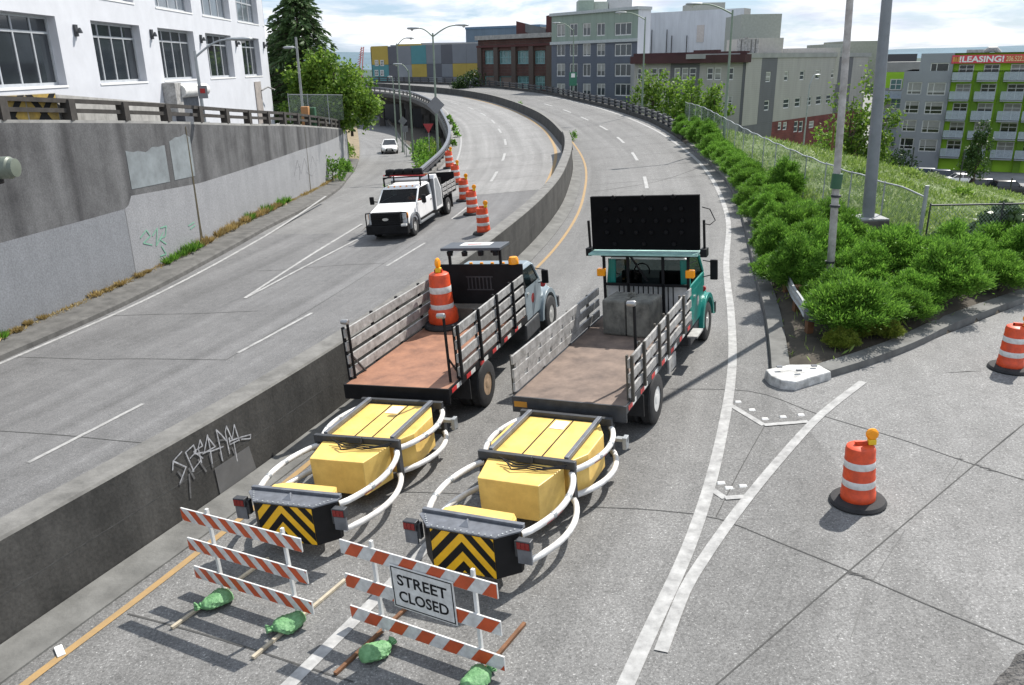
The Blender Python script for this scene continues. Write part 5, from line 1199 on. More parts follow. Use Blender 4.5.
D = unit(rg0.normal(size=P.shape)*np.array([.9,.9,.3])+np.array([.25,0,.75])); Lw = rg0.uniform(.05,.2,n)*(.6+.5*np.sin(Yw*1.7)*np.sin(Yw*.6)+.3); V, Q = leaves(P, D, Lw, Lw*.16+.006, rg0); np_mesh('dry_grass_strip', V, Q, lf_dry, None, 'stuff')
def bush(name, label, loc, r, h, n, leaf, m, seed, clumps=40, cat='bush', group=None, stem=True, core=.35):
    t = thing(name, label, cat, loc, 0, group); rg = np.random.default_rng(seed)
    d = unit(rg.normal(size=(clumps,3))); d[:,2] = np.abs(d[:,2])*1.0; rad = rg.uniform(core, 1, clumps)**.6
    c = d*rad[:,None]*np.array([r, r, h*.8]); c[:,2] += h*.15; k = n//clumps
    P = np.repeat(c, k, 0)+rg.normal(size=(clumps*k,3))*np.array([r,r,h*.8])*.17; P[:,2] = np.maximum(P[:,2], .03)
    D = unit(unit(P-np.array([0,0,h*.3]))*.8+rg.normal(size=P.shape)*.7+np.array([0,0,.25])); L = leaf*rg.uniform(.6,1.3,len(P))
    V, Q = leaves(P, D, L, L*.55, rg); np_mesh('foliage', V, Q, m, t)
    if stem: MB().tube([(0,0,-.2),(.05,0,h*.3),(0,.05,h*.6)], [.06,.04,.015], 6).build('stem', m_bark, t)
    return t
for i, (px, py, s, lab) in enumerate([(328,176,1.1,'leafy green bush at the foot of the wall, larger of two'),(340,167,.75,'small leafy bush at the foot of the wall towards its far end')]):
    y, z = wall_uv(px, py); bush('bush', lab, (float(WB(y))+.3, y, float(zramp(float(KL(y)), y))+.15), .8*s, 1.5*s, 900, .2, lf_shrub, 60+i)
# weeds of the wedge beside the viaduct
rv = random.Random(9); k = 0
for y in np.arange(48, 88, 2.1):
    a, e = float(RR(y))+.5, float(EL(y))-.5
    for q in np.arange(0, max(.1, e-a), 1.3):
        x = a+q+rv.uniform(-.3,.3); k += 1
        if k > 48: break
        bush('bush', 'bright green weedy bush in the wedge between the ramp and viaduct', (x, y+rv.uniform(-.6,.6), float(zramp(float(RR(y)), y))+.12), rv.uniform(.6,.95), rv.uniform(.8,1.7) if y > 60 else .9, 420, .24, rv.choice([lf_shrub, lf_grass, lf_broad]), 200+k, 22, 'bush', 'bushes beside the viaduct', False)
for i, (px, py) in enumerate([(449,119),(455,130),(457,137),(452,124),(453,146)]):
    P = G(px, py); bush('weed', 'green weed sprouting along the left edge of the viaduct road', P, .28, .5, 200, .2, lf_shrub, 300+i, 16, 'weed', 'weeds on the viaduct edge', False)
for i, (px, py) in enumerate([(573,141),(520,109)]):
    P = G(px, py); bush('weed', 'small weed growing against the near end of the central barrier' if i == 0 else 'small weed growing on the far central barrier', P, .35, .8, 200, .16, lf_shrub, 320+i, 14, 'weed', None, False)

def tree(name, label, loc, H, crown, trunk_r, n, leaf, m, seed, clumps=90, group=None, limbs=7, lean=0.0, cat='tree'):
    # crown: list of ellipsoids (x, y, z, rx, ry, rz) relative to the foot
    t = thing(name, label, cat, loc, 0, group); rg = np.random.default_rng(seed); b = MB()
    top = max(c[2]+c[5]*.4 for c in crown); b.tube([(0,0,-.4),(lean*.3,0,H*.3),(lean*.7,.1,H*.55),(lean,0,min(top, H*.85))], [trunk_r,trunk_r*.75,trunk_r*.5,trunk_r*.15], 8)
    for k in range(limbs):
        c = crown[k % len(crown)]; d = unit(rg.normal(size=(1,3)))[0]; e = (c[0]+d[0]*c[3]*.75, c[1]+d[1]*c[4]*.75, c[2]+d[2]*c[5]*.5); z0 = max(.12*H, min(e[2]-.5, H*rg.uniform(.22,.5)))
        b.tube([(lean*.4*z0/H,0,z0),((e[0])*.5,(e[1])*.5,(z0+e[2])*.5+.3),e], [trunk_r*.4,trunk_r*.25,trunk_r*.06], 6)
    b.build('trunk', m_bark, t, 50)
    Ps = []; vol = np.array([c[3]*c[4]*c[5] for c in crown])**.7; vol /= vol.sum()
    for c, w in zip(crown, vol):
        kc = max(6, int(clumps*w)); d = unit(rg.normal(size=(kc,3))); rad = rg.uniform(.3,1,kc)**.5*rg.uniform(.82,1.12,kc); cc = np.array(c[:3])+d*rad[:,None]*np.array(c[3:])
        per = max(4, int(n*w/kc)); sg = rg.uniform(.10,.2,kc)
        P = np.repeat(cc, per, 0)+rg.normal(size=(kc*per,3))*np.repeat(sg, per)[:,None]*np.array(c[3:]); Ps.append(P)
    P = np.concatenate(Ps); D = unit(rg.normal(size=P.shape)+np.array([0,0,-.25])); L = leaf*rg.uniform(.6,1.3,len(P)); V, Q = leaves(P, D, L, L*.7, rg)
    np_mesh('crown', V, Q, m, t); return t
def conifer(name, label, loc, H, r, seed, m=lf_con, n_br=150):
    t = thing(name, label, 'tree', loc); rg = np.random.default_rng(seed); MB().tube([(0,0,-.3),(0,0,H*.5),(0,0,H)], [.28,.17,.03], 8).build('trunk', m_bark, t)
    Ps = []; Ds = []; Ls = []; lb = MB()
    for k in range(n_br):
        z = H*(.05+.94*(k/n_br)**.9); a = k*2.4+rg.uniform(-.3,.3); L = r*(1-(z/H))**.75*rg.uniform(.65,1.15)+.25
        m_ = 60 if L > 1 else 30; q = rg.uniform(.1,1,m_)
        u = np.array([math.cos(a), math.sin(a), 0]); c = u[None,:]*(q*L)[:,None]; c[:,2] = z+L*(.22*q-.42*q*q)
        s = np.cross(u, [0,0,1]); side = rg.normal(size=m_)*L*.16*(1.1-q); c += s[None,:]*side[:,None]
        d = unit(u[None,:]*.9+s[None,:]*np.sign(side)[:,None]*.7+np.array([0,0,-.55])+rg.normal(size=(m_,3))*.3)
        Ps.append(c); Ds.append(d); Ls.append(rg.uniform(.35,.75,m_)*min(1, .5+L*.25)); lb.tube([(0,0,z),tuple(u*L*.5+np.array([0,0,z+L*.05])),tuple(u*L*.9+np.array([0,0,z-L*.13]))], [.05,.03,.01], 5)
    P, D, L = np.concatenate(Ps), np.concatenate(Ds), np.concatenate(Ls); rg2 = np.random.default_rng(seed+1); V, Q = leaves(P, D, L, L*.3, rg2)
    np_mesh('crown', V, Q, m, t); lb.build('branch', m_bark, t); return t
def foot(px, Y, z): q = at(px, 80, Y); return (q.x, Y, z)
zG = 2.2
L_ = foot(303, 76, zG); Ht = hgt(Vector(L_), -16)-zG
conifer('conifer', 'tall dark drooping conifer rising beside the white building', L_, Ht, 6.2, 3, lf_con, 200)
L_ = foot(283, 80, zG); conifer('conifer', 'shorter dark conifer close against the white building corner', L_, hgt(Vector(L_), 22)-zG, 3.2, 5, lf_con, 110)
L_ = foot(334, 72, 2.0); h_ = hgt(Vector(L_), 53)-2.0
tree('leafy_tree', 'light green broadleaf tree spreading over the end of the retaining wall', L_, h_, [(0,0,h_*.66,2.6,2.5,h_*.32),(2.1,-.3,h_*.42,1.7,1.9,h_*.3),(-2.0,.2,h_*.66,2.0,2,h_*.32),(-.9,.1,h_*.86,1.2,1.2,h_*.16),(1.5,0,h_*.25,1.9,1.6,h_*.28),(-2.6,-.5,h_*.3,1.8,1.7,h_*.28),(-.4,-.6,h_*.33,1.8,1.8,h_*.28)], .2, 11000, .32, lf_broad, 21, 190)
L_ = foot(312, 78, 1.8); h_ = hgt(Vector(L_), 72)-1.8
tree('leafy_tree', 'darker green loose broadleaf tree filling in between the conifer and the light green tree', L_, h_, [(0,0,h_*.6,2.3,2.2,h_*.36),(-1.6,0,h_*.4,1.8,1.8,h_*.3),(1.6,0,h_*.45,1.9,1.8,h_*.32)], .16, 4200, .32, leafmat('mid_leaf', (.045,.11,.016), (.16,.27,.05), .4), 24, 90)
L_ = foot(348, 80, 1.3); tree('leafy_tree', 'light green broadleaf tree leaning over the ramp beyond the wall', L_, 6.4, [(0,0,3.6,1.9,1.9,2.3),(.8,0,2.2,1.6,1.6,1.9),(-.6,0,1.4,1.4,1.5,1.5)], .14, 5200, .32, lf_broad, 22, 100)
for i, (px, Y, r, h) in enumerate([(355,81.5,1.0,1.9),(358,84,.9,1.5)]):
    q = at(px, 120, Y); bush('bush', 'green bush growing where the retaining wall ends by the ramp', (float(KL(Y))-1.5, Y, float(zramp(float(KL(Y)), Y))+.3), r, h, 700, .26, lf_broad, 340+i, 30, 'bush', 'bushes at the wall end')
tz = lambda px, Y: float(zbank(at(px, 90, Y).x, Y))
for i, (px, Y, yt, rr, lab) in enumerate([(654,86,67,2.3,'yellow green young tree in front of the slate block, left of a clump'),(676,88,73,2.0,'yellow green young tree in the middle of the clump before the grey housing'),(693,84,78,1.7,'small yellow green tree at the right of the clump before the grey housing'),(716,76,85,1.5,'lone small yellow green tree right of the lamp post and before beige housing')]):
    z = max(-1.5, tz(px, Y)); L_ = foot(px, Y, z); h_ = hgt(Vector(L_), yt)-z
    tree('young_tree', lab, L_, h_, [(0,0,h_*.62,rr*.8,rr*.8,h_*.36),(rr*.35,0,h_*.4,rr*.75,rr*.7,h_*.3),(-rr*.35,0,h_*.42,rr*.75,rr*.7,h_*.28)], .1, 1700, .3, lf_broad, 40+i, 46)
L_ = foot(468, 142, 0); h_ = hgt(Vector(L_), 67); tree('leafy_tree', 'round dark green tree at the left end of the brick building', L_, h_, [(0,0,h_*.6,2.6,2.4,h_*.38),(-1.2,0,h_*.4,1.8,1.8,h_*.3)], .2, 1800, .4, lf_dark, 55, 50)
L_ = foot(856, 80, -5.5); h_ = hgt(Vector(L_), 68)+5.5
tree('leafy_tree', 'large green tree with open crown on the slope between the poles', L_, h_, [(0,0,h_*.66,2.5,2.4,h_*.32),(1.9,0,h_*.46,2.2,2,h_*.3),(-1.9,0,h_*.38,1.9,2,h_*.26),(3.1,0,h_*.62,1.3,1.3,h_*.2),(2.8,.2,h_*.3,1.8,1.8,h_*.2),(0,0,h_*.3,2.2,2,h_*.25)], .2, 4200, .36, lf_broad, 61, 105, None, 10)
L_ = foot(834, 70, -2.6); h_ = hgt(Vector(L_), 118)+2.6; tree('young_tree', 'small yellow green sapling beside a dark stake on the slope', L_, h_, [(0,0,h_*.62,1.2,1.2,h_*.34),(.6,0,h_*.45,.8,.8,h_*.25)], .07, 700, .26, lf_broad, 62, 24)
L_ = foot(991, 100, -9.1); h_ = hgt(Vector(L_), 113)+9.1
tree('street_tree', 'young conical street tree by the low street in front of green balconies', L_, h_, [(0,0,h_*.42,1.7,1.7,h_*.2),(0,0,h_*.6,1.4,1.3,h_*.2),(0,0,h_*.8,.75,.75,h_*.2)], .12, 2400, .3, lf_dark, 63, 70)
for i, (px, Y, yt, rr) in enumerate([(895,118,150,3.0),(912,120,152,2.6),(880,112,140,3.0)]):
    L_ = foot(px, Y, -9); h_ = hgt(Vector(L_), yt)+9; bush('bush', 'green bush at the foot of the slope beside the grey apartment block', L_, rr, h_, 900, .4, lf_dark, 400+i, 34, 'bush', 'bushes below the apartment block')
for i, (px, py, r, h) in enumerate([(745,120,1.3,1.6),(765,124,1.2,1.4),(790,130,1.4,1.4),(812,134,1.5,1.6),(842,146,1.4,1.3),(872,156,1.3,1.2),(905,176,1.2,1.1),(930,180,1.3,1.0),(960,196,1.0,.9),(770,140,1.0,.9),(800,158,1.1,1.0),(850,176,1.0,.9),(728,118,1.0,1.2)]):
    P = G(px, py, zbank); bush('bush', 'low wild bush standing in the long grass on the slope', (P.x, P.y, P.z-.1), r*.8, h*.6, 800, .17, [lf_grass, lf_pale, lf_broad][i % 3], 420+i, 36, 'bush', 'wild bushes on the grassy slope', False)
# long grass and weeds on the slope
rg = np.random.default_rng(77); n = 150000
Yg = 25.5+(100-25.5)*rg.uniform(0,1,n)**1.5; Xg = XF(Yg)-.2+rg.uniform(0,1,n)**1.25*(10+Yg*.72)
nz_ = np.sin(Xg*.55+np.sin(Yg*.31)*2)*np.cos(Yg*.42+np.sin(Xg*.23)*2); keep = (zbank(Xg, Yg) > -8.8) & (rg.uniform(0,1,n) < .62+.38*nz_)
Xg, Yg, nz_ = Xg[keep], Yg[keep], nz_[keep]; P = np.stack([Xg, Yg, zbank(Xg, Yg)], 1); n = len(P)
D = unit(rg.normal(size=(n,3))*np.array([.7,.7,.3])+np.array([0,0,1.])); sc = .7+Yg/60; Lg = rg.uniform(.12,.36,n)*(1+.5*nz_)*np.sqrt(sc)
V, Q = leaves(P, D, Lg, Lg*.17, rg)
np_mesh('slope_grass', V, Q, lf_grass, None, 'stuff')
sel = rg.uniform(0,1,n) < .5+.3*np.sin(Xg*.3+1)*np.cos(Yg*.2); P2_ = P[sel]+np.stack([np.zeros(sel.sum()), np.zeros(sel.sum()), rg.uniform(.03,.24,sel.sum())], 1); D2 = unit(rg.normal(size=P2_.shape)+np.array([0,-.2,.7])); L2 = rg.uniform(.08,.2,len(P2_))*np.sqrt(sc[sel])
V, Q = leaves(P2_, D2, L2, L2*.42, rg); np_mesh('slope_weeds', V, Q, lf_pale, None, 'stuff')
# undergrowth inside the shrub bed
n = 9000; Xu = rg.uniform(5.6, 24, n); Yu = rg.uniform(16.4, 64, n); ins = np.minimum(Xu-KR(Yu), (Yu-YRR(Xu))*.8); k_ = (ins > .35) & ((Xu < XF(Yu)) | (Yu < 25.3)); Xu, Yu = Xu[k_], Yu[k_]; P = np.stack([Xu, Yu, zbank(Xu, Yu)], 1)
D = unit(rg.normal(size=P.shape)*np.array([.8,.8,.3])+np.array([0,0,.8])); Lu = rg.uniform(.1,.3,len(P)); V, Q = leaves(P, D, Lu, Lu*.2, rg); np_mesh('bed_undergrowth', V, Q, lf_grass, None, 'stuff')
# ivy thicket behind the low fence
t = thing('ivy_thicket', 'dark glossy ivy thicket swallowing the low rusty fence at right', 'ivy', (0,0,0)); n = 26000
Xi = rg.uniform(11.8, 30, n); prof = .75+1.1*np.clip((Xi-13.0)/4, 0, 1); Yi = 24.5+np.clip((Xi-16)*.14, 0, 3)+rg.normal(size=n)*.6+.5
bumps = .8+.25*np.sin(Xi*1.7)+.15*np.sin(Xi*4.1+1); zi = float(zbank(12.3,24.3))+.0+prof*bumps*np.sqrt(rg.uniform(0,1,n))*np.exp(-((Yi-25.0-np.clip((Xi-16)*.14, 0, 3))/1.5)**2)-.02*(Xi-12)
P = np.stack([Xi, Yi, zi], 1); D = unit(rg.normal(size=P.shape)+np.array([0,-.5,.5])); Lu = rg.uniform(.12,.24,n); V, Q = leaves(P, D, Lu, Lu*.8, rg); np_mesh('foliage', V, Q, lf_ivy, t)
# stakes on the slope
for px, pyb, pyt, lab, m in [(829,172,126,'thin rusty brown stake standing on the slope beside the pale pole', m_oldwood),(912,162,147,'short dark bollard post near the low street', m_steel),(960,178,150,'dark slim sign post beside the parked cars', m_steel),(1009,196,178,'short dark litter bin post near the right edge of the low street', m_steel)]:
    Y = {829:66, 912:88, 960:92, 1009:84}[px]; q = at(px, pyb, Y); t = tag(MB().tube([(0,0,-.5),(0,0,at(px,pyt,Y).z-q.z)], [.09 if px == 829 else .07]*2, 8).build('stake' if px == 829 else 'post', m, None, 40), lab, 'post'); t.location = q

# ================================================================== TRAFFIC DRUMS, BARRICADES, ATTENUATORS
def drum_parts(t, light='side', seed=0):
    pr = [(.255,.07),(.262,.09),(.262,.2),(.25,.215),(.25,.3),(.243,.315),(.243,.47),(.236,.485),(.236,.62),(.229,.635),(.229,.77),(.222,.785),(.222,.92),(.205,.975),(.16,1.0),(.001,1.0)]
    b = MB().lathe(pr, 28); b.box(-.09,.09,-.02,.02,.99,1.06); b.box(-.09,-.06,-.02,.02,.98,1.05)
    b.build('drum_body', m_orange, t, 40)
    for z0, r in ((.33,.2445),(.645,.2305)):
        MB().lathe([(r,z0),(r+.0025,z0+.005),(r-.001,z0+.115),(r-.004,z0+.12)], 28).build('reflective_band', m_sheet, t, 40)
    MB().lathe([(.24,.005),(.42,.005),(.43,.03),(.40,.075),(.29,.1),(.26,.09),(.245,.06)], 28).build('rubber_base', m_rub, t, 40)
    if light:
        lx = .16 if light == 'side' else 0; b = MB(); b.box(lx-.06,lx+.06,-.045,.045,1.0,1.09); l = b.build('lamp_case', m_ambercase, t, 0, .012)
        ax = 'y' if light == 'side' else 'x'
        c = MB().lathe([(.001,-.045),(.07,-.04),(.095,-.015),(.095,.015),(.07,.04),(.001,.045)], 18, (lx,0,1.17), ax); c.build('lamp_lens', m_amber, l, 40)
drum0 = thing('traffic_drum', 'x', 'traffic drum'); drum_parts(drum0); first_d = [True]
def put_drum(px, py, s, lab, rz=0.0, group='traffic drums'):
    o = drum0 if first_d[0] else copy_tree(drum0); first_d[0] = False
    P = G(px, py); on_road(o, P.x, P.y, rz); o.scale = (s, s, s); tag(o, lab, 'traffic drum', group); return o
put_drum(857.5, 502, .99, 'orange and white drum standing alone nearest on the open pavement at right', .1)
d_ = put_drum(1009, 369, .99, 'orange and white drum cut by the right picture edge', .4)
for ch in list(d_.children):
    if ch.name.startswith('lamp'): pass
for px, py, lab in [(484,233.5,'orange drum nearest the barrier wall, last and lowest in the diagonal row'),(473,214,'second orange drum from the near end of the diagonal row'),(465,200.5,'middle orange drum of the diagonal row of five'),(456.5,184,'fourth orange drum up the diagonal row, just behind the white truck bed'),(450,168,'farthest orange drum at the top of the diagonal row')]:
    put_drum(px, py, 1.17, lab, .2, 'drums in the diagonal row')
def board(t, L, z, k, name='board', hh=.1, m_st=m_orange, pitch=.3, sh=-.08):
    b = MB(); b.box(-L/2+sh, L/2+sh, -.012, .012, z-hh, z+hh); b_ = b.build(name, m_sheet, t, 0, .004)
    s = MB()
    for p in stripes([(-L/2+sh+.004,z-hh+.006),(L/2+sh-.004,z-hh+.006),(L/2+sh-.004,z+hh-.006),(-L/2+sh+.004,z+hh-.006)], pitch, pitch*.5, k, .04+z*.37):
        s.add([(x, -.0145, zz) for x, zz in p], [tuple(range(len(p)))])
    s.build('stripe', mat('orange_sheeting', (.52,.085,.025), .45, 0, .2, 5), b_, 0); return b_
def barricade(name, label, pl, pr_, foot_m, k, sign=False, pitch=.3):
    A, B_ = G(*pl), G(*pr_); d = B_-A; h = math.atan2(-d.y, d.x); c = (A+B_)/2; w = math.hypot(d.x, d.y)
    t = thing(name, label, 'barricade'); on_road(t, c.x, c.y, h)
    for s in (-1, 1):
        b = MB(); x = s*w/2; b.box(x-.022,x+.022,.014,.058,-.0+.045,1.38); b.build('post', m_offwhite, t, 0, .004)
        MB().box(x-.025+s*.05,x+.025+s*.05,-.85,.95,.005,.045).build('foot', foot_m, t, 0, .004)
    L = w+.85
    for z in ((1.20,.70,.21) if sign else (1.22,.74,.27)): board(t, L, z, k, pitch=pitch)
    if sign:
        x0, x1, z0, z1 = -w/2+.20*w, -w/2+.83*w, .56, 1.17; sp = MB().box(x0,x1,-.034,-.022,z0,z1).build('sign_panel', m_sheet, t, 0, .006)
        fr = MB(); e = .02
        for q in [(x0+e,x1-e,z0+e,z0+e+.014),(x0+e,x1-e,z1-e-.014,z1-e),(x0+e,x0+e+.014,z0+e+.014,z1-e-.014),(x1-e-.014,x1-e,z0+e+.014,z1-e-.014)]: fr.box(q[0],q[1],-.0365,-.0338,q[2],q[3])
        fr.build('border', m_black, sp, 0)
        for s_, zc_ in (('STREET',.615),('CLOSED',.235)):
            text_mesh(s_, 'lettering', (x1-x0)*.78, (z1-z0)*.255, m_black, sp, Matrix(((1,0,0,(x0+x1)/2),(0,0,-1,-.0345),(0,1,0,z0+(z1-z0)*(zc_+.07)),(0,0,0,1))), .003, .016)
    return t, c, h, w
bar1, c1, h1, w1 = barricade('barricade', 'three board orange and white striped barricade with no sign, on pale timber feet', (223,595), (297,619), mat('pale_timber', (.42,.37,.28), .85, 0, .25, 6, .2), .95)
bar2, c2, h2, w2 = barricade('barricade', 'orange and white striped barricade carrying the STREET CLOSED sign', (383,635), (482,670), m_oldwood, -.75, True, .42)
def sandbag(label, px, py, ang, s=1.0, seed=0):
    P = G(px, py); t = thing('sandbag', label, 'sandbag', (0,0,0), 0, 'green sandbags on the barricade feet'); on_road(t, P.x, P.y, ang); rg = random.Random(seed)
    n = 30; vs = []; fs = []; prof = [(-.30,.02),(-.285,.07),(-.22,.125),(-.1,.15),(.04,.145),(.13,.115),(.18,.07),(.205,.03),(.225,.04),(.25,.06),(.285,.075),(.3,.06)]
    py_ = [p[0] for p in prof]; pr2 = [p[1] for p in prof]; ph = [rg.uniform(0, 6.28) for _ in range(8)]; ysn = np.linspace(-.30, .3, 44)
    for y in ysn:
        r = float(np.interp(y, py_, pr2))
        for k in range(n):
            a = 2*math.pi*k/n; cr_ = abs(math.sin(3*a+y*16+ph[0]))**.5*.10+abs(math.sin(5*a-y*27+ph[1]))**.5*.09+.05*math.sin(11*a+y*41+ph[2])+.10*math.sin(2*a+y*9+ph[3]); wr = .86+cr_+(.18*math.sin(10*a) if y > .17 else 0)
            sag = .015*math.sin(y*14+ph[4]); vs.append(((r*1.25*wr*math.cos(a)+.02*math.sin(y*8+ph[5]))*s, y*s, max(.012, (.055+.05*min(1, r/.1)+sag+r*.62*wr*math.sin(a))*s)))
    for i in range(len(ysn)-1):
        for k in range(n): fs.append((i*n+k, i*n+(k+1)%n, (i+1)*n+(k+1)%n, (i+1)*n+k))
    fs += [tuple(range(n-1,-1,-1)), tuple(range((len(ysn)-1)*n, len(ysn)*n))]
    o = MB().add(vs, fs).build('bag', m_bag, t, 60)
    MB().lathe([(.043*s,-.015),(.05*s,0),(.043*s,.015)], 12, (0,.205*s,.085*s), 'y').build('tie', mat('bag_tie', (.05,.2,.06), .5), t)
    return t
sandbag('green sandbag on the left foot of the barricade without a sign, neck toward the camera', 215, 606, h1+R(180+38), .88, 1)
sandbag('green sandbag on the right foot of the barricade without a sign, neck toward the camera', 287, 629, h1+R(180+38), .88, 2)
sandbag('green sandbag on the left foot of the street closed barricade, neck away', 379, 655, h2+R(12), .82, 3)
sandbag('green sandbag cut by the bottom edge under the street closed barricade', 479, 682, h2+R(15), .82, 4)
P = G(60, 652); t = tag(MB().box(-.13,.13,-.05,.05,.006,.03).build('litter', m_white, None, 0, .01), 'crumpled white scrap of litter lying in the gutter beside the yellow line', 'litter'); on_road(t, P.x, P.y, .9)

def attenuator(label, pA, pB, heading, seed, chev_off=0.0):
    A, B_ = G(*pA, zroad, .9), G(*pB, zroad, .9); c = (A+B_)/2
    t = thing('crash_attenuator', label, 'crash attenuator', (0,0,0), 0, 'truck mounted attenuators'); on_road(t, c.x, c.y, heading); t.scale = (.92, 1.13, 1)
    # rear box: hexagon plan, y=0 at its forward top edge, rear face at y=-.32
    zt_, zb_ = .92, .27
    plan = [(-.54,-.24),(.54,-.24),(.82,-.02),(.82,.06),(-.82,.06),(-.82,-.02)]
    rb = MB().prism(plan, zb_, zt_-.012, 'z').build('rear_box', m_black, t, 0, .01)
    pt = [(-.57,-.26),(.57,-.26),(.86,-.03),(.86,.1),(-.86,.1),(-.86,-.03)]
    b = MB().prism(pt, zt_-.01, zt_+.015, 'z'); b.box(-.86,.86,.04,.1,zt_+.015,zt_+.06); b.hexa([(-.09,-.16,zt_+.015),(.09,-.16,zt_+.015),(.0,.0,zt_+.015)], [(-.01,-.06,zt_+.08),(.01,-.06,zt_+.08),(0,-.03,zt_+.08)]); tp_ = b.build('top_plate', m_greysteel, t, 0, .004); bo = MB()
    for k in range(11): x = -.5+.1*k; bo.lathe([(.014,0),(.014,.012),(.001,.014)], 6, (x,-.235,zt_+.014))
    for k in range(5): bo.lathe([(.014,0),(.014,.012),(.001,.014)], 6, (-.6-.04*k,-.205+.045*k,zt_+.014)); bo.lathe([(.014,0),(.014,.012),(.001,.014)], 6, (.6+.04*k,-.205+.045*k,zt_+.014))
    bo.build('bolts', m_galv, tp_, 0)
    ch = MB(); yl = MB(); yl.add([(-.53,-.243,zb_+.01),(.53,-.243,zb_+.01),(.53,-.243,zt_-.03),(-.53,-.243,zt_-.03)], [(0,1,2,3)]); pl_ = yl.build('chevron_plate', m_chev, rb, 0)
    o_ = chev_off
    for side in (-1, 1):
        rc = [(-.53,zb_+.01),(o_,zb_+.01),(o_,zt_-.03),(-.53,zt_-.03)] if side < 0 else [(o_,zb_+.01),(.53,zb_+.01),(.53,zt_-.03),(o_,zt_-.03)]
        for p in stripes(rc, .30, .15, float(side), (.62+o_) if side > 0 else (o_-.62-.15)): ch.add([(x, -.2455, z) for x, z in p], [tuple(range(len(p)))])
    ch.build('chevron_stripe', m_black, pl_, 0)
    for s in (-1, 1):
        x = s*.96; l = MB().box(x-.115,x+.115,-.17,-.07,.74,.88).build('tail_light_box', m_steel, t, 0, .01)
        for k in range(3): MB().box(x-.1+.068*k,x-.038+.068*k,-.178,-.171,.76,.86).build('tail_lens', mat('dark_red_lens', (.2,.012,.012), .25), l, 0)
        MB().box(x-.11,x+.11,-.15,-.12,.52,.73).build('mud_flap', m_greysteel, t, 0); MB().box(min(s*.8,s*.9),max(s*.8,s*.9),-.13,-.06,.6,.84).build('light_bracket', m_steel, t, 0)
    b = MB(); b.hexa([(-.62,.102,.4),(.62,.102,.4),(.62,.28,.4),(.48,.46,.4),(-.48,.46,.4),(-.62,.28,.4)], [(-.62,.102,.9),(.62,.102,.9),(.62,.28,.9),(.48,.46,.84),(-.48,.46,.84),(-.62,.28,.9)]); b.build('crush_box', m_yellow, t, 0, .012)
    # mid crush box, narrower at the back
    b = MB(); b.hexa([(-.56,1.14,.27),(.52,1.14,.27),(.72,1.72,.27),(-.72,1.72,.27)], [(-.58,1.14,.88),(.54,1.14,.88),(.72,1.72,.9),(-.72,1.72,.9)]); b.build('crush_box', m_yellow, t, 0, .012)
    b = MB().prism([(-.72,1.86),(.72,1.86),(.95,2.2),(.95,2.9),(.72,3.28),(-.72,3.28),(-.95,2.9),(-.95,2.2)], .28, .9, 'z'); fb_ = b.build('crush_box', m_yellow, t, 0, .015)
    for x in (-.18,.2): MB().box(x-.012,x+.012,1.86,3.28,.902,.908).build('strap', m_black, fb_, 0)
    MB().box(-.13,.16,2.9,3.2,.903,.907).build('label_plate', m_offwhite, fb_, 0)
    b = MB(); b.box(-.92,.92,1.72,1.8,.86,1.0); b.box(-.8,.8,1.8,1.87,.9,.96); b.box(-.9,-.82,1.7,1.82,.25,.86); b.box(.82,.9,1.7,1.82,.25,.86); b.box(-.16,.16,1.66,1.72,.92,1.04); b.box(-.9,.9,1.73,1.79,.27,.36); b.build('mid_frame', m_steel, t, 0, .008)
    b = MB(); b.box(-.95,.95,3.3,3.38,.84,.98); b.box(-.96,-.88,3.3,3.42,.25,.84); b.box(.88,.96,3.3,3.42,.25,.84); b.box(-.9,.9,3.36,3.44,.28,.4); b.build('front_frame', m_steel, t, 0, .008)
    for x in (-.72,.72): MB().box(x-.04,x+.04,1.82,3.3,.955,1.02).build('frame_bar', m_greysteel, t, 0, .006)
    for s in (-1, 1):
        for z in (.8,.36):
            bulge = .27 if z > .5 else .33
            for y0, y1, xa, xb in ((.08,1.74,.80,.84),(1.84,3.36,.84,.9)):
                pts = []
                for k in range(15):
                    q = k/14; pts.append((s*(xa+(xb-xa)*q+bulge*math.sin(math.pi*q)**.75), y0+(y1-y0)*q, z))
                tb = MB().tube(pts, .05, 12).build('side_tube', m_tube, t, 60)
                if z > .5:
                    if s > 0:
                        for i0, i1 in ((3,6),(9,11)):
                            vs = []
                            for i in range(i0, i1+1):
                                p = Vector(pts[i]); d = (Vector(pts[min(i+1,14)])-Vector(pts[max(i-1,0)])).normalized(); n_ = Vector((d.y,-d.x,0)); n_ = n_ if n_.x*s > 0 else -n_
                                for an in (-.75,-.1): vs.append(p+(n_*math.cos(an)+Vector((0,0,1))*math.sin(an))*.0525)
                            MB().add(vs, [(2*k,2*k+1,2*k+3,2*k+2) for k in range(i1-i0)]).build('reflective_tape', mat('dark_red_tape', (.3,.03,.03), .4), tb, 0)
                    for i0 in (4, 8): MB().tube([Vector(pts[i0]).lerp(Vector(pts[i0+1]),.3), Vector(pts[i0]).lerp(Vector(pts[i0+1]),.8)], .056, 12).build('clamp', m_galv, tb, 60)
    for x in (-.45,.45): MB().beam((x,3.4,.62),(x,4.35,.7),.12,.14).build('mounting_arm', m_steel, t, 0)
    b = MB(); b.box(.95,1.28,3.2,3.3,.62,.68); b.box(1.2,1.28,3.16,3.3,.5,.72); b.build('latch', m_galv, t, 0, .005)
    b = MB(); rg = random.Random(seed)
    for k in range(3): y = 1.64-.05*k; b.tube([(-.45+.1*k,y,.98),(-.1,y-.06-.03*k,.93),(.15,y-.05,.94),(.5-.1*k,y-.05,.93),(.8,y+.04,.97)], .012, 6)
    b.build('cable', m_black, t); return t
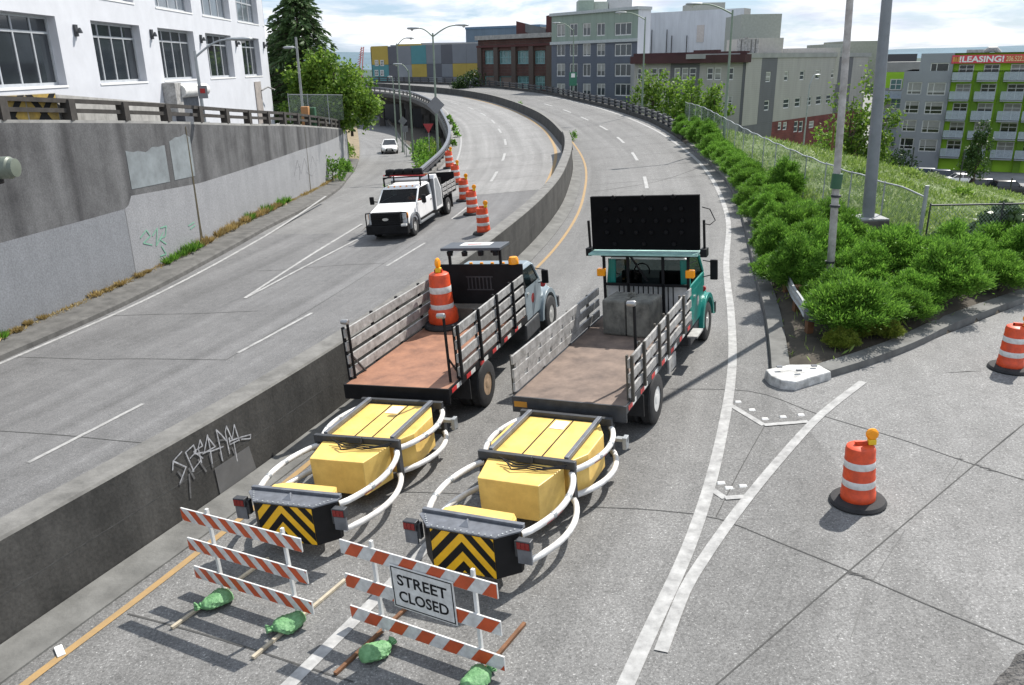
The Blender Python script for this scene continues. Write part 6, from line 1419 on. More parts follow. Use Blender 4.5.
attR = attenuator('yellow crash attenuator with white tubes behind the teal truck, black chevrons meeting at centre', (425,515.5), (526,533), R(24.5), 1, 0.0)
attL = attenuator('yellow crash attenuator with white tubes behind the pale blue truck, beside the median wall', (254,494), (341,501), R(18.8), 2, -.06)

# ================================================================== TRUCKS AND CARS
m_seeglass, _t, _p, _o = nodes('clear_glass')
_tr = N(_t, 'ShaderNodeBsdfTransparent', {'Color': (.26,.30,.30,1)}); _gl = N(_t, 'ShaderNodeBsdfGlossy', {'Roughness': .03}); _fr = N(_t, 'ShaderNodeFresnel', {'IOR': 1.22}); _m = N(_t, 'ShaderNodeMixShader', {0: _fr.outputs[0], 1: _tr.outputs[0], 2: _gl.outputs[0]}); _t.links.new(_m.outputs[0], _o.inputs[0])
def wheel(parent, x, y, r, w, side, rim_m, dual=False):
    tw = w if not dual else w*.46; c = MB()
    offs = [0] if not dual else [-w*.27, w*.27]
    for o_ in offs: c.lathe([(r*.5,-tw/2),(r*.86,-tw/2),(r*.965,-tw*.42),(r,-tw*.3),(r*.985,-tw*.1),(r*.985,tw*.1),(r,tw*.3),(r*.965,tw*.42),(r*.86,tw/2),(r*.5,tw/2)], 30, (x+o_,y,r), 'x', 0, False)
    if dual: c.lathe([(r*.45,-w*.28),(r*.45,w*.28)], 16, (x,y,r), 'x')
    t = c.build('wheel', m_tyre, parent, 35); f = x+side*w/2; s = side
    MB().lathe([(r*.54,f-s*.015),(r*.5,f-s*.05),(r*.46,f-s*(.15 if dual else .05)),(r*.26,f-s*(.16 if dual else .03)),(r*.2,f-s*.06),(r*.19,f-s*.01),(.001,f+s*.0)], 24, (0,y,r), 'x').build('rim', rim_m, t, 30)
    b = MB()
    for k in range(8): a = k*math.pi/4; b.lathe([(.018,0),(.018,.02),(.001,.025)], 6, (f-s*(.14 if dual else .03)-.012, y+r*.33*math.cos(a), r+r*.33*math.sin(a)), 'x')
    b.build('wheel_nuts', m_steel, t, 0); return t
def cab(parent, w, y0, y1, z0, zb_, zt_, rake, paint, rear_win=(.72,), roof_m=None, rear_m=None, name='cab'):
    # y0 rear wall, y1 foot of the windscreen, belt zb_, roof zt_; screen leans back by rake
    h = w/2; ti = .07; yf = y1-rake; b = MB()
    b.hexa([(-h,y0,z0),(h,y0,z0),(h,y1,z0),(-h,y1,z0)], [(-h,y0,zb_),(h,y0,zb_),(h,y1,zb_),(-h,y1,zb_)])
    ht = h-ti
    for s in (-1, 1):
        P_ = lambda y, z: (s*(h+(ht-h)*(z-zb_)/(zt_-zb_)), y, z); Q_ = lambda y, z: (s*(h-.07+(ht-h)*(z-zb_)/(zt_-zb_)), y, z)
        def pil(ya, yb, yc, yd): b.hexa([P_(ya,zb_), P_(yb,zb_), Q_(yb,zb_), Q_(ya,zb_)], [P_(yc,zt_-.06), P_(yd,zt_-.06), Q_(yd,zt_-.06), Q_(yc,zt_-.06)])
        pil(y0, y0+.16, y0+.04, y0+.2); pil(y1-.1, y1, yf-.08, yf+.02)
        b.hexa([P_(y0+.02,zb_),(s*(h-.22),y0+.02,zb_),(s*(h-.22),y0+.08,zb_),P_(y0+.08,zb_)], [P_(y0+.04,zt_-.06),(s*(h-.24),y0+.04,zt_-.06),(s*(h-.24),y0+.1,zt_-.06),P_(y0+.1,zt_-.06)])
    c_ = b.build(name, paint, parent, 0, .025); MB().box(-h+.06,h-.06,y0+.1,y1-.06,zb_+.001,zb_+.012).build('cab_shade_sheet', m_black, c_, 0)  # black sheet over the whole belt, added as the interior's shade
    r_ = MB(); r_.hexa([(-ht,y0+.02,zt_-.07),(ht,y0+.02,zt_-.07),(ht,yf+.05,zt_-.07),(-ht,yf+.05,zt_-.07)], [(-ht+.1,y0+.08,zt_+.03),(ht-.1,y0+.08,zt_+.03),(ht-.1,yf-.08,zt_+.03),(-ht+.1,yf-.08,zt_+.03)]); r_.build('roof', roof_m or paint, c_, 0, .03)
    g = MB(); g.add([(-h+.05,y1-.03,zb_),(h-.05,y1-.03,zb_),(ht-.05,yf-.01,zt_-.07),(-ht+.05,yf-.01,zt_-.07)], [(0,1,2,3)]); g.build('windscreen', m_seeglass, c_, 0)
    for s in (-1, 1):
        x0_, x1_ = s*(h-.03), s*(ht-.03); g = MB(); g.add([(x0_,y0+.15,zb_),(x0_,y1-.1,zb_),(x1_,yf-.08,zt_-.07),(x1_,y0+.19,zt_-.07)], [(0,1,2,3)]); g.build('side_window', m_seeglass, c_, 0)
    g = MB(); g.add([(-h+.2,y0+.05,zb_),(h-.2,y0+.05,zb_),(h-.22,y0+.07,zt_-.07),(-h+.22,y0+.07,zt_-.07)], [(0,1,2,3)]); g.build('rear_window', m_seeglass, c_, 0)
    if rear_m:
        q = MB(); q.box(-h+.02,h-.02,y0-.006,y0-.001,z0+.05,zb_-.01); plab(q.build('rear_panel', rear_m, c_, 0), 'pale rear panel of the cab')
    s_ = MB()
    for x in (-w*.23, w*.23): s_.box(x-.24,x+.24,y0+.25,y0+.4,zb_-.35,zb_+.3); s_.box(x-.24,x+.24,y0+.4,y0+.8,zb_-.4,zb_-.25)
    st = s_.build('seats', m_black, c_, 0, .03)
    pr_ = []
    for k_ in range(17): a = 2*math.pi*k_/16; pr_.append((-w*.23+.2*math.cos(a), y1-.42+.06*math.sin(a), zb_+.06+.19*math.sin(a)))
    MB().tube(pr_, .018, 6).build('steering_wheel', m_black, c_)
    return c_
def mirror(parent, x, y, z, s, hh=.22):
    b = MB(); b.box(x+s*.28-.09,x+s*.28+.09,y-.03,y+.05,z-hh,z+hh); o = b.build('mirror', m_black, parent, 0, .02)
    MB().tube([(x,y+.05,z-.2),(x+s*.28,y+.03,z-.12)], .014, 6).build('mirror_arm', m_steel, o); MB().tube([(x,y+.05,z+.22),(x+s*.28,y+.03,z+.18)], .014, 6).build('mirror_arm', m_steel, o)
    return o
def arch(parent, x0, x1, y, r, m, name='fender', zc=None, flat=0.0):
    zc = zc or r; n = 14; out = []; inn = []
    for k in range(n+1):
        a = math.pi*(k/n)*1.04-.04; out.append((y+(r+.2)*math.cos(a), zc+(r+.17)*math.sin(a))); inn.append((y+(r+.07)*math.cos(a), zc+(r+.06)*math.sin(a)))
    b = MB(); N_ = n+1; vs = []
    for x in (x0, x1): vs += [(x,)+p for p in out]+[(x,)+p for p in inn]
    fs = []
    for i in range(n):
        fs += [(i,i+1,2*N_+i+1,2*N_+i),(N_+i,N_+i+1,3*N_+i+1,3*N_+i),(i,i+1,N_+i+1,N_+i),(2*N_+i,2*N_+i+1,3*N_+i+1,3*N_+i)]
    fs += [(0,N_,3*N_,2*N_),(n,N_+n,3*N_+n,2*N_+n)]
    return b.add(vs, fs).build(name, m, parent, 40, .012)
def post_lamp(t, p, h, lean=(0,0)):
    b = MB(); b.tube([p, (p[0]+lean[0],p[1]+lean[1],p[2]+h)], .03, 8); o = b.build('lamp_post', m_black, t, 40); q = (p[0]+lean[0], p[1]+lean[1], p[2]+h)
    MB().lathe([(.02,-.1),(.05,-.08),(.06,.05),(.045,.08)], 12, (q[0]-.05,q[1],q[2]+.02), 'x').build('work_lamp', mat('lamp_metal', (.35,.35,.35), .35, .6), o, 40)
    b = MB(); b.beam((p[0],p[1],p[2]+.5),(p[0]+.0,p[1]+.45,p[2]),.03,.03); b.build('brace', m_steel, o, 0)
def stake_truck(label, pA, pB, heading, paint, W, Lb, kind):
    A, B_ = G(*pA, zroad, 1.12), G(*pB, zroad, 1.12); c = (A+B_)/2; t = thing('stake_truck', label, 'truck'); on_road(t, c.x, c.y, heading)
    h = W/2; zf_ = 1.12; bedm = m_rust if kind == 'L' else m_browned
    b = MB(); b.box(-.46,-.36,.1,Lb+3.0,.72,.94); b.box(.36,.46,.1,Lb+3.0,.72,.94); b.box(-.36,.36,.3,.4,.74,.9); b.box(-.36,.36,Lb,Lb+.1,.74,.9); b.build('chassis', m_black, t, 0)
    MB().box(-h+.03,h-.03,.0,Lb,1.06,zf_).build('bed_floor', bedm, t, 0)
    b = MB(); b.box(-h,-h+.03,0,Lb,.98,zf_+.012); b.box(h-.03,h,0,Lb,.98,zf_+.012); b.box(-h+.03,h-.03,.02,.08,.94,1.06); b.box(-h,h,-.04,-.001,.82,zf_+.01)
    for k in range(8): y = .4+k*(Lb-.5)/7; b.box(-h+.03,h-.03,y,y+.06,.95,1.06)
    fr = b.build('bed_frame', m_black if kind == 'L' else m_steel, t, 0)
    k = 0; y = .1
    while y < Lb-.3:
        MB().box(h,h+.004,y,y+.24,1.0,1.09).build('reflector', m_redtape if k % 2 == 0 else m_sheet, fr, 0); y += .24+(.3 if k % 2 else 0); k += 1
    if kind == 'R': MB().box(-h+.04,-h+.30,-.046,-.041,.93,1.04).build('marker_plate', mat('amber_plate', (.5,.22,.02), .5), fr, 0)
    b = MB()
    for s in (-1, 1): b.box(s*h*.78-.3,s*h*.78+.3,.75,.78,.25,.85)
    b.build('mud_flap', m_rub, t, 0) if False else None
    for s in (-1, 1): MB().box(s*h*.76-.28,s*h*.76+.28,1.0,1.025,.5,.94).build('mud_flap', m_rub, t, 0)
    def rack(s, y0, y1, n, hh, gap, top, ps, extra=0):
        b = MB(); x = s*(h-.02)
        for k in range(n):
            z = zf_+.06+k*(hh+gap); b.box(x-.022 if s > 0 else x-.022, x+.022, y0, y1, z, z+hh, 0)
        for y in ps:
            xx = x+s*.024; b.box(min(xx, xx+s*.05), max(xx, xx+s*.05), y-.035, y+.035, zf_-.02, top, 1)
            if s > 0: b.box(x-.06, x-.023, y-.035, y+.035, zf_+.0, top, 1)
        if extra:
            for q in range(extra):
                y = y0+.02+q*.62
                for k in range(n-1): b.box(x-.018, x+.018, y+.1*(k % 2), y+.46+.1*(k % 2), zf_+.06+hh+k*(hh+gap)+.001, zf_+.06+(k+1)*(hh+gap)-.001, 0)
        return b.build('side_rack', [m_alu, m_black if kind == 'L' else mat('dark_stake', (.06,.055,.045), .8)], t, 0, .004)
    if kind == 'L':
        rack(-1, .25, Lb-.05, 4, .19, .09, zf_+1.12, [.3,1.5,2.7,3.9]); rack(1, .55, Lb-.1, 4, .18, .1, zf_+1.12, [.6,1.75,2.9,4.0])
        post_lamp(t, (-h+.06,.35,zf_), 1.2); post_lamp(t, (h-.14,.38,zf_), 1.35)
    else:
        rack(-1, .05, Lb-.25, 3, .17, .1, zf_+.76, [.15,1.6,3.1,4.4], 6); rack(1, .25, Lb-.1, 3, .17, .11, zf_+.85, [.3,1.1,2.2,2.9,4.3])
        post_lamp(t, (h-.18,1.25,zf_), 1.5)
        o = MB().beam((h-.16,1.3,zf_+.75),(h-.05,2.1,zf_+.12),.05,.05).build('brace', m_alu, t, 0)
        b = MB(); b.box(h,h+.035,2.9,3.5,.66,.97); b.build('tool_step', m_alu, t, 0); MB().box(h-.1,h+.14,Lb-.15,Lb+.5,.72,.76).build('step', m_alu, t, 0)
    ya = 1.9; yfr = ya+5.35; r = .51
    for s in (-1, 1):
        wheel(t, s*(h-.24), ya, r, .56, s, m_rust if False else (mat('rust_rim', (.42,.3,.2), .6, .3, .35, 8) if kind == 'L' else m_offwhite), True); wheel(t, s*(h-.17), yfr, r, .27, s, m_chrome)
    MB().lathe([(.12,-h+.3),(.12,h-.3)], 10, (0,ya,r), 'x').build('axle', m_black, t); MB().lathe([(.07,-h+.3),(.07,h-.3)], 10, (0,yfr,r), 'x').build('axle', m_black, t)
    yc = Lb+.18; cl_ = 1.62
    zrf = 2.2 if kind == 'L' else 2.55
    cm = cab(t, 2.02, yc, yc+cl_, .82, 1.6 if kind == 'L' else 1.85, zrf, .38, paint, roof_m=(m_white if kind == 'R' else paint), rear_m=(m_offwhite if kind == 'R' else None))
    for s in (-1, 1):
        d = MB(); x = s*1.012; d.box(min(x, x-s*.004), max(x, x-s*.004), yc+.3, yc+1.45, .9, 1.68); dd = d.build('door', paint, cm, 0, .003)
        MB().box(min(x, x+s*.03), max(x, x+s*.03), yc+.38, yc+.5, 1.5, 1.54).build('handle', m_chrome, dd, 0)
        e = MB().lathe([(.001,x+s*.002),(.13,x+s*.002)], 20, (0,yc+.85,1.3), 'x').build('door_emblem', m_redtape if kind == 'L' else m_sheet, dd, 0)
        MB().lathe([(.001,x+s*.004),(.085,x+s*.004)], 20, (0,yc+.85,1.3), 'x').build('emblem_disc', m_sheet if kind == 'L' else paint, dd, 0) if False else None
        mirror(cm, s*(1.02 if kind == 'R' else .94), yc+1.35, 1.95 if kind == 'R' else 1.75, s, .25 if kind == 'R' else .18)
    y0 = yc+cl_; y1 = yfr+.72
    b = MB(); b.hexa([(-.82,y0+.004,1.02),(.82,y0+.004,1.02),(.7,y1,.9),(-.7,y1,.9)], [(-.8,y0+.004,1.66),(.8,y0+.004,1.66),(.62,y1-.08,1.48),(-.62,y1-.08,1.48)]); b.build('hood', paint, t, 0, .06)
    for s in (-1, 1):
        x0, x1 = (s*.72, s*1.09) if s > 0 else (s*1.09, s*.72)
        f = arch(t, x0, x1, yfr, r, paint, 'fender', .56); b = MB(); b.box(min(s*.74,s*1.06),max(s*.74,s*1.06),yfr-.72,yfr-.66,.7,1.1) 
        MB().hexa([(s*.62,yfr-.7,1.12),(s*1.04,yfr-.62,1.12),(s*1.0,yfr+.55,1.05),(s*.62,yfr+.6,1.05)], [(s*.62,yfr-.62,1.42),(s*.95,yfr-.5,1.3),(s*.9,yfr+.42,1.24),(s*.6,yfr+.5,1.36)]).build('fender_top', paint, f, 0, .05)
        hl = MB().lathe([(.001,0),(.1,-.01),(.11,-.06)], 16, (s*.78,yfr+.8,1.0), 'y').build('headlight', m_sheet, f)
        ml = MB().lathe([(.001,-.03),(.07,-.03),(.075,.0),(.07,.03),(.001,.03)], 14, (s*1.0,yfr-.25,1.42), 'y').build('marker_light', m_red if s > 0 else m_amber, f)
        MB().box(s*h*.62-.3,s*h*.62+.3,yc+.1,yc+1.3,.35,.78).build('fuel_tank', m_steel, t, 0, .05)
    b = MB(); b.box(-1.1,1.1,y1+.05,y1+.2,.48,.8); b.build('bumper', m_steel, t, 0, .02); MB().box(-.55,.55,y1-.005,y1+.04,.95,1.4).build('grille', m_black, t, 0)
    if kind == 'L':
        hb = MB(); hb.box(-h+.02,h-.02,Lb-.05,Lb+.02,zf_,2.45); hb = hb.build('headboard', m_black, t, 0, .01)
        g = MB()
        for k in range(7): g.box(-.32+.1*k,-.29+.1*k,Lb-.062,-.05+Lb-.001,1.82,2.12)
        g.box(-.36,.36,Lb-.06,Lb-.051,1.79,1.82); g.box(-.36,.36,Lb-.06,Lb-.051,2.12,2.15); g.build('window_guard', m_steel, hb, 0)
        MB().box(-h+.1,h-.35,Lb-.5,Lb-.06,zf_,zf_+.32).build('tool_box', mat('weathered_box', (.16,.14,.115), .85, 0, .4, 3), t, 0, .01)
        # arrow board folded flat over the cab
        ab_ = MB(); ab_.box(-.9,.68,Lb-.25,Lb+.5,2.84,2.91); ab_ = ab_.build('arrow_board', mat('board_slate', (.06,.068,.08), .5), t, 0, .01)
        for x in (-.78,.58): MB().box(x-.03,x+.03,Lb-.02,Lb+.04,2.45,2.84).build('board_post', m_black, ab_, 0)
        for i, (x, y) in enumerate([(-.75,-.2),(-.2,-.25),(.35,-.22),(.85,-.2),(-.9,.1),(.6,.15)]): MB().lathe([(.07,-.12),(.08,-.02),(.05,0)], 12, (x*.76-.1,Lb+y,2.835), 'z').build('board_lamp', m_black, ab_)
        MB().box(-.5,.3,Lb+.05,Lb+.42,2.911,2.916).build('worn_patch', m_offwhite, ab_, 0); MB().box(-.32,.05,Lb+.15,Lb+.25,2.917,2.92).build('worn_mark', m_redtape, ab_, 0)
        for i in range(5): MB().lathe([(.05,0),(.045,.05),(.001,.06)], 10, (-.6+.3*i,yc+.75,2.23)).build('roof_light', m_amber, cm)
        MB().lathe([(.13,0),(.13,.1),(.1,.17),(.001,.19)], 16, (h-.25,Lb-.0,2.455)).build('beacon', m_amber, t, 40)
    else:
        b = MB(); zt2 = 2.58; y = Lb+.05
        for x in (-h+.1,-.42,.42,h-.1): b.box(x-.03,x+.03,y-.03,y+.03,zf_,zt2)
        b.box(-h+.04,h-.04,y-.035,y+.035,zt2,zt2+.07); b.box(-h+.1,h-.1,y-.03,y+.03,1.88,1.94); b.beam((-.42,y,2.7),(.05,y,2.0),.04,.04); b.box(-h+.1,h-.1,y-.025,y+.025,zf_+.05,zf_+.1)
        for k in range(12): x = -.65+k*.118; b.box(x-.012,x+.012,y-.012,y+.012,zf_+.1,1.88)
        rk = b.build('cab_rack', m_black, t, 0)
        ab_ = MB(); ab_.box(-1.27,1.27,y-.02,y+.1,zt2+.17,zt2+1.42); ab_ = ab_.build('arrow_board', mat('board_black', (.004,.004,.0045), .7, 0, .3, 3, spec=.08), t, 0, .01)
        for row, cnt in ((0,3),(1,6),(2,7),(3,6),(4,3)):
            for k_ in range(cnt): x = -1.05+2.1*(k_+.5)/cnt; z = zt2+1.4-.27*row; MB().lathe([(.045,-.05),(.055,-.015),(.05,0),(.001,.0)], 12, (x,y-.02,z), 'y').build('board_lamp', mat('lamp_hood', (.005,.005,.006), .6, spec=.15), ab_)
        MB().box(-1.28,1.28,y-.3,y+.25,zt2+.09,zt2+.13).build('board_tray', mat('teal_tray', (.3,.5,.45), .45, 0, .3, 3), ab_, 0)
        for s in (-1, 1): q = MB(); q.beam((s*1.36,y+.1,zt2+.1),(s*1.36,y+.05,zt2+.85),.05,.05); q.box(s*1.36-.07,s*1.36+.07,y-.05,y+.2,zt2+.02,zt2+.2); q.build('board_arm', m_black, ab_, 0)
        for s in (-1, 1): MB().box(s*h*.96-.1,s*h*.96+.1,y-.12,y+.02,2.12,2.3).build('amber_lamp', m_amber, rk, 0, .02)
        MB().tube([(1.33,y,zt2+1.15),(1.5,y,zt2+1.1),(1.62,y,zt2+.85),(1.5,y,zt2+.75),(1.36,y,zt2+.78)], .012, 6).build('cable', m_black, ab_)
    return t, Lb, h, zf_
pal_blue = mat('pale_blue_paint', (.21,.26,.29), .35, .1, .08, 3); teal = mat('teal_paint', (.012,.21,.175), .3, .1, .12, 3)
WL = (G(347,385,zroad,1.12)-G(454,389,zroad,1.12)).length; WR = (G(514,399,zroad,1.12)-G(633,404,zroad,1.12)).length
trL, LbL, hL, zfl = stake_truck('pale blue stake bed truck, rusty flat bed, arrow board folded flat over its cab', (347,385), (454,389), R(18.9), pal_blue, WL, 5.0, 'L')
trR, LbR, hR, _ = stake_truck('teal stake bed truck with a raised black arrow board above its cab', (514,399), (633,404), R(24.6), teal, WR, 5.3, 'R')
print('truck widths', WL, WR)
bpy.context.view_layer.update()
# drum riding on the left truck, concrete block on the right truck
dt = thing('traffic_drum', 'orange and white drum standing on the rusty bed of the pale blue truck', 'traffic drum'); drum_parts(dt, 'edge')
dt.matrix_world = trL.matrix_world @ Matrix.Translation((-.66, 4.0, zfl+.0)) ; dt.scale = (1.16,1.16,1.36)
MB().lathe([(.3,.09),(.32,.12),(.31,.3),(.27,.36)], 28).build('lower_collar', m_orange, dt, 40)
blk = thing('concrete_block', 'weathered grey concrete ballast block on the brown bed of the teal truck', 'concrete block')
blk.matrix_world = trR.matrix_world @ Matrix.Translation((.0, 4.2, zfl)) @ Matrix.Rotation(R(-7), 4, 'Z') @ Matrix.Diagonal((.8,.95,1.02,1))
m_blk = mat('weathered_block', (.15,.145,.125), .92, 0, .45, 3, .6, 14, c2=(.05,.05,.045))
for s in (-1, 1): MB().hexa([(s*.36-.35,-.42,0),(s*.36+.35,-.42,0),(s*.36+.35,.42,0),(s*.36-.35,.42,0)], [(s*.36-.345,-.41,.8),(s*.36+.345,-.41,.8),(s*.36+.345,.41,.8),(s*.36-.345,.41,.8)]).build('block_half', m_blk, blk, 0, .05)
MB().tube([(-.1,0,.78),(-.08,0,.86),(0,0,.89),(.08,0,.86),(.1,0,.78)], .035, 8).build('lifting_loop', m_blk, blk)

# white utility truck coming towards the camera
def utility_truck():
    t = thing('utility_truck', 'white utility truck with black grille guard, tool pod and dump bed, driver inside', 'truck'); h = R(193.4); on_road(t, -5.24, 36.5, h)
    gp = mat('grey_plastic', (.16,.17,.18), .6, 0, .1, 5)
    cb = cab(t, 1.96, -2.75, -.55, .62, 1.42, 2.02, .62, m_white)
    b = MB(); b.hexa([(-.97,-.546,.62),(.97,-.546,.62),(.95,.75,.66),(-.95,.75,.66)], [(-.95,-.546,1.42),(.95,-.546,1.42),(.86,.74,1.24),(-.86,.74,1.24)]); hd = b.build('hood', m_white, t, 0, .05)
    for s in (-1, 1):
        arch(t, min(s*.8,s*1.04), max(s*.8,s*1.04), 0, .43, gp, 'fender_flare', .47); wheel(t, s*.86, 0, .43, .26, s, m_chrome); wheel(t, s*.84, -4.85, .43, .46, s, m_chrome, True)
        x = s*.982; 
        for y0, y1 in ((-1.6,-.7),(-2.6,-1.64)):
            d = MB().box(min(x,x+s*.004),max(x,x+s*.004),y0,y1,.68,1.38).build('door', m_white, cb, 0, .003); MB().box(min(x,x+s*.025),max(x,x+s*.025),y0+.06,y0+.2,1.2,1.24).build('handle', m_black, d, 0)
        MB().box(min(s*.9,s*1.06),max(s*.9,s*1.06),-2.6,-.6,.42,.5).build('step', gp, t, 0, .01)
        b = MB().box(min(s*.7,s*.9),max(s*.7,s*.9),.752,.80,.92,1.2); hl = b.build('headlight', mat('headlight_glass', (.6,.62,.62), .12), t, 0, .02); MB().box(min(s*.88,s*.93),max(s*.88,s*.93),.6,.76,.95,1.18).build('turn_signal', m_amber, hl, 0)
        m = MB(); m.box(s*1.28-.1,s*1.28+.1,-.75,-.63,1.36,1.72); mo = m.build('mirror', m_black, cb, 0, .03); MB().tube([(s*.97,-.72,1.46),(s*1.22,-.69,1.5)], .025, 6).build('mirror_arm', m_black, mo)
        gb_ = MB(); gb_.tube([(s*.66,.98,.7),(s*.66,1.0,1.2),(s*.72,.98,1.26),(s*.97,.92,1.24),(s*1.0,.9,1.1),(s*1.0,.92,.7)], .028, 8); gb_.build('guard_bar', m_black, t)
    for s in (-1, 1): MB().box(s*.66-.003,s*.66+.003,-.4,.5,1.245,1.25) 
    g = MB(); g.box(-.7,.7,.76,1.04,.722,1.26); 
    for k in range(5): g.box(-.66,.66,1.04,1.07,.75+.1*k,.79+.1*k)
    gr = g.build('grille_guard', m_black, t, 0, .01)
    e = MB().lathe([(.001,1.085),(.07,1.085),(.075,1.07)], 24, (0,0,0), 'y'); e.v = [(x*2.0, y, z*.9+.98) for x, y, z in e.v]; e.build('emblem', m_chrome, gr, 40)
    b = MB(); b.box(-1.0,1.0,.74,1.06,.3,.72); b.build('bumper', m_black, t, 0, .04); MB().box(-.99,-.72,1.0,1.13,.66,.76).build('fog_lamp', m_sheet, t, 0, .02)
    for i in range(5): MB().lathe([(.045,0),(.04,.035),(.001,.045)], 10, (-.6+.3*i,-1.25,2.05)).build('roof_light', m_amber, cb)
    # rack over the cab with the black light bar
    b = MB()
    for x in (-.9,.9): b.box(x-.03,x+.03,-1.55,-1.49,2.0,2.42); b.box(x-.03,x+.03,-2.8,-2.74,2.0,2.42); b.box(x-.03,x+.03,-2.8,-1.49,2.36,2.42)
    b.box(-.93,.93,-1.55,-1.49,2.42,2.47); rk = b.build('roof_rack', m_black, t, 0)
    for i in range(4): MB().lathe([(.02,-.24),(.12,-.2),(.14,0),(.12,.2),(.02,.24)], 12, (-.7+.46*i,-1.9,2.66), 'x').build('light_pod', m_black, rk, 50)
    MB().box(-.95,.95,-1.98,-1.84,2.475,2.56).build('light_bar', m_black, rk, 0)
    for y, z, m in ((-1.9,2.45,m_redtape),(-2.25,2.45,mat('tool_handle', (.45,.2,.08), .6)),(-2.5,2.46,m_alu)): MB().tube([(-1.1,y+.2,z),(1.05,y,z+.05)], .03, 8).build('tool', m, rk)
    MB().lathe([(.1,0),(.1,.12),(.07,.16),(.001,.17)], 12, (.55,-2.4,2.42)).build('beacon', m_amber, rk)
    # tall tool pod behind the cab, sloped back
    b = MB(); b.prism([(-2.86,.6),(-2.86,2.1),(-3.0,2.28),(-3.3,2.28),(-3.85,1.55),(-3.85,.6)], -1.1, 1.1, 'x'); pod = b.build('tool_pod', m_white, t, 0, .02)
    for s in (-1, 1): x = s*1.102; MB().add([(x,-2.95,.75),(x,-3.75,.75),(x,-3.75,1.5),(x,-3.3,2.1),(x,-2.95,2.1)], [(0,1,2,3,4)]).build('pod_door', m_galv, pod, 0)
    b = MB(); b.prism([(-2.80,.6),(-2.80,2.12),(-2.855,2.12),(-2.855,.6)], -1.08, 1.08, 'x'); b.build('pod_frame', gp, pod, 0)
    b = MB(); b.box(-1.1,1.1,-6.2,-3.9,.98,1.06); b.box(-.45,-.35,-6.1,-.2,.55,.75); b.box(.35,.45,-6.1,-.2,.55,.75); b.build('bed_floor', m_black, t, 0)
    MB().box(-1.08,1.08,-3.96,-3.89,1.06,2.0).build('bed_headboard', m_black, t, 0); MB().box(-1.08,1.08,-6.2,-6.14,1.06,1.95).build('tailgate', m_black, t, 0)
    for s in (-1, 1):
        b = MB(); x = s*1.1
        for z in (1.1,1.3,1.5): b.box(x-.025,x+.025,-6.2,-3.9,z,z+.13)
        for y in (-3.95,-4.7,-5.45,-6.16): b.box(x-.035,x+.035,y-.03,y+.03,1.0,1.66)
        b.build('side_rack', m_alu, t, 0); MB().box(s*.84-.25,s*.84+.25,-5.5,-5.47,.25,.95).build('mud_flap', m_rub, t, 0)
    MB().lathe([(.06,-.9),(.06,.9)], 8, (0,-4.85,.43), 'x').build('axle', m_black, t); MB().lathe([(.06,-.8),(.06,.8)], 8, (0,0,.43), 'x').build('axle', m_black, t)
    MB().box(-.95,.95,-3.8,.9,.4,.62).build('underbody', m_black, t, 0); return t
ut = utility_truck(); bpy.context.view_layer.update()
cn = thing('traffic_cone', 'small orange cone with a white collar in the bed of the white truck', 'cone'); cn.matrix_world = ut.matrix_world @ Matrix.Translation((-.55,-5.0,1.06))
MB().lathe([(.14,.03),(.13,.05),(.045,.72),(.03,.73),(.001,.73)], 18).build('cone_body', mat('cone_red', (.72,.04,.015), .4), cn, 40); MB().box(-.19,.19,-.19,.19,0,.035).build('base', m_rub, cn, 0, .01); MB().lathe([(.104,.26),(.107,.265),(.078,.45),(.075,.455)], 18).build('white_collar', m_sheet, cn, 40)
def seated(label, M, vest):
    t = thing('person', label, 'person'); t.matrix_world = M
    V = [(0,0,.12),(0,0,.3),(0,.0,.5),(0,.01,.6),(0,.03,.68),(0,.04,.8),(-.18,0,.53),(-.24,.16,.33),(-.16,.42,.36),(.18,0,.53),(.24,.16,.33),(.16,.42,.36),(-.1,.2,.12),(-.12,.48,.12),(-.12,.52,-.25),(.1,.2,.12),(.12,.48,.12),(.12,.52,-.25)]
    E_ = [(0,1),(1,2),(2,3),(3,4),(4,5),(2,6),(6,7),(7,8),(2,9),(9,10),(10,11),(0,12),(12,13),(13,14),(0,15),(15,16),(16,17)]
    rr = [.15,.15,.15,.06,.085,.085,.075,.055,.042,.075,.055,.042,.1,.085,.06,.1,.085,.06]
    me = bpy.data.meshes.new('body'); me.from_pydata(V, E_, []); o = bpy.data.objects.new('body', me); C.objects.link(o); o.parent = t
    sk = o.modifiers.new('skin', 'SKIN'); 
    if not me.skin_vertices: me.attributes  # created below
    lay = me.skin_vertices[0] if len(me.skin_vertices) else None
    if lay is None:
        import bmesh
        bm = bmesh.new(); bm.from_mesh(me); bm.verts.layers.skin.verify(); bm.to_mesh(me); bm.free(); lay = me.skin_vertices[0]
    for i, d in enumerate(lay.data): d.radius = (rr[i], rr[i]); d.use_root = (i == 0)
    sb = o.modifiers.new('sub', 'SUBSURF'); sb.levels = 1; sb.render_levels = 2
    me.materials.append(mat('skin', (.45,.26,.18), .6)); 
    b = MB().lathe([(.17,.16),(.185,.3),(.19,.45),(.15,.56),(.07,.6)], 18); b.v = [(x*1.15, y*.95, z) for x, y, z in b.v]; b.build('vest', vest, t, 40)
    MB().ball((0,.02,.8), .1, 10, 0, (1,1.08,.8)).build('hair', m_bark, t, 60); b = MB()
    return t
seated('driver in an orange safety vest behind the wheel of the white truck', ut.matrix_world @ Matrix.Translation((-.45,-1.45,.98)), mat('vest_orange', (.85,.16,.02), .6))

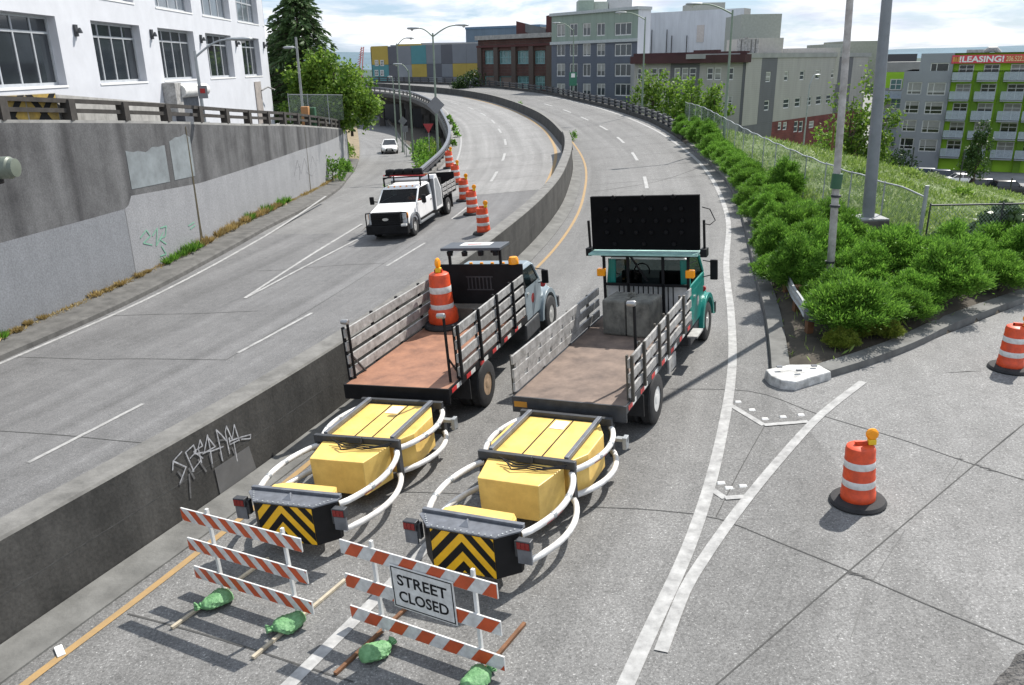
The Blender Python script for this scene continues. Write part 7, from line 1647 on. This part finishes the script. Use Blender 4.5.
def small_car(name, label, M, paint, kind='sedan', group=None):
    t = thing(name, label, 'car', (0,0,0), 0, group); t.matrix_world = M; H = 1.45 if kind == 'sedan' else 1.72; zb_ = .92 if kind == 'sedan' else 1.05
    # rounded body: cross sections along the car
    secs = [(-2.25,.68,.42,.72),(-2.15,.82,.3,.86),(-1.7,.88,.24,zb_+.02),(-1.0,.9,.22,zb_+.03),(0,.9,.22,zb_+.02),(.8,.9,.22,zb_),(1.3,.89,.24,zb_-.05),(1.85,.85,.26,zb_-.16),(2.15,.76,.3,.68),(2.25,.6,.4,.6)]
    vs = []; fs = []
    for y, w, z0, z1 in secs: vs += [(-w*.86,y,z0),(-w,y,z0+(z1-z0)*.3),(-w*.99,y,z0+(z1-z0)*.62),(-w*.9,y,z1-.03),(-w*.55,y,z1),(w*.55,y,z1),(w*.9,y,z1-.03),(w*.99,y,z0+(z1-z0)*.62),(w,y,z0+(z1-z0)*.3),(w*.86,y,z0)]
    for i in range(len(secs)-1):
        for k in range(10): fs.append((i*10+k, i*10+(k+1)%10, (i+1)*10+(k+1)%10, (i+1)*10+k))
    fs += [tuple(range(10)), tuple(range((len(secs)-1)*10+9, (len(secs)-1)*10-1, -1))]
    bd = MB().add(vs, fs).build('body', paint, t, 50)
    yb, yr0, yr1, yf = ((-1.75,-1.0,.15,.95) if kind == 'sedan' else (-2.1,-1.85,.2,.95)); a, e = .80, .60; z0 = zb_-.02
    lo = [(-a,yb,z0),(a,yb,z0),(a,yf,z0),(-a,yf,z0)]; hi = [(-e,yr0,H-.05),(e,yr0,H-.05),(e,yr1,H-.05),(-e,yr1,H-.05)]
    cb = MB().hexa(lo, hi).build('cabin', m_glass, t, 0, .03); MB().hexa([(x*1.02,y,H-.06) for x, y, z in hi], [(x*.85,y*.92,H) for x, y, z in hi]).build('roof', paint, cb, 40, .02)
    for s in (-1, 1):
        for k, (p, q) in enumerate([((s*a*1.0,yf-.02,z0),(s*e*1.02,yr1,H-.05)),((s*a,yb+.02,z0),(s*e*1.02,yr0,H-.05)),((s*a*1.0,-.4,z0),(s*e*1.02,-.4,H-.05))]): MB().beam(p, q, .06, .06).build('pillar', paint, cb, 0)
        for y in (-1.38,1.4): wheel(t, s*.8, y, .33, .22, s, m_chrome)
        MB().hexa([(s*.48,2.16,.58),(s*.76,2.02,.58),(s*.8,1.9,.58),(s*.5,2.0,.58)], [(s*.5,2.1,.7),(s*.76,1.97,.73),(s*.8,1.85,.73),(s*.52,1.95,.72)]).build('headlight', m_sheet, bd, 0); MB().box(min(s*.5,s*.78),max(s*.5,s*.78),-2.26,-2.18,.66,.8).build('tail_light', m_red, bd, 0)
        MB().box(min(s*.88,s*1.02),max(s*.88,s*1.02),.62,.74,zb_-.02,zb_+.14).build('mirror', paint, bd, 0, .03)
    g = MB(); g.hexa([(-.5,2.27,.28),(.5,2.27,.28),(.5,2.15,.28),(-.5,2.15,.28)], [(-.3,2.25,.62),(.3,2.25,.62),(.3,2.12,.62),(-.3,2.12,.62)]); g.build('grille', m_black, bd, 0); MB().box(-.24,.24,2.275,2.29,.4,.52).build('number_plate', m_sheet, bd, 0); return t
def stand(x, y, z, hd): return Matrix.Translation((x, y, z)) @ Matrix.Rotation(-hd, 4, 'Z')
cw = thing('tmp', '', ''); P = G(388.5, 154, zramp); on_road(cw, P.x-.1, P.y+1.9, R(173), zramp); bpy.context.view_layer.update(); Mw = cw.matrix_world.copy(); bpy.data.objects.remove(cw)
small_car('white_car', 'small white car driving up the ramp toward the camera', Mw, m_white)
dk = mat('dark_car_paint', (.025,.027,.032), .3); sv = mat('silver_car_paint', (.42,.43,.44), .3, .4); nv = mat('navy_car_paint', (.03,.045,.09), .3); rd = mat('maroon_car_paint', (.14,.03,.035), .3)
for px, py, Y, pt, kd, lab, hd in [(919,163,117,sv,'sedan','silver car, leftmost parked below the grey apartment block',125),(934,163,114,mat('pewter_car_paint', (.3,.31,.31), .35),'suv','pale grey parked car second from left below the balconies',110),(949,163,112,nv,'suv','dark blue parked car third from left below the balconies',105),(966,166,110,m_white,'sedan','white parked car between the dark blue car and the street tree',100),(990,174,103,dk,'suv','black parked car behind the street tree',98),(1013,176,101,dk,'suv','black van shaped car at the right edge, right of the street tree',98)]:
    q = at(px, py, Y); small_car('parked_car', lab, stand(q.x, Y, -9.1, R(hd)), pt, kd, 'cars parked on the low street')
# pale van roofline showing above the viaduct parapet
for o_ in list(bpy.data.objects):
    if o_.name == 'tmp': bpy.data.objects.remove(o_)
